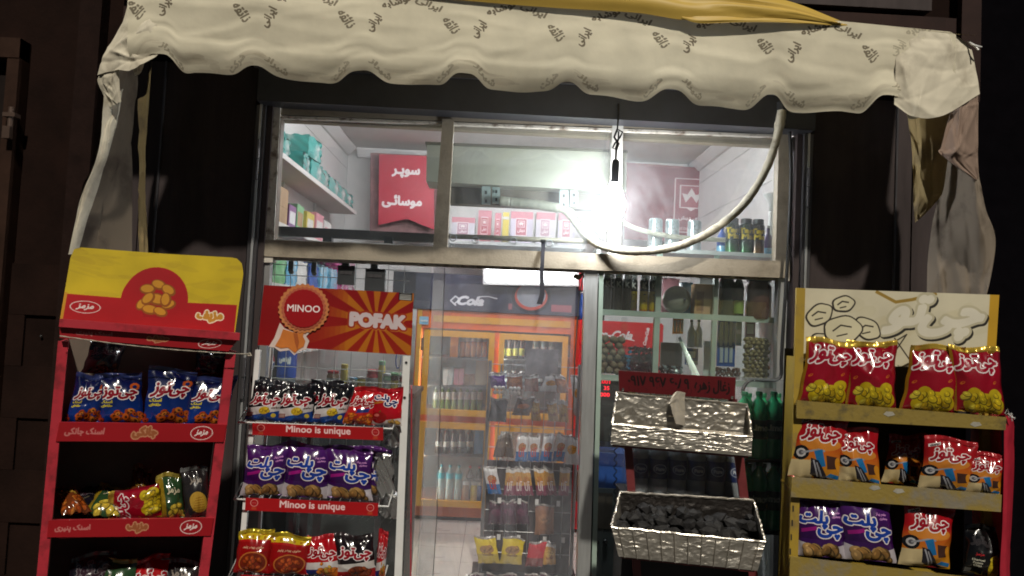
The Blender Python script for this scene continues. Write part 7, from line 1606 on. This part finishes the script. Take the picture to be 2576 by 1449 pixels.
M_kbk = pm('stand_back', (0.035, 0.022, 0.022), 0.7, var=0.3); kp('back_plate', M_kbk, lambda b: b.box(kx0 + 0.012, kx1 - 0.012, YK + 0.042, YK + 0.05, 0.10, P(1340, 1165, YK).z))
def mini(cols, txt=None, tcol=(230, 226, 220), low=None, top=(200, 198, 196), win=None):
    c = Cv(10, 16, cols, px=70, ss=2); c.rect(0, 140, 100, 160, top)
    if low: c.rect(0, 0, 100, 62, low)
    if win: c.oval(50, 92, 34, 26, win); puffs(c, 24, 76, 76, 108, 8, [win], (8, 14))
    if txt: c.text(txt, 50, 60, tcol, fw=52, bold=1.4)
    return c
PK = {}
for nm, c in (('purple_card', mini((84, 40, 130), None, win=(150, 110, 180))), ('orange_card', mini((150, 84, 40), None, win=(196, 120, 60))), ('faded_card', mini((150, 96, 84), None, win=(170, 120, 100))), ('dark_card', mini((40, 36, 42), None, top=(40, 36, 42))), ('orange_round', mini((90, 60, 44), None, win=(190, 104, 40), top=(80, 60, 50))),
              ('gold', mini((176, 130, 50), 'ناب', (120, 50, 20), win=(200, 160, 80))), ('brown', mini((86, 70, 58), None, win=(110, 92, 76), top=(120, 110, 100))), ('white_blue', mini((206, 204, 206), 'آلا', (190, 50, 40), low=(30, 96, 160), win=(170, 110, 60), top=(224, 224, 226))),
              ('pink', mini((200, 150, 70), 'آلا', (230, 220, 220), low=(130, 46, 76), win=(196, 130, 50), top=(214, 210, 206))), ('plum', mini((70, 36, 56), None, win=(100, 50, 76), top=(80, 44, 60))), ('tan', mini((150, 104, 74), None, win=(170, 124, 90), top=(150, 110, 90))),
              ('yellow', mini((206, 180, 30), 'Vanilla', (120, 90, 30), low=(170, 150, 60), win=(150, 110, 60), top=(206, 184, 40))), ('red', mini((180, 30, 44), None, low=(110, 40, 40), top=(190, 40, 50))), ('white', mini((206, 204, 204), None, win=(214, 150, 60), top=(220, 220, 220)))):
    BAGS['k_' + nm] = (printed('packet_' + nm + '_print', c, rough=0.25, coat=0.3, dirt=0.04), pm('packet_back', (0.25, 0.2, 0.2), 0.4), pm('packet_seal', (0.4, 0.38, 0.36), 0.3, metal=0.3))
class _Pl:      # a plain upright plane at depth Y
    def __init__(s, Y): s.Y = Y; s.yaw = 0.0
    def at(s, x, y, w=0): return P(x, y, s.Y + w)
def packets(items, group, Y=YK - 0.02, tilt=0.0):
    for k, (kind, x0, x1, y0, y1, lab) in enumerate(items):
        bag('k_' + kind, lab, group, P(x0, y1, Y), P(x1, y1 + 0.045 * (x1 - x0), Y), P((x0 + x1) / 2, y0, Y), 0.0, tilt + random.uniform(-0.06, 0.06), d=0.014, sealh=0.010, name='packet', cat='packet', wr=0.7)
g = 'packets on the candy stand'
packets([('purple_card', 1236, 1274, 938, 976, 'purple sweet packet with white balls on the candy stand'), ('orange_card', 1276, 1314, 940, 978, 'orange and white sweet packet with white balls on the candy stand'), ('faded_card', 1320, 1354, 944, 984, 'faded reddish packet third in the top row of the candy stand'), ('white', 1358, 1398, 944, 984, 'white topped packet fourth in the top row of the candy stand'), ('orange_card', 1402, 1432, 946, 988, 'orange packet at the jamb end of the top candy row'),
         ('dark_card', 1230, 1272, 1004, 1060, 'dark flat packet under the purple packet on the candy stand'), ('orange_round', 1288, 1330, 1000, 1044, 'dark packet with orange round picture on the candy stand'), ('gold', 1337, 1360, 1003, 1058, 'slim gold packet first in the second candy row'), ('gold', 1381, 1406, 1008, 1060, 'slim gold packet second in the second candy row'), ('gold', 1407, 1430, 1010, 1062, 'slim gold packet nearest the jamb in the second candy row')], g)
packets([('brown', 1240, 1265, 1092, 1150, 'brown packet at the fridge end of the third candy row'), ('brown', 1267, 1292, 1094, 1150, 'brown packet second in the third candy row')] + [('white_blue', 1296 + k * 31, 1324 + k * 31, 1096 - k, 1160, '%s white and blue packet in the third candy row' % ORD[k]) for k in range(4)] + [('white', 1422, 1456, 1100, 1168, 'plain white packet bulging at the jamb end of the third candy row')], g)
packets([('white_blue', 1229, 1262, 1176, 1242, 'white and blue packet at the fridge end of the fourth candy row')] + [('pink', x, x + 25, 1178, 1246, '%s pink and gold packet in the fourth candy row' % ORD[k]) for k, x in enumerate((1267, 1293, 1317, 1350, 1376, 1404))], g)
packets([('plum', 1228 + k * 35, 1261 + k * 35, 1262, 1318, '%s dim plum coloured packet in the fifth candy row' % ORD[k]) for k in range(3)] + [('tan', 1346, 1392, 1272, 1344, 'dim tan packet in the fifth candy row')], g)
packets([('yellow', 1205, 1257, 1352, 1416, 'bright yellow packet nearest the fridge side of the sixth candy row'), ('yellow', 1258, 1310, 1354, 1418, 'bright yellow packet beside the red one in the sixth candy row'), ('red', 1321, 1363, 1362, 1424, 'red packet in the sixth candy row'), ('gold', 1366, 1398, 1366, 1420, 'gold foil packet beside the red one in the sixth candy row')], g, Y=YK - 0.16)
packets([('plum', 1180 + k * 44, 1222 + k * 44, 1446, 1500, '%s dark plum packet at the bottom of the candy stand' % ORD[k]) for k in range(5)], g, Y=YK - 0.18)
packets([('white', 1446, 1482, 950, 1046, 'white packet with pink and yellow base hanging beside the right jamb'), ('tan', 1448, 1470, 1186, 1262, 'tan packet with white top beside the right jamb')], g, Y=YK + 0.1)
eg = MB(); eg.lathe([(0.0, -0.014), (0.010, -0.010), (0.0135, 0), (0.010, 0.010), (0.0, 0.014)], (0, 0, 0), 10); em_ = eg.mesh('ball', pm('white_ball', (0.62, 0.60, 0.56), 0.3), 'all')
for par in [o for o in bpy.data.objects if o.name.startswith('packet') and o.get('label', '').find('white balls') > 0]:
    for k in range(6):
        o = bpy.data.objects.new('ball', em_); COL.objects.link(o); o.parent = par; o.location = ((k % 3 - 1) * 0.024, -0.028, 0.004 - (k // 3) * 0.026)
for k, (x, y) in enumerate(((1252, 1252), (1302, 1254), (1346, 1256), (1400, 1260), (1250, 1344), (1300, 1346), (1366, 1350), (1412, 1352))):
    b = MB(); prect(b, x, y, x + 9, y + 14, YK - 0.05, 0.002); b.build('price_clip', M_white, kd)

# ------------------------------------------------------------------ behind the left pane: wire grid, hanging things, bottles and jars
YG2 = YF + 0.10
wg = thing('wire_grid', 'steel wire grid standing just inside the left pane', 'wire grid', P(860, 1500, YG2)); wg.location.z = 0; ORG[wg.name] = Vector((wg.location.x, wg.location.y, 0))
for k in range(9):
    x = 684 + k * 41; a = P(x, 800, YG2); b = MB(); b.tube([(a.x, YG2, 0.9), (a.x, YG2, P(x, 640, YG2).z)], 0.0022, 5); b.build('wire', M_wire, wg)
for y in (664, 690, 920, 950):
    b = MB(); b.tube([P(672, y, YG2 + 0.004), P(1030, y + 17, YG2 + 0.004)], 0.0022, 5); b.build('wire', M_wire, wg)
for k, x in enumerate((732, 790)):
    t = thing('black_peg', 'black plastic peg hanging from the transom, %s' % ('nearer the left stile' if k == 0 else 'beside the dark hanging box'), 'peg', P(x, 690, YG2 - .02)); b = MB(); prect(b, x - 6, 628, x + 6, 682 + k * 4, YG2 - 0.03, 0.014); b.build('body', M_black, t); b = MB(); b.lathe([(0.012, 0), (0.012, 0.014)], P(x, 684 + k * 4, YG2 - 0.03), 10, axis=Matrix.Rotation(R(-90), 3, 'X')); b.build('tip', M_black, t)
M_hbx = pm('charcoal_plastic', (0.028, 0.030, 0.033), 0.45, var=0.2)
for k, (x0, x1, y0, y1) in enumerate(((849, 892, 668, 716), (918, 968, 676, 732))):
    t = thing('hanging_box', 'dark plastic box hanging inside the glass above the %s' % ('sunburst sign' if k == 0 else 'sunburst rays'), 'box', P((x0 + x1) / 2, y1, YG2 - .03)); b = MB(); prect(b, x0, y0, x1, y1, YG2 - 0.05, 0.04); b.build('body', M_hbx, t)
    b = MB(); prect(b, (x0 + x1) / 2 - 10, 640, (x0 + x1) / 2 + 8, y0 - 0.5, YG2 - 0.04, 0.02); b.build('hanger', M_hbx, t)
    b = MB(); prect(b, x0 + 6, y0 + 14, x1 - 8, y0 + 22, YG2 - 0.053, 0.0025); b.build('ridge', M_alu_dark, t)
ct = thing('dark_counter', 'dark counter behind the left pane under the jars', 'counter', P(850, 1500, 4.5)); ct.location.z = 0; ORG[ct.name] = Vector((ct.location.x, ct.location.y, 0))
zc = P(900, 978, 4.55).z; xa, xb = P(600, 978, 4.45).x, P(1040, 978, 4.45).x
b = MB(); b.box(xa, xb, 4.44, 4.95, 0.02, zc - 0.03); b.build('body', pm('dark_laminate', (0.022, 0.02, 0.02), 0.5, var=0.2), ct); b = MB(); b.box(xa - 0.01, xb + 0.01, 4.42, 4.97, zc - 0.029, zc - 0.001); b.build('top', pm('dark_top', (0.05, 0.04, 0.035), 0.4), ct)
cv = Cv(30, 10, (14, 14, 24), px=120); cv.oval(50, 16, 11, 11, (190, 186, 190)).poly([(39, 16), (50, 20), (61, 17), (58, 24), (50, 27), (42, 24)], (170, 30, 44)).poly([(39, 15), (50, 12), (61, 16), (56, 7), (44, 7)], (30, 50, 130)); M_pepk = printed('black_cola_label', cv, rough=0.35)
cv = Cv(30, 10, (30, 70, 160), px=120); cv.text('پپسی', 50, 18, (224, 226, 232), fw=20, bold=0.8); M_pepb = printed('blue_cola_label', cv, rough=0.35)
for k, (x, m_, lab, bod) in enumerate(((640, M_pepk, 'big black labelled cola bottle behind the left stile', B_dk), (678, M_pepk, 'big black labelled cola bottle beside the blue labelled one', B_dk), (718, M_pepb, 'big blue labelled bottle under the rosette', M_waterp))):
    p = P(x, 968, 4.0); place('pep%d' % k, bottle('big_bottle', 24 * 4.0 / F, 0.33, (bod, m_, C_db), label=(0.12, 0.62)), p, lab, 'bottle', 'big bottles behind the left pane')
t = thing('bottle_plinth', 'dark plinth carrying the big bottles behind the left pane', 'plinth', (P(680, 968, 4).x, 4.0, 0.02)); zpl = min(P(640, 968, 4.0).z, P(718, 968, 4.0).z); b = MB(); b.box(P(618, 968, 4).x, P(748, 968, 4).x, 3.94, 4.12, 0.02, zpl - 0.02); b.build('body', M_hbx, t); b = MB(); b.box(P(616, 968, 4).x, P(750, 968, 4).x, 3.935, 4.125, zpl - 0.019, zpl - 0.001); b.build('top', M_alu_dark, t)
jar_defs = ((800, 12, 20, C_wh, B_wt, 'small white lidded jar on the dark counter'), (836, 15, 44, M_card, C_red, 'brown and white coffee tin on the dark counter'), (864, 9, 62, C_yel, C_yel, 'tall yellow tin on the dark counter'), (888, 13, 30, C_wh, C_lb, 'white tub beside the tall yellow tin'), (908, 11, 32, C_yel, C_wh, 'yellow tub in the middle of the counter'), (936, 15, 52, C_red, C_red, 'red jar with red lid on the counter'), (958, 9, 74, C_yel, C_gr, 'slim yellow bottle behind the red jar'), (974, 13, 44, C_gr, B_wt, 'green labelled jar with white lid on the counter'), (994, 14, 46, M_brjar, C_gr, 'brown jar with green lid on the counter'), (1014, 14, 42, pm('paste_red', (0.36, 0.06, 0.03), 0.35), M_alu, 'reddish jar with metal lid at the end of the counter'))
for k, (x, r, h, m_, cap, lab) in enumerate(jar_defs):
    p = P(x, 974 + (x - 900) * 0.03, 4.5); p.z = zc; place('jar%d' % k, bottle('jar', r * 4.5 / F, h * 4.5 / F, (m_, C_wh if k % 2 else C_yel, cap), prof='jar', label=(0.2, 0.6)), p, lab, 'jar', 'jars on the dark counter')
t = thing('blue_loop', 'blue plastic loop hanging over the jars behind the left pane', 'loop', P(1004, 930, 4.45)); b = MB(); c = P(1002, 905, 4.45); b.tube([c + Vector((0.014 * math.cos(a), 0, 0.05 * math.sin(a))) for a in [k * math.pi / 10 for k in range(21)]], 0.004, 6, cap=False); b.build('ring', C_db, t, 'all'); b = MB(); b.tube([c + Vector((0, 0, 0.05)), c + Vector((0, 0, 0.16))], 0.002, 5); b.build('cord', C_yel, t)
for k, (x, y) in enumerate(((690, 1100), (860, 1100), (700, 1300), (860, 1300))):
    t = thing('black_crate', '%s black crate behind the glass and wire rack' % ('upper', 'upper far', 'lower', 'lower far')[k], 'crate', P(x, y + 80, 4.1)); b = MB(); prect(b, x - 78, y - 90, x + 82, y + 96, 4.08 + 0.005 * k, 0.24); b.build('body', M_hbx, t); b = MB(); prect(b, x - 30, y - 40, x + 30, y - 24, 4.074 + 0.005 * k, 0.005); b.build('grip', M_black, t)

# ------------------------------------------------------------------ tidy up
bpy.data.objects.remove(_tob, do_unlink=True)
for o in bpy.data.objects:
    if o.type == 'MESH' and len(o.data.materials) == 0: o.data.materials.append(M_black)
